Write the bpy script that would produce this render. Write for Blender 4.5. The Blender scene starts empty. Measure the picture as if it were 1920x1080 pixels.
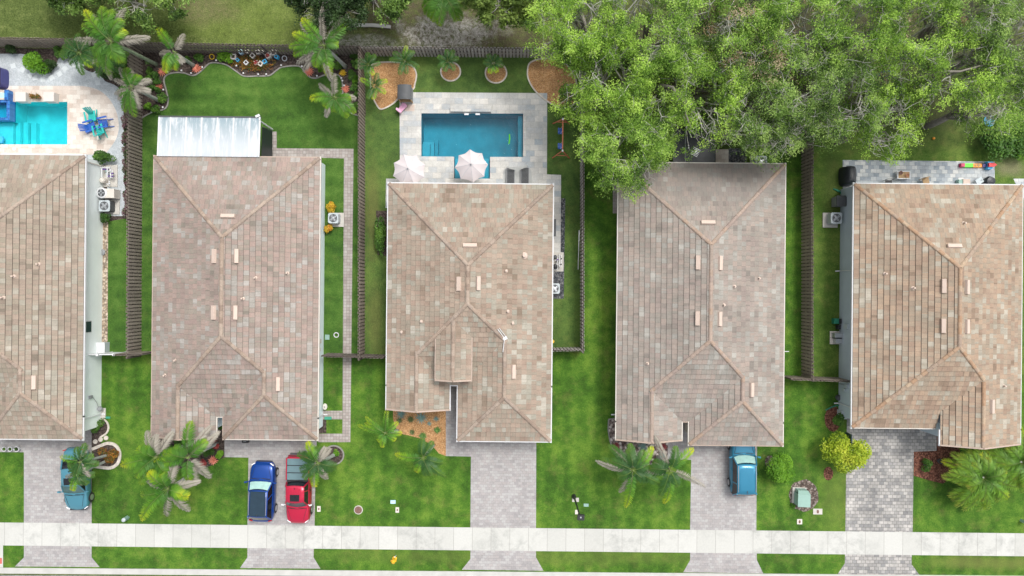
import bpy, math, random
import numpy as np
from mathutils import Vector, Matrix
from mathutils.geometry import tessellate_polygon
R = math.radians
PI = math.pi
# ---------------------------------------------------------------- camera, sky, sun
CAMH, FPX, TH = 50.0, 1280.0, 0.0095
scene = bpy.context.scene
col = scene.collection
cd = bpy.data.cameras.new('camera'); cam = bpy.data.objects.new('camera', cd); col.objects.link(cam)
cam.location = (0, 0, CAMH); cam.rotation_euler = (0, 0, TH)
cd.sensor_width = 36; cd.lens = 24; cd.clip_start = 0.5; cd.clip_end = 2000
scene.camera = cam
SUN_EL, SUN_AZ = R(62), R(38)          # azimuth clockwise from image up
world = bpy.data.worlds.new('World'); scene.world = world; world.use_nodes = True
wn = world.node_tree; wn.nodes.clear()
sky = wn.nodes.new('ShaderNodeTexSky'); sky.sky_type = 'NISHITA'; sky.sun_disc = False
sky.sun_elevation = SUN_EL; sky.sun_rotation = SUN_AZ
sky.air_density = 1.0; sky.dust_density = 4.0; sky.ozone_density = 0.6
hs = wn.nodes.new('ShaderNodeHueSaturation'); hs.inputs['Saturation'].default_value = 0.25
bg = wn.nodes.new('ShaderNodeBackground'); bg.inputs['Strength'].default_value = 0.15
wo = wn.nodes.new('ShaderNodeOutputWorld')
wn.links.new(sky.outputs[0], hs.inputs['Color']); wn.links.new(hs.outputs[0], bg.inputs[0]); wn.links.new(bg.outputs[0], wo.inputs[0])
sl = bpy.data.lights.new('sun', 'SUN'); sl.energy = 1.25; sl.angle = R(16); sl.color = (1, 0.96, 0.9)
so = bpy.data.objects.new('sun', sl); col.objects.link(so); so.location = (20, 30, 60)
sd = Vector((math.sin(SUN_AZ) * math.cos(SUN_EL), math.cos(SUN_AZ) * math.cos(SUN_EL), math.sin(SUN_EL)))
so.rotation_euler = sd.to_track_quat('Z', 'Y').to_euler()
vs = scene.view_settings
vs.view_transform = 'Standard'; vs.look = 'None'; vs.gamma = 1; vs.exposure = 0.6
scene.cycles.max_bounces = 6; scene.cycles.transparent_max_bounces = 12

def G(px, py, h=0.0):
    s = (CAMH - h) / FPX
    x = (px - 960) * s; y = -(py - 540) * s
    c, n = math.cos(TH), math.sin(TH)
    return (x * c - y * n, x * n + y * c)
def G3(px, py, h=0.0):
    a = G(px, py, h); return Vector((a[0], a[1], h))

# ---------------------------------------------------------------- tagging
def tag(o, label=None, cat=None, group=None, kind=None):
    if label: o['label'] = label
    if cat: o['category'] = cat
    if group: o['group'] = group
    if kind: o['kind'] = kind
    return o
def thing(name, label, cat, loc=(0, 0, 0), rz=0, group=None):
    o = bpy.data.objects.new(name, None); col.objects.link(o)
    o.location = loc; o.rotation_euler = (0, 0, rz); o.empty_display_size = 0.3
    return tag(o, label, cat, group)
def copy_tree(o, parent=None):
    c = o.copy(); col.objects.link(c); c.parent = parent
    for ch in list(o.children): copy_tree(ch, c)
    return c

# ---------------------------------------------------------------- mesh builder
class MB:
    def __init__(s): s.v = []; s.f = []; s.m = []; s.uv = []
    def face(s, pts, mi=0, uv=None):
        b = len(s.v); s.v += [tuple(p) for p in pts]; s.f.append(tuple(range(b, b + len(pts)))); s.m.append(mi); s.uv.append(uv)
    def raw(s, vs, fs, mi=0, uv=None):
        b = len(s.v); s.v += [tuple(p) for p in vs]
        for f in fs: s.f.append(tuple(i + b for i in f)); s.m.append(mi); s.uv.append(uv)
    def box(s, c, d, rz=0, mi=0, top=None, M=None):
        x, y, z = d[0] / 2, d[1] / 2, d[2] / 2; t = top if top else (1, 1)
        P = [(-x, -y, -z), (x, -y, -z), (x, y, -z), (-x, y, -z), (-x * t[0], -y * t[1], z), (x * t[0], -y * t[1], z), (x * t[0], y * t[1], z), (-x * t[0], y * t[1], z)]
        if M is None: M = Matrix.Rotation(rz, 3, 'Z')
        s.raw([M @ Vector(p) + Vector(c) for p in P], [(0, 3, 2, 1), (4, 5, 6, 7), (0, 1, 5, 4), (1, 2, 6, 5), (2, 3, 7, 6), (3, 0, 4, 7)], mi)
    def bar(s, a, b, w, h=None, mi=0, up=(0, 0, 1)):
        a = Vector(a); b = Vector(b); h = h or w; d = (b - a)
        if d.length < 1e-6: return
        z = d.normalized(); u = Vector(up)
        if abs(z.dot(u)) > .98: u = Vector((0, 1, 0))
        x = z.cross(u).normalized(); y = x.cross(z)
        P = [a + x * sx * w / 2 + y * sy * h / 2 for sx, sy in ((-1, -1), (1, -1), (1, 1), (-1, 1))] + [b + x * sx * w / 2 + y * sy * h / 2 for sx, sy in ((-1, -1), (1, -1), (1, 1), (-1, 1))]
        s.raw(P, [(0, 1, 2, 3), (7, 6, 5, 4), (0, 4, 5, 1), (1, 5, 6, 2), (2, 6, 7, 3), (3, 7, 4, 0)], mi)
    def tube(s, pts, rad, n=8, mi=0, caps=True):
        pts = [Vector(p) for p in pts]
        if not hasattr(rad, '__len__'): rad = [rad] * len(pts)
        V = []; x0 = None
        for i, p in enumerate(pts):
            d = (pts[min(i + 1, len(pts) - 1)] - pts[max(i - 1, 0)])
            d = d.normalized() if d.length > 1e-9 else Vector((0, 0, 1))
            if x0 is None:
                u = Vector((0, 0, 1)) if abs(d.z) < .95 else Vector((0, 1, 0)); x = d.cross(u).normalized()
            else:
                x = x0 - d * x0.dot(d); x = x.normalized() if x.length > 1e-6 else Vector((1, 0, 0))
            x0 = x; y = d.cross(x)
            for k in range(n):
                a = 2 * PI * k / n; V.append(p + (x * math.cos(a) + y * math.sin(a)) * rad[i])
        F = []
        for i in range(len(pts) - 1):
            for k in range(n):
                k2 = (k + 1) % n; F.append((i * n + k, i * n + k2, (i + 1) * n + k2, (i + 1) * n + k))
        if caps: F.append(tuple(range(n))[::-1]); F.append(tuple((len(pts) - 1) * n + k for k in range(n)))
        s.raw(V, F, mi)
    def lathe(s, c, prof, n=24, mi=0, sx=1, sy=1):
        V = []; F = []; c = Vector(c)
        for r, z in prof:
            for k in range(n):
                a = 2 * PI * k / n; V.append(c + Vector((r * sx * math.cos(a), r * sy * math.sin(a), z)))
        for i in range(len(prof) - 1):
            for k in range(n):
                k2 = (k + 1) % n; F.append((i * n + k, i * n + k2, (i + 1) * n + k2, (i + 1) * n + k))
        F.append(tuple(range(n))[::-1]); F.append(tuple((len(prof) - 1) * n + k for k in range(n)))
        s.raw(V, F, mi)
    def prism(s, poly, z0, z1, mi=0, scale=1.0):
        n = len(poly); cx = sum(p[0] for p in poly) / n; cy = sum(p[1] for p in poly) / n
        ar = sum(poly[i][0] * poly[(i + 1) % n][1] - poly[(i + 1) % n][0] * poly[i][1] for i in range(n))
        if ar < 0: poly = poly[::-1]
        V = [(p[0], p[1], z0) for p in poly] + [(cx + (p[0] - cx) * scale, cy + (p[1] - cy) * scale, z1) for p in poly]
        F = [(i, (i + 1) % n, n + (i + 1) % n, n + i) for i in range(n)]
        b = len(s.v); s.raw(V, F, mi)
        for tri in tessellate_polygon([[Vector(v) for v in V[n:]]]): s.f.append(tuple(b + n + i for i in tri)); s.m.append(mi); s.uv.append(None)
    def sheet(s, poly, z, holes=(), mi=0):
        loops = [[Vector((p[0], p[1], z)) for p in poly]] + [[Vector((p[0], p[1], z)) for p in h] for h in holes]
        flat = [v for l in loops for v in l]; b = len(s.v); s.v += [tuple(v) for v in flat]
        for t in tessellate_polygon(loops):
            a, b2, c = [flat[i] for i in t]
            if (b2 - a).cross(c - a).z < 0: t = t[::-1]
            s.f.append(tuple(b + i for i in t)); s.m.append(mi); s.uv.append(None)
    def build(s, name, mats, parent=None, rel=False, smooth=False, sub=0, loc=None):
        me = bpy.data.meshes.new(name)
        if not isinstance(mats, (list, tuple)): mats = [mats]
        V = np.array(s.v, dtype=float).reshape(-1, 3); o = bpy.data.objects.new(name, me)
        if parent is None:
            off = np.array(loc) if loc is not None else np.array([V[:, 0].mean(), V[:, 1].mean(), V[:, 2].min()])
            V = V - off; o.location = off
        elif rel:
            p = parent; off = Vector((0, 0, 0))
            while p: off += p.location; p = p.parent
            V = V - np.array(off)
        me.from_pydata([tuple(v) for v in V], [], s.f)
        for m in mats: me.materials.append(m)
        me.polygons.foreach_set('material_index', s.m)
        if any(u is not None for u in s.uv):
            ul = me.uv_layers.new(name='uv'); arr = []
            for f, u in zip(s.f, s.uv):
                if u is None: arr += [0.0, 0.0] * len(f)
                elif isinstance(u, tuple): arr += list(u) * len(f)
                else:
                    for q in u: arr += list(q)
            ul.data.foreach_set('uv', arr)
        if smooth: me.polygons.foreach_set('use_smooth', [True] * len(me.polygons))
        me.update(); col.objects.link(o)
        if parent is not None: o.parent = parent
        if sub:
            md = o.modifiers.new('sub', 'SUBSURF'); md.levels = sub; md.render_levels = sub
        return o

def fast_quads(name, V, mats, parent=None, uv=None, loc=(0, 0, 0), mi=None):
    """V: (N,4,3) array of quads, world coords relative to loc"""
    N = V.shape[0]; me = bpy.data.meshes.new(name)
    me.vertices.add(N * 4); me.loops.add(N * 4); me.polygons.add(N)
    me.vertices.foreach_set('co', V.reshape(-1).astype(np.float32))
    me.loops.foreach_set('vertex_index', np.arange(N * 4, dtype=np.int32))
    me.polygons.foreach_set('loop_start', (np.arange(N) * 4).astype(np.int32))
    me.polygons.foreach_set('loop_total', np.full(N, 4, dtype=np.int32))
    if not isinstance(mats, (list, tuple)): mats = [mats]
    for m in mats: me.materials.append(m)
    if mi is not None: me.polygons.foreach_set('material_index', mi.astype(np.int32))
    if uv is not None:
        ul = me.uv_layers.new(name='uv'); ul.data.foreach_set('uv', uv.reshape(-1).astype(np.float32))
    me.update(calc_edges=True); o = bpy.data.objects.new(name, me); col.objects.link(o)
    if parent is not None: o.parent = parent
    else: o.location = loc
    return o

# ---------------------------------------------------------------- materials
class NT:
    def __init__(s, name):
        s.m = bpy.data.materials.new(name); s.m.use_nodes = True; s.t = s.m.node_tree; s.t.nodes.clear()
        s.out = s.t.nodes.new('ShaderNodeOutputMaterial'); s.b = s.t.nodes.new('ShaderNodeBsdfPrincipled')
        s.t.links.new(s.b.outputs[0], s.out.inputs[0]); s._pos = None
    def n(s, kind, **kw):
        nd = s.t.nodes.new('ShaderNode' + kind)
        for k, v in kw.items(): setattr(nd, k, v)
        return nd
    def l(s, a, b): s.t.links.new(a, b)
    def set(s, inp, v):
        if v is None: return
        if hasattr(v, 'is_output') or isinstance(v, bpy.types.NodeSocket): s.l(v, inp)
        else: inp.default_value = v
    def pos(s):
        if s._pos is None: s._pos = s.n('NewGeometry').outputs['Position']
        return s._pos
    def noise(s, scale, detail=3, rough=.55, vec=None, dist=0, fac=True):
        nd = s.n('TexNoise'); nd.inputs['Scale'].default_value = scale; nd.inputs['Detail'].default_value = detail
        nd.inputs['Roughness'].default_value = rough; nd.inputs['Distortion'].default_value = dist
        s.l(vec or s.pos(), nd.inputs['Vector']); return nd.outputs['Fac' if fac else 'Color']
    def ramp(s, fac, stops, interp='LINEAR'):
        nd = s.n('ValToRGB'); cr = nd.color_ramp; cr.interpolation = interp
        while len(cr.elements) < len(stops): cr.elements.new(.5)
        for e, (p, c) in zip(cr.elements, stops):
            e.position = p; e.color = (*c, 1) if len(c) == 3 else c
        s.l(fac, nd.inputs[0]); return nd.outputs[0]
    def math(s, op, a, b=None, c=None):
        nd = s.n('Math', operation=op); s.set(nd.inputs[0], a); s.set(nd.inputs[1], b); s.set(nd.inputs[2], c); return nd.outputs[0]
    def mix(s, fac, a, b, mode='MIX'):
        nd = s.n('MixRGB', blend_type=mode)
        for i, v in zip(nd.inputs, (fac, a, b)):
            if isinstance(v, tuple) and len(v) == 3: v = (*v, 1)
            s.set(i, v)
        return nd.outputs[0]
    def mapr(s, v, a, b, c=0, d=1):
        nd = s.n('MapRange'); s.set(nd.inputs[0], v)
        for i, x in zip((1, 2, 3, 4), (a, b, c, d)): nd.inputs[i].default_value = x
        return nd.outputs[0]
    def vmath(s, op, a, b=None):
        nd = s.n('VectorMath', operation=op); s.set(nd.inputs[0], a); s.set(nd.inputs[1], b); return nd.outputs[0]
    def sep(s, v): nd = s.n('SeparateXYZ'); s.l(v, nd.inputs[0]); return nd.outputs
    def comb(s, x, y, z=0):
        nd = s.n('CombineXYZ'); s.set(nd.inputs[0], x); s.set(nd.inputs[1], y); s.set(nd.inputs[2], z); return nd.outputs[0]
    def white(s, v): nd = s.n('TexWhiteNoise', noise_dimensions='3D'); s.l(v, nd.inputs[0]); return nd.outputs['Value']
    def ell(s, px, py, rx, ry, soft=.5, amp=.5, sc=.5):
        """1 inside a ragged ellipse given in photo pixels"""
        cx, cy = G(px, py); k = CAMH / FPX
        x, y, z = s.sep(s.pos())
        u = s.math('DIVIDE', s.math('SUBTRACT', x, cx), rx * k); v = s.math('DIVIDE', s.math('SUBTRACT', y, cy), ry * k)
        d = s.math('SQRT', s.math('ADD', s.math('MULTIPLY', u, u), s.math('MULTIPLY', v, v)))
        nz = s.mapr(s.noise(sc, 5, .65), .2, .8, -amp, amp)
        return s.mapr(s.math('ADD', d, nz), 1 + soft, 1 - soft)
    def bump(s, h, strength=.4, dist=.02):
        nd = s.n('Bump'); nd.inputs['Strength'].default_value = strength; nd.inputs['Distance'].default_value = dist
        s.l(h, nd.inputs['Height']); s.l(nd.outputs[0], s.b.inputs['Normal'])
    def fin(s, color, rough=.8, metal=0, spec=.5):
        if isinstance(color, tuple) and len(color) == 3: color = (*color, 1)
        s.set(s.b.inputs['Base Color'], color); s.set(s.b.inputs['Roughness'], rough); s.b.inputs['Metallic'].default_value = metal
        s.b.inputs['Specular IOR Level'].default_value = spec
        return s.m

def plain(name, c, rough=.6, metal=0, var=.12, sc=3.0, spec=.5, coat=0):
    t = NT(name); nz = t.noise(sc, 4)
    k = t.mapr(nz, .25, .75, 1 - var, 1 + var)
    cc = t.vmath('SCALE', c + ()); cc_node = cc.node; cc_node.inputs[0].default_value = c; t.l(k, cc_node.inputs['Scale'])
    m = t.fin(cc, rough, metal, spec)
    if coat: t.b.inputs['Coat Weight'].default_value = coat; t.b.inputs['Coat Roughness'].default_value = .04
    return m

def lawn_mat(name, dark, mid, light, straw=.15, stripe=0, patches=()):
    t = NT(name)
    big = t.noise(.22, 4, .6); med = t.noise(1.4, 4, .65); fine = t.noise(9, 4, .8); vf = t.noise(28, 2, .7)
    f = t.math('ADD', t.math('ADD', t.math('MULTIPLY', big, .38), t.math('MULTIPLY', med, .34)), t.math('MULTIPLY', fine, .28))
    if stripe:
        x, y, z = t.sep(t.pos()); ax = x if stripe > 0 else y
        w = t.math('SINE', t.math('ADD', t.math('MULTIPLY', ax, 5.2), t.math('MULTIPLY', big, 5)))
        f = t.math('ADD', f, t.math('MULTIPLY', w, abs(stripe)))
    c = t.ramp(f, [(.41, dark), (.5, mid), (.6, light)])
    sp = t.math('MULTIPLY', t.mapr(t.noise(.8, 6, .75), .52, .72), straw)
    c = t.mix(sp, c, (.2, .17, .06))
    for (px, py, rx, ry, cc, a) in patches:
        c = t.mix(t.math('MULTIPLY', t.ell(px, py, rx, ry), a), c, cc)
    k = t.mapr(vf, .3, .7, .6, 1.4); s2 = t.n('VectorMath', operation='SCALE'); t.l(c, s2.inputs[0]); t.l(k, s2.inputs['Scale'])
    t.bump(t.math('ADD', vf, t.math('MULTIPLY', fine, 1.0)), .6, .05)
    return t.fin(s2.outputs[0], .9, 0, .15)

def paver_mat(name, cols, bw=.22, bh=.11, rot=0, mortar=(.16, .15, .14), msz=.012, off=.5, weather=.25, rough=.85, patch=None, coarse=.35):
    t = NT(name); p = t.pos()
    mp = t.n('Mapping'); t.l(p, mp.inputs[0]); mp.inputs['Rotation'].default_value = (0, 0, rot)
    x, y, z = t.sep(mp.outputs[0])
    row = t.math('FLOOR', t.math('DIVIDE', y, bh))
    u = t.math('ADD', t.math('DIVIDE', x, bw), t.math('MULTIPLY', t.math('MODULO', t.math('ABSOLUTE', row), 2), off))
    ci = t.math('FLOOR', u); fx = t.math('FRACT', u); fy = t.math('FRACT', t.math('DIVIDE', y, bh))
    w = t.white(t.comb(ci, row, 3)); w2 = t.noise(coarse, 4, .7)
    v = t.math('ADD', t.math('MULTIPLY', w, .75), t.math('MULTIPLY', t.mapr(w2, .3, .7), .25))
    n = len(cols); c = t.ramp(v, [((i + .5) / n, cc) for i, cc in enumerate(cols)])
    def edge(f, m): return t.math('MAXIMUM', t.math('LESS_THAN', f, m), t.math('GREATER_THAN', f, 1 - m))
    e = t.math('MAXIMUM', edge(fx, msz / bw), edge(fy, msz / bh))
    c = t.mix(t.math('MULTIPLY', e, .7), c, mortar)
    k = t.mapr(t.noise(.7, 6, .7), .3, .7, 1 - weather, 1 + weather); k = t.math('MULTIPLY', k, t.mapr(t.noise(14, 3, .7), .25, .75, .86, 1.14))
    s2 = t.n('VectorMath', operation='SCALE'); t.l(c, s2.inputs[0]); t.l(k, s2.inputs['Scale'])
    t.bump(t.math('SUBTRACT', 1.0, e), .5, .012)
    return t.fin(s2.outputs[0], rough, 0, .3)

def rubble_mat(name, cols, scale=6, bump=.8, rough=.9, low=.45):
    t = NT(name); vo = t.n('TexVoronoi'); vo.inputs['Scale'].default_value = scale; t.l(t.pos(), vo.inputs['Vector'])
    w = t.white(vo.outputs['Color']); n = len(cols)
    c = t.ramp(w, [((i + .5) / n, cc) for i, cc in enumerate(cols)])
    dk = t.mapr(vo.outputs['Distance'], .35, .75, 1, low)
    k = t.math('MULTIPLY', t.mapr(t.noise(.9, 5, .7), .3, .7, .78, 1.2), dk)
    s2 = t.n('VectorMath', operation='SCALE'); t.l(c, s2.inputs[0]); t.l(k, s2.inputs['Scale'])
    t.bump(t.math('SUBTRACT', 1.0, vo.outputs['Distance']), bump, .04)
    return t.fin(s2.outputs[0], rough, 0, .3)

def roof_mat(name, cols, weather=.15, stain=None):
    t = NT(name); uv = t.n('UVMap').outputs[0]; u, v, z = t.sep(uv)
    row = t.math('FLOOR', v)
    uu = t.math('ADD', t.math('DIVIDE', u, .34), t.math('MULTIPLY', t.white(t.comb(row, 5, 5)), 1.0))
    ci = t.math('FLOOR', uu); w1 = t.white(t.comb(ci, row, 1)); c3 = t.math('FLOOR', t.math('DIVIDE', t.math('ADD', uu, t.math('MULTIPLY', row, 1.37)), 2.6))
    w2 = t.white(t.comb(c3, row, 2)); w3 = t.mapr(t.noise(.35, 4, .7), .3, .7)
    w4 = t.white(t.comb(t.math('FLOOR', t.math('DIVIDE', t.math('ADD', uu, t.math('MULTIPLY', row, 2.71)), 1.7)), row, 4))
    val = t.math('ADD', t.math('ADD', t.math('MULTIPLY', w1, .4), t.math('MULTIPLY', w2, .24)), t.math('ADD', t.math('MULTIPLY', w3, .18), t.math('MULTIPLY', w4, .18)))
    n = len(cols); c = t.ramp(val, [(.12 + .76 * (i + .5) / n, cc) for i, cc in enumerate(cols)])
    fx = t.math('FRACT', uu); e = t.math('MAXIMUM', t.math('LESS_THAN', fx, .05), t.math('GREATER_THAN', fx, .95))
    c = t.mix(t.math('MULTIPLY', e, .28), c, (.1, .085, .07))
    k = t.math('MULTIPLY', t.mapr(t.noise(.5, 6, .7), .3, .7, 1 - weather, 1 + weather), t.mapr(t.noise(11, 4, .75), .25, .75, .84, 1.16))
    s2 = t.n('VectorMath', operation='SCALE'); t.l(c, s2.inputs[0]); t.l(k, s2.inputs['Scale']); out = s2.outputs[0]
    if stain: out = t.mix(t.math('MULTIPLY', t.ell(*stain[:4], .5, .6, .6), stain[5]), out, stain[4])
    t.bump(t.math('SUBTRACT', 1.0, e), .35, .01)
    return t.fin(out, .85, 0, .25)

def leaf_mat(name, cols, trans=.25, sc=1.2, rough=.55):
    t = NT(name); uv = t.n('UVMap').outputs[0]; u, v, z = t.sep(uv)
    val = t.math('ADD', t.math('MULTIPLY', u, .55), t.math('MULTIPLY', t.mapr(t.noise(sc, 3, .6), .3, .7), .45))
    n = len(cols); c = t.ramp(val, [(.1 + .8 * (i + .5) / n, cc) for i, cc in enumerate(cols)])
    t.fin(c, rough, 0, .3)
    tr = t.n('BsdfTranslucent'); t.l(c, tr.inputs[0]); mx = t.n('MixShader'); mx.inputs[0].default_value = trans
    t.l(t.b.outputs[0], mx.inputs[1]); t.l(tr.outputs[0], mx.inputs[2]); t.l(mx.outputs[0], t.out.inputs[0])
    return t.m
def frond_mat(name, cols, trans=.2):     # u runs from crown to tip, v random per leaflet
    t = NT(name); uv = t.n('UVMap').outputs[0]; u, v, z = t.sep(uv)
    val = t.math('ADD', t.math('MULTIPLY', u, .8), t.math('MULTIPLY', v, .2)); n = len(cols)
    c = t.ramp(val, [(i / (n - 1), cc) for i, cc in enumerate(cols)]); t.fin(c, .5, 0, .35)
    tr = t.n('BsdfTranslucent'); t.l(c, tr.inputs[0]); mx = t.n('MixShader'); mx.inputs[0].default_value = trans
    t.l(t.b.outputs[0], mx.inputs[1]); t.l(tr.outputs[0], mx.inputs[2]); t.l(mx.outputs[0], t.out.inputs[0])
    return t.m
def water_mat(name, tint, ripple=.25, sc=2.5):
    t = NT(name); t.t.nodes.remove(t.b)
    tr = t.n('BsdfTransparent'); tr.inputs[0].default_value = (*tint, 1)
    gl = t.n('BsdfGlossy'); gl.inputs['Roughness'].default_value = .06
    bp = t.n('Bump'); bp.inputs['Strength'].default_value = ripple; bp.inputs['Distance'].default_value = .06; t.l(t.noise(sc, 4, .6, dist=.8), bp.inputs['Height'])
    t.l(bp.outputs[0], gl.inputs['Normal']); fr = t.n('Fresnel'); fr.inputs[0].default_value = 1.33; t.l(bp.outputs[0], fr.inputs['Normal'])
    mx = t.n('MixShader'); t.l(fr.outputs[0], mx.inputs[0]); t.l(tr.outputs[0], mx.inputs[1]); t.l(gl.outputs[0], mx.inputs[2]); t.l(mx.outputs[0], t.out.inputs[0])
    return t.m
def glass_mat(name, tint): return water_mat(name, tint, 0.0)
def pickets_mat(name, c): 
    t = NT(name); p = t.pos(); mp = t.n('Mapping'); t.l(p, mp.inputs[0]); mp.inputs['Scale'].default_value = (5, 5, .6)
    a = t.noise(1.0, 5, .7, vec=mp.outputs[0]); b = t.noise(.25, 3)
    cc = t.ramp(t.math('ADD', t.math('MULTIPLY', a, .6), t.math('MULTIPLY', b, .4)), [(.3, tuple(x * .6 for x in c)), (.5, c), (.7, tuple(min(1, x * 1.4) for x in c))])
    return t.fin(cc, .9, 0, .2)
def ao(c): return c

M = {}
M['lawn'] = lawn_mat('front_lawn', (.034, .088, .012), (.062, .148, .017), (.13, .23, .03), .4, .02, [(1000, 1045, 400, 12, (.13, .16, .04), .4), (1850, 1055, 100, 12, (.16, .17, .05), .6), (1570, 940, 40, 60, (.13, .17, .04), .5), (1640, 930, 10, 30, (.1, .12, .04), .4)])
M['lawn_f'] = lawn_mat('front_lawn_shaded', (.034, .088, .012), (.062, .148, .017), (.13, .23, .03), .4, .02, [(1290, 190, 200, 100, (.055, .048, .028), .9)])  # front lawn plus dark litter patch, oak shade painted into its colour
M['lawn_b'] = lawn_mat('back_lawn', (.036, .09, .017), (.06, .135, .022), (.1, .19, .036), .15, -.022)
M['lawn_c'] = lawn_mat('pool_lawn', (.048, .09, .024), (.075, .135, .032), (.12, .19, .044), .25, 0, [(700, 400, 12, 80, (.15, .15, .05), .55), (705, 600, 14, 60, (.15, .15, .05), .5)])
M['lawn_d'] = lawn_mat('side_lawn', (.03, .09, .01), (.05, .14, .014), (.09, .19, .024), .08, .02)
M['lawn_e'] = lawn_mat('patchy_lawn', (.045, .098, .015), (.078, .145, .025), (.15, .215, .045), .4, 0, [(1700, 180, 220, 75, (.05, .05, .025), .85), (1895, 315, 25, 15, (.22, .2, .12), .7), (1560, 340, 16, 60, (.13, .15, .05), .4)])  # wide dark patch: litter under the oaks with their shade painted in
# rough ground outside the fences
t = NT('rough_ground')
big = t.noise(.5, 5, .65); fine = t.noise(7, 5, .75)
f = t.math('ADD', t.math('ADD', t.math('MULTIPLY', big, .35), t.math('MULTIPLY', fine, .35)), t.math('MULTIPLY', t.noise(2.2, 6, .75), .3))
grass = t.ramp(f, [(.4, (.045, .065, .016)), (.5, (.095, .13, .034)), (.6, (.19, .22, .075))])
c = grass
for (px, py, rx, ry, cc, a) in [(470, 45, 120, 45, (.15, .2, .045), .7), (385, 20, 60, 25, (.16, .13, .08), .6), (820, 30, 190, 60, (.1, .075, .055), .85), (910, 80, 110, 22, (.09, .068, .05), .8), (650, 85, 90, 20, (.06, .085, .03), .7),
                                (80, 30, 160, 40, (.07, .1, .03), .5), (1350, 120, 330, 170, (.05, .042, .03), .95), (1700, 60, 290, 130, (.045, .042, .028), .9)]:  # last two: leaf litter, darkened so the gaps between crowns look shaded
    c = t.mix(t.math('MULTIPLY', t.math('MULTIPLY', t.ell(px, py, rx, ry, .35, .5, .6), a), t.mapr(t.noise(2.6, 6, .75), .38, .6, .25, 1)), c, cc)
sn = t.mapr(t.noise(3.2, 6, .8, dist=.6), .4, .6)
for (px, py, rx, ry, a) in [(830, 62, 75, 32, 1), (690, 78, 60, 12, .6), (900, 50, 60, 20, .45), (640, 85, 40, 8, .5)]:
    c = t.mix(t.math('MULTIPLY', t.math('MULTIPLY', t.ell(px, py, rx, ry, .3, .5, .9), sn), a), c, (.42, .4, .37))
s2 = t.n('VectorMath', operation='SCALE'); t.l(c, s2.inputs[0]); t.l(t.mapr(t.noise(12, 5, .85), .32, .68, .45, 1.55), s2.inputs['Scale'])
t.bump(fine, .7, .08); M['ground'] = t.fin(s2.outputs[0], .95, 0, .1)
# concrete footway: slab joints and stains
t = NT('footway_concrete'); x, y, z = t.sep(t.pos()); u = t.math('DIVIDE', x, 1.37); fx = t.math('FRACT', u)
w = t.white(t.comb(t.math('FLOOR', u), 0, 0))
c = t.ramp(w, [(0, (.47, .47, .44)), (1, (.53, .53, .5))])
st = t.mapr(t.noise(1.1, 7, .75, dist=.4), .45, .68); sp = t.mapr(t.noise(.17, 3), .42, .56)
c = t.mix(t.math('MULTIPLY', t.math('MULTIPLY', st, sp), .75), c, (.27, .275, .26))
c = t.mix(t.math('LESS_THAN', fx, .018), c, (.27, .26, .24))
s2 = t.n('VectorMath', operation='SCALE'); t.l(c, s2.inputs[0]); t.l(t.mapr(t.noise(9, 5, .7), .25, .75, .93, 1.07), s2.inputs['Scale'])
M['walk'] = t.fin(s2.outputs[0], .85, 0, .3)
M['kerb'] = plain('kerb_concrete', (.46, .455, .43), .85, var=.12, sc=1.2)
M['asphalt'] = rubble_mat('asphalt', [(.2, .2, .2), (.27, .27, .26), (.33, .33, .32)], 30, .4)
PV = [(.3, .285, .285), (.335, .32, .315), (.36, .335, .325), (.375, .365, .36), (.4, .39, .38)]
M['drive'] = paver_mat('driveway_pavers', PV, .3, .2, 0, mortar=(.27, .26, .26), weather=.12)
M['drive5'] = paver_mat('cobble_pavers', [(.2, .2, .2), (.27, .265, .26), (.32, .31, .295), (.37, .355, .335), (.43, .41, .39)], .32, .24, 0, mortar=(.14, .14, .13), msz=.018, weather=.28, coarse=.8)
M['path'] = paver_mat('path_pavers', [(.3, .26, .24), (.34, .3, .275), (.37, .335, .31), (.4, .37, .345)], .22, .22, 0, off=0, weather=.12)
M['trav'] = paver_mat('silver_travertine', [(.36, .4, .43), (.46, .47, .47), (.5, .495, .47), (.54, .53, .5), (.6, .58, .54)], .62, .42, 0, mortar=(.4, .39, .37), msz=.012, weather=.2, coarse=1.6)
M['trav2'] = paver_mat('cream_travertine', [(.5, .42, .36), (.57, .5, .44), (.62, .56, .5), (.66, .61, .55)], .5, .33, 0, mortar=(.5, .44, .38), msz=.01, weather=.12, coarse=.9)
M['patio'] = paver_mat('grey_patio_pavers', [(.24, .28, .31), (.34, .37, .4), (.4, .43, .45), (.48, .5, .5), (.6, .6, .58)], .4, .28, 0, mortar=(.25, .26, .27), msz=.012, weather=.22, coarse=1)
M['gravelw'] = rubble_mat('white_gravel', [(.41, .45, .47), (.45, .49, .51), (.5, .53, .55)], 16, .1, low=.85)
M['flag'] = plain('pale_flagstone', (.55, .59, .6), .8, var=.1)
M['tan'] = rubble_mat('tan_gravel', [(.35, .27, .19), (.5, .4, .3), (.6, .5, .4)], 7, .6)
M['dark_gravel'] = rubble_mat('dark_gravel', [(.06, .065, .075), (.1, .105, .12), (.2, .2, .2)], 9, .6)
M['pebble'] = rubble_mat('river_pebbles', [(.12, .08, .07), (.24, .19, .17), (.36, .3, .27), (.55, .5, .46)], 5.5, 1.0)
M['mulch'] = rubble_mat('orange_mulch', [(.42, .22, .09), (.5, .28, .13), (.58, .35, .17)], 16, .4, low=.65)
M['mulchr'] = rubble_mat('red_mulch', [(.12, .045, .03), (.2, .08, .05), (.27, .12, .08)], 10, .8)
M['soil'] = rubble_mat('dark_soil', [(.055, .04, .034), (.085, .064, .055), (.12, .092, .078)], 10, .6, low=.6)
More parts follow.
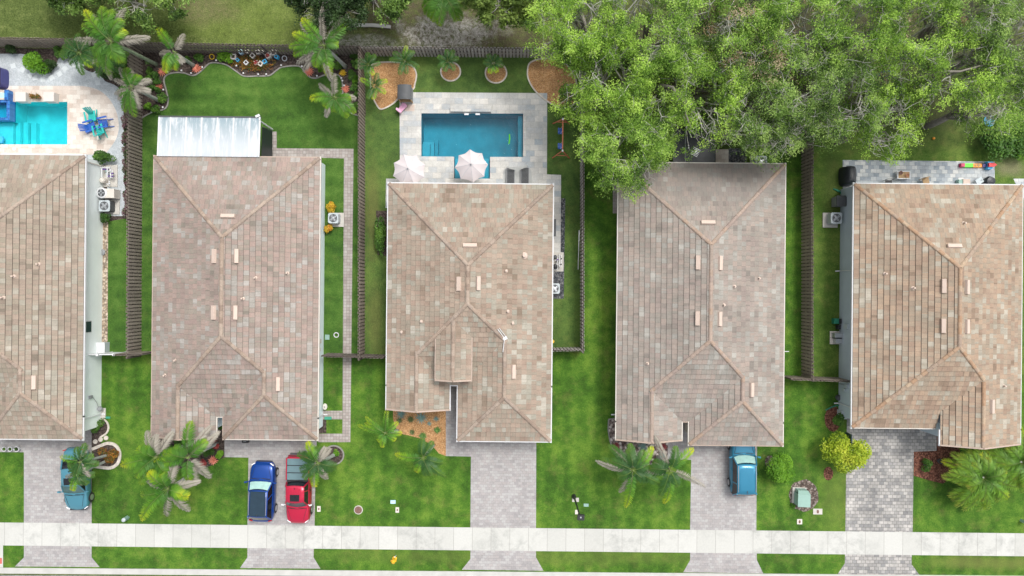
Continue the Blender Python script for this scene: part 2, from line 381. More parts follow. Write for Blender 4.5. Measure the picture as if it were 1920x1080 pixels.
M['mulchg'] = rubble_mat('grey_mulch', [(.09, .065, .055), (.16, .12, .1), (.28, .24, .21)], 8, .9)
M['edge'] = plain('edging_stone', (.55, .5, .44), .9, var=.25, sc=5)
M['edged'] = plain('grey_edging', (.25, .24, .22), .9, var=.2, sc=5)
T1 = [(0.198, 0.165, 0.129), (0.285, 0.224, 0.179), (0.257, 0.225, 0.174), (0.321, 0.251, 0.2), (0.29, 0.269, 0.218), (0.377, 0.34, 0.284)]
T2 = [(0.198, 0.175, 0.146), (0.289, 0.219, 0.193), (0.248, 0.221, 0.184), (0.32, 0.238, 0.205), (0.27, 0.254, 0.226), (0.35, 0.324, 0.296)]
T3 = [(0.215, 0.167, 0.125), (0.305, 0.227, 0.178), (0.272, 0.236, 0.186), (0.334, 0.254, 0.198), (0.29, 0.275, 0.225), (0.388, 0.356, 0.3)]
T4 = [(0.2, 0.179, 0.157), (0.285, 0.234, 0.207), (0.252, 0.232, 0.202), (0.311, 0.254, 0.218), (0.279, 0.268, 0.24), (0.348, 0.331, 0.297)]
T5 = [(0.215, 0.159, 0.115), (0.31, 0.222, 0.164), (0.285, 0.237, 0.18), (0.357, 0.258, 0.184), (0.312, 0.283, 0.227), (0.406, 0.366, 0.3)]
M['roof1'] = roof_mat('tan_roof_tiles', T1); M['roof2'] = roof_mat('rose_roof_tiles', T2); M['roof3'] = roof_mat('buff_roof_tiles', T3)
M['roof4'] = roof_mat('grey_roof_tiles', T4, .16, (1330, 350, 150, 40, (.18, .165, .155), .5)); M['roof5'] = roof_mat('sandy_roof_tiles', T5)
M['tile_edge'] = plain('tile_butt_edge', (.06, .045, .038), .9, var=.3)  # dark tile nose, with the shadow gap below each course painted in
def cap_mat(name, cols):
    t = NT(name); uv = t.n('UVMap').outputs[0]; w = t.white(uv); n = len(cols)
    c = t.ramp(w, [((i + .5) / n, cc) for i, cc in enumerate(cols)]); s2 = t.n('VectorMath', operation='SCALE'); t.l(c, s2.inputs[0]); t.l(t.mapr(t.noise(8, 4), .3, .7, .85, 1.15), s2.inputs['Scale'])
    return t.fin(s2.outputs[0], .85, 0, .25)
M['cap_a'] = cap_mat('ridge_caps', [(.25, .19, .15), (.32, .245, .19), (.36, .29, .235), (.28, .225, .185)])
M['cap_b'] = cap_mat('orange_ridge_caps', [(.34, .215, .135), (.39, .26, .17), (.31, .24, .19), (.42, .32, .225)])
M['cap_c'] = cap_mat('grey_ridge_caps', [(.34, .25, .19), (.3, .25, .21), (.36, .28, .23), (.29, .23, .2)])
M['vent'] = plain('painted_vent', (.54, .43, .36), .6, var=.05)
M['white'] = plain('white_paint', (.62, .63, .64), .5, var=.04)
M['dimwhite'] = plain('cream_paint', (.6, .56, .5), .6, var=.06)
M['tanfascia'] = plain('tan_fascia', (.42, .33, .27), .7, var=.1)
M['wall1'] = plain('pale_green_render', (.8, .86, .84), .85, var=.05, sc=1); M['wall2'] = plain('pale_blue_render', (.72, .82, .85), .85, var=.04)
M['wall5'] = plain('grey_blue_render', (.46, .53, .58), .85, var=.05, sc=1); M['wall3'] = plain('cream_render', (.55, .5, .43), .85, var=.05)
M['fence'] = pickets_mat('weathered_fence', (.26, .22, .185)); M['fence2'] = pickets_mat('grey_fence', (.34, .32, .3)); M['fdark'] = plain('fence_rail', (.11, .09, .075), .9, var=.2)
M['fence3'] = pickets_mat('dark_fence', (.2, .17, .15))
M['bark'] = plain('oak_bark', (.21, .19, .165), .9, var=.3, sc=4); M['twig'] = plain('pale_oak_twig', (.4, .39, .35), .85, var=.25, sc=3)
M['palmtrunk'] = plain('palm_trunk', (.34, .36, .33), .8, var=.25, sc=6); M['palmtrunk_g'] = plain('green_palm_trunk', (.24, .3, .2), .7, var=.3, sc=4)
M['oak1'] = leaf_mat('oak_leaves', [(.045, .095, .018), (.15, .29, .042), (.33, .53, .085), (.54, .76, .17)], .45)
M['oak2'] = leaf_mat('dull_oak_leaves', [(.04, .08, .018), (.12, .22, .045), (.26, .42, .09), (.46, .63, .18)], .45)
M['oak3'] = leaf_mat('bright_oak_leaves', [(.05, .105, .018), (.18, .33, .042), (.38, .6, .085), (.62, .86, .17)], .45)
M['darkleaf'] = leaf_mat('dark_leaves', [(.015, .035, .01), (.03, .065, .015), (.05, .1, .025)], .15)
M['hedge'] = leaf_mat('hedge_leaves', [(.03, .08, .012), (.06, .15, .02), (.12, .24, .03)], .2)
M['lime'] = leaf_mat('lime_leaves', [(.06, .17, .01), (.11, .27, .015), (.2, .4, .03)], .25)
M['yellowleaf'] = leaf_mat('yellow_green_leaves', [(.1, .16, .01), (.22, .33, .015), (.38, .48, .03), (.55, .6, .06)], .25)
M['croton'] = leaf_mat('croton_leaves', [(.12, .12, .01), (.45, .3, .02), (.6, .42, .03), (.5, .14, .03)], .2)
M['redleaf'] = leaf_mat('red_leaves', [(.2, .02, .03), (.4, .06, .06), (.6, .18, .14)], .2)
M['flower'] = leaf_mat('mixed_flowers', [(.03, .06, .015), (.04, .09, .015), (.3, .1, .02), (.05, .1, .02), (.5, .2, .03)], .2)
M['vine'] = leaf_mat('vine_leaves', [(.02, .04, .01), (.06, .11, .03), (.2, .08, .12), (.25, .3, .2)], .2)
M['tanleaf'] = leaf_mat('tan_dead_leaves', [(.25, .17, .09), (.4, .3, .18), (.55, .45, .3)], .2)
M['pine'] = leaf_mat('pine_needles', [(.07, .12, .02), (.12, .19, .03), (.18, .26, .05)], .2)
M['frond'] = frond_mat('palm_fronds', [(.035, .11, .012), (.05, .15, .015), (.1, .24, .02), (.3, .42, .02)])
M['frondd'] = frond_mat('deep_palm_fronds', [(.02, .065, .015), (.03, .1, .02), (.06, .15, .025), (.14, .25, .03)])
M['frondy'] = frond_mat('yellow_tip_fronds', [(.03, .11, .012), (.05, .17, .015), (.12, .28, .02), (.3, .42, .02), (.68, .6, .03)])
M['frondx'] = frond_mat('dry_fronds', [(.2, .185, .15), (.27, .25, .205), (.35, .325, .27), (.42, .39, .33)], .1)
M['frondg'] = frond_mat('bushy_palm_fronds', [(.03, .09, .012), (.06, .16, .015), (.12, .26, .025), (.2, .34, .03), (.42, .36, .06)])
M['rachis'] = plain('frond_midrib', (.14, .2, .05), .6)
M['agave'] = plain('agave_leaf', (.17, .28, .25), .6, var=.2); M['aloe_r'] = plain('coral_bromeliad', (.6, .2, .13), .5, var=.3, sc=9)
M['aloe_g'] = plain('green_rosette', (.1, .2, .04), .5, var=.3, sc=9); M['aloe_d'] = plain('dark_rosette', (.1, .13, .04), .5, var=.3)
M['aloe_dr'] = plain('dark_red_rosette', (.2, .03, .035), .5, var=.3)
M['black'] = plain('black_metal', (.02, .021, .023), .5, var=.2); M['blackf'] = plain('black_cover', (.018, .022, .027), .45, var=.25, sc=2)
M['dkgrey'] = plain('dark_grey', (.07, .075, .08), .6, var=.15); M['grey'] = plain('mid_grey', (.25, .26, .27), .6, var=.1); M['steel'] = plain('steel', (.5, .52, .54), .35, .6, .08)
M['acbody'] = plain('ac_casing', (.45, .5, .52), .5, var=.06); M['concrete'] = plain('concrete_pad', (.5, .48, .44), .9, var=.12)
M['teal'] = plain('teal_plastic', (.02, .42, .38), .4, var=.1); M['royal'] = plain('blue_plastic', (.02, .1, .42), .4, var=.1)
M['transf'] = plain('transformer_green', (.24, .38, .33), .5, var=.06); M['lidgreen'] = plain('green_lid', (.05, .3, .2), .5)
M['parasol'] = plain('pale_pink_canvas', (.6, .545, .545), .85, var=.03); M['pink'] = plain('pink_plastic', (.75, .4, .58), .4)
M['wood'] = plain('wood', (.4, .26, .13), .7, var=.25, sc=6); M['redwood'] = plain('red_brown_wood', (.42, .13, .06), .6, var=.2, sc=5)
M['fabric_w'] = plain('white_fabric', (.6, .56, .52), .9, var=.04); M['mesh_grey'] = plain('grey_canopy', (.42, .43, .42), .8)
M['tileblue'] = paver_mat('blue_pool_tile', [(.01, .08, .3), (.02, .13, .42), (.04, .2, .5)], .15, .15, 0, (.1, .2, .4), .01, 0, .1, .3)
def plaster(name, c, spot=False):
    t = NT(name); k = t.mapr(t.noise(1.2, 4), .3, .7, .88, 1.12)
    ca = t.n('TexVoronoi'); ca.feature = 'DISTANCE_TO_EDGE'; ca.inputs['Scale'].default_value = 2.2; t.l(t.vmath('ADD', t.pos(), t.noise(1.5, 2, fac=False)), ca.inputs['Vector'])
    s2 = t.n('VectorMath', operation='SCALE'); s2.inputs[0].default_value = c; t.l(k, s2.inputs['Scale']); return t.fin(s2.outputs[0], .7)
M['plast1'] = plaster('aqua_plaster', (.4, .82, .82)); M['plast2'] = plaster('deep_blue_plaster', (.11, .32, .4)); M['plast2l'] = plaster('blue_grey_plaster', (.2, .42, .5))
M['shelf1'] = plaster('pale_plaster', (.6, .82, .84))
M['water1'] = water_mat('turquoise_water', (.22, .78, .84), .15); M['water2'] = water_mat('deep_pool_water', (.36, .8, .87), .3, 3)
M['waterspa'] = water_mat('spa_water', (.3, .75, .9), .2)
M['glass'] = glass_mat('car_glass', (.75, .82, .82)); M['glassd'] = glass_mat('dark_car_glass', (.1, .11, .13)); M['winglass'] = plain('window_glass', (.03, .05, .06), .1)
M['tyre'] = plain('tyre_rubber', (.02, .02, .02), .8); M['rim'] = plain('alloy_rim', (.55, .56, .58), .3, .8); M['cabin'] = plain('cabin_trim', (.03, .032, .035), .8)
M['shade'] = plain('sun_shade', (.6, .8, .74), .5, var=.15, sc=4)
M['lamp_lens'] = plain('lamp_lens', (.8, .8, .82), .15); M['tail'] = plain('tail_lamp', (.4, .01, .015), .25)
def paint(name, c): return plain(name, c, .35, .35, .04, 1.5, .4, .5)
M['p_lblue'] = paint('light_blue_paint', (.08, .26, .34)); M['p_blue'] = paint('cobalt_paint', (.002, .05, .27)); M['p_red'] = paint('red_paint', (.5, .012, .05)); M['p_mblue'] = paint('azure_paint', (.025, .19, .31))
M['tonneau'] = plain('tonneau_vinyl', (.12, .2, .22), .5, var=.1)
# white insulated roof panels with streaked grime
t = NT('streaked_white_panels'); x, y, z = t.sep(t.pos()); mp = t.n('Mapping'); t.l(t.pos(), mp.inputs[0]); mp.inputs['Scale'].default_value = (3.5, .55, 1)
a = t.mapr(t.noise(1.0, 7, .75, vec=mp.outputs[0], dist=.3), .4, .54); yy = t.mapr(y, G(390, 285)[1], G(390, 225)[1], .25, 1)
M['panelroof'] = t.fin(t.mix(t.math('MULTIPLY', a, yy), (.56, .58, .6), (.16, .25, .29)), .45)
M['stone_y'] = plain('yellow_paint', (.7, .45, .02), .5); M['hydr'] = plain('hydrant_yellow', (.75, .42, .02), .5); M['paleblue'] = plain('pale_blue_plastic', (.45, .65, .75), .5)
M['rust'] = plain('brown_lid', (.17, .09, .07), .7, var=.25, sc=8); M['redpad'] = plain('red_tactile_pad', (.5, .12, .1), .8)
M['orange'] = plain('orange_plastic', (.8, .3, .02), .4); M['lime_p'] = plain('lime_plastic', (.12, .7, .02), .4); M['magenta'] = plain('crimson_plastic', (.5, .02, .1), .4); M['navy'] = plain('navy_plastic', (.05, .05, .2), .4); M['sky_p'] = plain('sky_blue_plastic', (.05, .4, .7), .4)
M['red_p'] = plain('red_plastic', (.65, .03, .03), .4); M['terra'] = plain('terracotta', (.4, .2, .11), .8); M['purple'] = plain('violet_paint', (.12, .06, .25), .5)
M['hose'] = plain('green_hose', (.02, .2, .12), .5)
# ---------------------------------------------------------------- the setting
def px(pts, h=0): return [G(a, b, h) for a, b in pts]
def smooth(pts, n=5, closed=True):
    out = []; N = len(pts); rng = range(N if closed else N - 1)
    for i in rng:
        p0, p1, p2, p3 = [pts[(i + k) % N] if closed else pts[min(max(i + k, 0), N - 1)] for k in (-1, 0, 1, 2)]
        for j in range(n):
            t_ = j / n
            out.append(tuple(.5 * ((2 * p1[a]) + (-p0[a] + p2[a]) * t_ + (2 * p0[a] - 5 * p1[a] + 4 * p2[a] - p3[a]) * t_ ** 2 + (-p0[a] + 3 * p1[a] - 3 * p2[a] + p3[a]) * t_ ** 3) for a in (0, 1)))
    if not closed: out.append(pts[-1])
    return out
def sheet(name, pts, lvl, mat, holes=(), kind='structure', label=None):
    b = MB(); b.sheet(px(pts), lvl * .004, [px(h) for h in holes]); o = b.build(name, mat); return tag(o, label, None, None, kind)
def edging(name, pts, w, h, mat, closed=True, z0=0.0, label=None):
    """a run of edging as a low solid strip along a pixel outline"""
    P = px(pts); b = MB(); n = len(P)
    for i in range(n if closed else n - 1):
        a = P[i]; c = P[(i + 1) % n]; b.bar((a[0], a[1], z0 + h / 2), (c[0], c[1], z0 + h / 2 + .0008 * (i % 2)), w, h)
    return b.build(name, mat)
POOL1 = [(-90, 191), (127, 191), (127, 271), (-90, 271)]
POOL2 = [(790, 212.5), (981, 213), (981, 294.5), (919, 294.5), (919, 335), (851.5, 335), (851.5, 294), (790, 293.5)]
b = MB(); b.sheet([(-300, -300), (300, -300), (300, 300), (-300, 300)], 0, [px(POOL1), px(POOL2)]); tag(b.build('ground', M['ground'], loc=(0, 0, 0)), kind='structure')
sheet('lawn', [(-500, 640), (2500, 680), (2500, 1090), (-500, 1060)], 1, M['lawn'])
sheet('lawn', [(266, 96), (683, 104), (683, 672), (266, 666)], 1.5, M['lawn_b'])
sheet('lawn', [(683, 104), (1090, 108), (1089, 660), (683, 669)], 1.5, M['lawn_c'], [POOL2])
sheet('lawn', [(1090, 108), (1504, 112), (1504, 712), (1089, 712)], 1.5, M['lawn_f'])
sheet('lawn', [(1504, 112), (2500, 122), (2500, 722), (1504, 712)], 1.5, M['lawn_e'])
sheet('lawn', [(-500, 86), (266, 96), (266, 666), (-500, 662)], 1.5, M['lawn_b'], [POOL1])
# street, kerb, footway, driveways
sheet('road', [(-700, 1071), (2600, 1102), (2600, 1500), (-700, 1470)], 2, M['asphalt'])
b = MB(); a0, a1 = G(-700, 1064), G(2600, 1090)
b.bar((a0[0], a0[1], .0), (a1[0], a1[1], .0), .42, .09); tag(b.build('kerb', M['kerb']), kind='structure')
b = MB(); a0, a1 = G(-700, 1055.5), G(2600, 1087)
sheet('pavement', [(-700, 972), (2600, 1007), (2600, 1050), (-700, 1015)], 5, M['walk'])
sheet('path', [(-60, 1014), (6, 1014), (6, 1064), (-60, 1063)], 3, M['walk'])
sheet('driveway', [(45, 800), (172, 800), (172, 979), (172, 1045), (187, 1063), (28, 1062), (45, 1045), (45, 848), (-60, 847), (-60, 800)], 3, M['drive'])
sheet('driveway', [(421, 780), (597, 780), (592, 862), (590, 982), (588, 1045), (601, 1066), (450, 1065), (464, 1045), (464, 982), (466, 858), (421, 857)], 3, M['drive'])
sheet('driveway', [(836, 700), (1006, 700), (1005, 985), (1005, 1045), (1019, 1070), (866, 1068), (882, 1048), (882, 985), (883, 856), (836, 855)], 3, M['drive'])
sheet('driveway', [(1252, 770), (1420, 770), (1418, 990), (1419, 1050), (1431, 1075), (1281, 1073), (1294, 1050), (1294, 989), (1296, 862), (1252, 861)], 3, M['drive'])
sheet('driveway', [(1588, 770), (1756, 770), (1756, 847), (1713, 847), (1711, 996), (1709, 1058), (1724, 1078), (1570, 1077), (1584, 1056), (1585, 990)], 3, M['drive5'])
sheet('path', [(597, 813), (642, 813), (645, 297), (519, 294), (519, 297), (500, 297), (500, 247), (519, 247), (519, 278), (663, 279), (657, 829), (597, 829)], 3, M['path'])
sheet('path', [(605, 770), (642, 770), (642, 786), (605, 786)], 4, M['path'])
# yard beds of house two
bed2 = smooth([(262, 224), (283, 212), (310, 204), (316, 188), (313, 172), (308, 152), (312, 142), (325, 137), (345, 137), (362, 142), (376, 135), (392, 120), (405, 118), (425, 122), (442, 133), (458, 143), (480, 143), (505, 142), (518, 133), (530, 126), (560, 124), (570, 133), (580, 144), (592, 147), (606, 142), (620, 138), (636, 142), (642, 155), (643, 175), (642, 195), (655, 210), (672, 217)], 4, False)
sheet('planting_bed', [(262, 94), (683, 103), (686, 217)] + bed2[::-1], 3, M['soil'])
tag(edging('bed_edging', bed2, .09, .07, M['edged'], False), 'winding grey kerb edging between the dark rear bed and the striped lawn', 'edging')
front2 = [(290, 805), (423, 805), (421, 858), (408, 862), (396, 873), (370, 882), (335, 878), (305, 862), (290, 835)]
sheet('planting_bed', front2, 2.5, M['soil'])
# yard of house one
sheet('planting_bed', [(-140, 86), (266, 96), (266, 290), (262, 405), (205, 415), (185, 400), (150, 288), (-140, 288)], 2.2, M['soil'], [POOL1])
gr = smooth([(40, 101), (55, 106), (66, 128), (84, 139), (103, 127), (112, 108), (135, 106), (150, 118), (162, 132), (188, 140), (197, 152), (212, 158), (225, 168), (231, 190), (232, 240), (234, 300), (236, 405)], 4, False)
sheet('gravel', [(-140, 100)] + gr + [(203, 405), (200, 330), (158, 300), (-140, 289)], 3, M['gravelw'], [POOL1])
deck1 = [(-140, 161), (100, 161)] + smooth([(150, 161), (165, 163), (183, 168), (200, 180), (212, 196), (220, 215), (223, 238), (219, 258), (208, 276), (196, 290)], 4, False) + [(-140, 289)]
sheet('pool_deck', deck1, 4, M['trav2'], [POOL1])
sheet('gravel', [(187, 405), (203, 415), (202, 640), (186, 652)], 3.2, M['tan'])
for i, (a, c, r) in enumerate([(25, 124, .3), (42, 131, -.5), (58, 141, .6), (81, 149, 0), (97, 146, .5), (112, 139, .6), (122, 129, .7), (137, 122, .1), (152, 122, .5), (177, 140, .5), (184, 155, .2), (66, 146, .2)]):
    b = MB(); g = G(a, c); b.box((g[0], g[1], .018), (.36, .36, .03), r); tag(b.build('stepping_stone', M['flag']), 'square pale stepping stone in the white gravel, %s of the twelve from the left' % ['first', 'second', 'third', 'fifth', 'sixth', 'seventh', 'eighth', 'ninth', 'tenth', 'eleventh', 'last', 'fourth'][i], 'stepping stone', 'stepping stones in the gravel')
# yard of house three
deck3 = [(749, 173), (1026, 174.5), (1025.5, 327), (1052, 328), (1051, 474), (1030, 474), (1030, 420), (730, 420), (730, 345), (727, 390), (723, 390), (724, 335), (750, 335)]
sheet('pool_deck', deck3, 4, M['trav'], [POOL2])
sheet('gravel', [(1030, 372), (1060, 372), (1057, 560), (1030, 560)], 3, M['dark_gravel'])
sheet('planting_bed', [(705, 395), (728, 395), (728, 480), (708, 478)], 3, M['soil'])
bedA = smooth([(695, 127), (704, 119), (720, 117), (740, 117), (757, 119), (774, 125), (781, 140), (778, 158), (774, 168), (752, 171), (748, 183), (735, 196), (715, 205), (706, 196), (700, 183), (695, 160)], 4)
bedB = [(845 + 18.5 * math.cos(k * PI / 12), 134.5 + 17.5 * math.sin(k * PI / 12)) for k in range(24)]
bedC = [(930 + 20 * math.cos(k * PI / 12), 137 + 19 * math.sin(k * PI / 12)) for k in range(24)]
bedD = smooth([(995, 117), (989, 135), (992, 152), (1004, 171), (1022, 187), (1043, 200), (1063, 205), (1078, 190), (1080, 150), (1060, 120), (1025, 110)], 4)
for bd, lb in ((bedA, 'white stone edging around the large orange mulch bed by the playhouse'), (bedB, 'white stone ring around the left round mulch bed behind the pool'), (bedC, 'white stone ring around the right round mulch bed behind the pool'), (bedD, 'white stone edging around the mulch bed under the oak crown')):
    sheet('mulch_bed', bd, 3, M['mulch']); tag(edging('bed_edging', bd, .1, .07, M['edge']), lb, 'edging')
f3 = [(737, 740), (836, 740), (836, 855), (823, 850), (809, 834), (788, 822), (765, 816), (749, 813), (741, 800), (737, 785)]
sheet('mulch_bed', f3, 3, M['mulch'])
# house four / five beds
f4 = [(1141, 786), (1165, 784), (1165, 800), (1252, 800), (1252, 860), (1243, 869), (1228, 874), (1210, 876), (1188, 875), (1169, 868), (1158, 858), (1150, 846), (1143, 825), (1140, 805)]
sheet('pebble_bed', f4, 3, M['pebble']); tag(edging('bed_edging', [(1156, 784)] + f4[:1] + f4[:4:-1], .08, .06, M['edged'], False), 'thin edging round the river pebble bed of the grey roofed house', 'edging')
f5 = [(1713, 847), (1756, 845), (1756, 800), (1800, 800), (1800, 860), (1790, 890), (1768, 907), (1740, 900), (1713, 892)]
sheet('mulch_bed', f5, 3.5, M['mulchr'])
sheet('patio', [(1580, 300), (1865, 303), (1865, 420), (1620, 420), (1620, 360), (1580, 360)], 3, M['patio'])
sheet('path', [(1900, 335), (1990, 335), (1990, 372), (1915, 372)], 3, M['patio'])
sheet('patio', [(1342, 280), (1366, 280), (1366, 340), (1342, 340)], 3, M['trav2']); sheet('gravel', [(1366, 278), (1400, 278), (1400, 340), (1366, 340)], 3, M['dark_gravel'])
sheet('path', [(1149, 344), (1175, 344), (1175, 400), (1149, 400)], 3, M['path'])
def disc(cx, cy, rx, ry=None, n=28, wob=.04, seed=1):
    r = random.Random(seed); ry = ry or rx; out = []
    for k in range(n): s = 1 + r.uniform(-wob, wob); out.append((cx + rx * s * math.cos(2 * PI * k / n), cy + ry * s * math.sin(2 * PI * k / n)))
    return out
sheet('mulch_bed', disc(1507, 929, 28, 30), 3, M['mulchg']); sheet('mulch_bed', disc(1444, 866, 10, 12, seed=3), 3, M['mulchg'])
sheet('mulch_bed', disc(626, 853, 18, 17, seed=4), 3, M['soil']); tag(edging('bed_edging', disc(626, 853, 18.5, 17.5, wob=0), .1, .07, M['edged']), 'round edging ring under the palm beside the red pickup', 'edging')
sheet('mulch_bed', disc(1562, 785, 16, 24, seed=6), 3, M['mulchr']); sheet('mulch_bed', disc(1553, 888, 9, 13, seed=7), 3, M['mulchr'])
r1 = smooth([(173, 842), (188, 836), (202, 831), (216, 834), (224, 845), (225, 858), (220, 870), (208, 877), (192, 876), (173, 873)], 4, False)
sheet('planting_bed', r1, 3, M['soil']); tag(edging('bed_edging', r1, .22, .07, M['edge'], False), 'broad pale paver edging round the flower bed behind the teal sedan', 'edging')
r2 = smooth([(178, 785), (190, 785), (200, 790), (204, 801), (200, 812), (188, 820)], 4, False)
sheet('planting_bed', [(165, 780)] + r2 + [(190, 835), (172, 840), (160, 830)], 2.5, M['soil']); tag(edging('bed_edging', r2, .12, .06, M['edge'], False), 'short curved edging of the small bed against the pale green wall', 'edging')
sheet('mulch_bed', [(597, 787), (612, 787), (612, 812), (597, 812)], 2.5, M['soil'])
tag(edging('stone_kerb', [(645, 50), (670, 48), (700, 48), (733, 51)], .24, .12, M['kerb'], False), 'pale stone kerb piece lying on rough ground behind the rear fence', 'kerb piece')
sheet('ramp_pad', [(-6, 1046), (4, 1046), (4, 1057), (-6, 1057)], 4, M['redpad'])

# ---------------------------------------------------------------- pools
def pool(name, label, loop, depth, pm, wm, group_items, wl=.1):
    P = px(loop); cx = sum(p[0] for p in P) / len(P); cy = sum(p[1] for p in P) / len(P)
    t_ = thing(name, label, 'swimming pool', (cx, cy, 0))
    b = MB(); b.sheet(P, -depth)
    ar = sum(P[i][0] * P[(i + 1) % len(P)][1] - P[(i + 1) % len(P)][0] * P[i][1] for i in range(len(P)))
    for i in range(len(P)):
        a = P[i]; c = P[(i + 1) % len(P)]; q = [(a[0], a[1], .02), (c[0], c[1], .02), (c[0], c[1], -depth), (a[0], a[1], -depth)]
        b.face(q)
    b.build('basin', pm, t_, True)
    for (nm, pts, ztop, mm) in group_items:
        b = MB(); b.prism(px(pts), -depth + .002, ztop); b.build(nm, mm, t_, True)
    b = MB(); Q = [(cx + (p[0] - cx) * .9995, cy + (p[1] - cy) * .9995) for p in P]; b.sheet(Q, -wl); b.build('water', wm, t_, True)
    # coping
    b = MB(); n = len(P)
    for i in range(n):
        a = Vector(P[i]); c = Vector(P[(i + 1) % n]); d = (c - a).normalized(); nrm = Vector((d.y, -d.x)) * (1 if ar > 0 else -1)
        b.bar((a.x + nrm.x * .12, a.y + nrm.y * .12, .024 + .001 * (i % 2)), (c.x + nrm.x * .12, c.y + nrm.y * .12, .024 + .001 * (i % 2)), .25, .03)
    b.build('coping', M['trav2'] if 'turquoise' in label else M['trav'], t_, True)
    return t_
pool('swimming_pool', 'turquoise pool with shallow shelf and steps in the cream deck', POOL1, 1.4, M['plast1'], M['water1'],
     [('sun_shelf', [(-89, 229), (19, 229), (19, 270), (-89, 270)], -.3, M['shelf1']), ('step', [(20, 226), (29, 226), (29, 270), (20, 270)], -.5, M['plast1']), ('step', [(30, 225), (39, 225), (39, 270), (30, 270)], -.75, M['plast1']), ('step', [(40, 224), (50, 224), (50, 270), (40, 270)], -1.0, M['plast1'])])
pool('swimming_pool', 'deep blue rectangular pool with alcove in the silver travertine deck', POOL2, 1.5, M['plast2'], M['water2'],
     [('ledge', [(971.5, 214), (980, 214), (980, 293.5), (971.5, 293.5)], -.55, M['plast2l']), ('baja_shelf', [(852.5, 296), (918, 296), (918, 334), (852.5, 334)], -.3, M['plast2l']),
      ('step', [(791, 268), (805, 268), (805, 292.5), (791, 292.5)], -.3, M['plast2l']), ('step', [(791, 263), (812, 263), (812, 292.6), (805.3, 292.6), (805.3, 267.6), (791, 267.6)], -.6, M['plast2l']), ('step', [(791, 257), (819, 257), (819, 292.7), (812.3, 292.7), (812.3, 262.6), (791, 262.6)], -.95, M['plast2'])])
# raised spillway and spa
b = MB(); b.prism(px([(845, 200.5), (921, 201), (921, 211.5), (845, 211)]), .01, .32); o = b.build('spillway_wall', M['trav']); tag(o, 'low raised travertine ledge along the top edge of the deep blue pool', 'ledge')
for sx_ in (875, 896):
    b = MB(); g = G(sx_, 214.5); b.box((g[0], g[1], .12), (.32, .16, .05)); tag(b.build('water_spout', M['white']), 'white spout below the raised travertine ledge, %s of two' % ('left' if sx_ < 880 else 'right'), 'water spout')
g = G(-20, 209); t_ = thing('spa', 'raised blue tiled spa at the corner of the turquoise pool', 'hot tub', (g[0], g[1], 0))
O = [(-75, 191), (26, 191), (26, 228), (-75, 228)]; I = [(-72, 195), (20, 195), (20, 223), (-72, 223)]
b = MB(); OP, IP = px(O), px(I)
for i in range(4):
    a, c = OP[i], OP[(i + 1) % 4]; b.face([(a[0], a[1], .42), (c[0], c[1], .42), (c[0], c[1], -.2), (a[0], a[1], -.2)]); b.face([(a[0], a[1], -.2), (c[0], c[1], -.2), (c[0], c[1], -1.4), (a[0], a[1], -1.4)], 1)
    a2, c2 = IP[i], IP[(i + 1) % 4]; b.face([(a[0], a[1], .42), (c[0], c[1], .42), (c2[0], c2[1], .42), (a2[0], a2[1], .42)])
    b.face([(a2[0], a2[1], .42), (c2[0], c2[1], .42), (c2[0], c2[1], -.3), (a2[0], a2[1], -.3)])
b.build('tiled_wall', [M['tileblue'], M['plast1']], t_, True)
b = MB(); b.sheet(IP, -.3); b.build('spa_floor', M['shelf1'], t_, True)
b = MB(); b.sheet(IP, .36); b.build('water', M['waterspa'], t_, True)
b = MB(); b.prism(px([(-75, 172), (17, 172), (17, 190), (-75, 190)]), .01, .44); o = b.build('raised_deck', M['trav2']); tag(o, 'raised cream stone block with small water bowl beside the blue spa', 'raised deck')
b = MB(); b.prism(px([(17.5, 172), (25, 172), (25, 190.5), (17.5, 190.5)]), .01, .5); tag(b.build('tile_pillar', M['tileblue']), 'narrow blue tiled pillar between the spa and the planter cube', 'pillar')

# ---------------------------------------------------------------- houses
SL, ZE = 0.4167, 2.75
HX = lambda a, b: G(a, b, ZE)[0]
HY = lambda a, b: G(a, b, ZE)[1]
def clip(poly, a, b_, c):
    out = []; n = len(poly)
    for i in range(n):
        p, q = poly[i], poly[(i + 1) % n]; dp = a * p[0] + b_ * p[1] + c; dq = a * q[0] + b_ * q[1] + c
        if dp >= 0: out.append(p)
        if (dp > 0 and dq < 0) or (dp < 0 and dq > 0):
            s = dp / (dp - dq); out.append((p[0] + (q[0] - p[0]) * s, p[1] + (q[1] - p[1]) * s))
    return out
def area(p): return abs(sum(p[i][0] * p[(i + 1) % len(p)][1] - p[(i + 1) % len(p)][0] * p[i][1] for i in range(len(p)))) / 2 if len(p) > 2 else 0
class Wing:
    def __init__(s, x0, x1, y0, y1, planes, over=False, name=''):
        s.b = (x0, x1, y0, y1); s.P = planes; s.over = over
    def z(s, x, y): return min(a * x + b_ * y + c for a, b_, c in s.P)
    def has(s, x, y, e=0): return s.b[0] - e <= x <= s.b[1] + e and s.b[2] - e <= y <= s.b[3] + e
    def hs(s): x0, x1, y0, y1 = s.b; return [(1, 0, -x0), (-1, 0, x1), (0, 1, -y0), (0, -1, y1)]
def Lp(x): return (SL, 0, ZE - SL * x)
def Rp(x): return (-SL, 0, ZE + SL * x)
def Fp(y): return (0, SL, ZE - SL * y)
def Bp(y): return (0, -SL, ZE + SL * y)
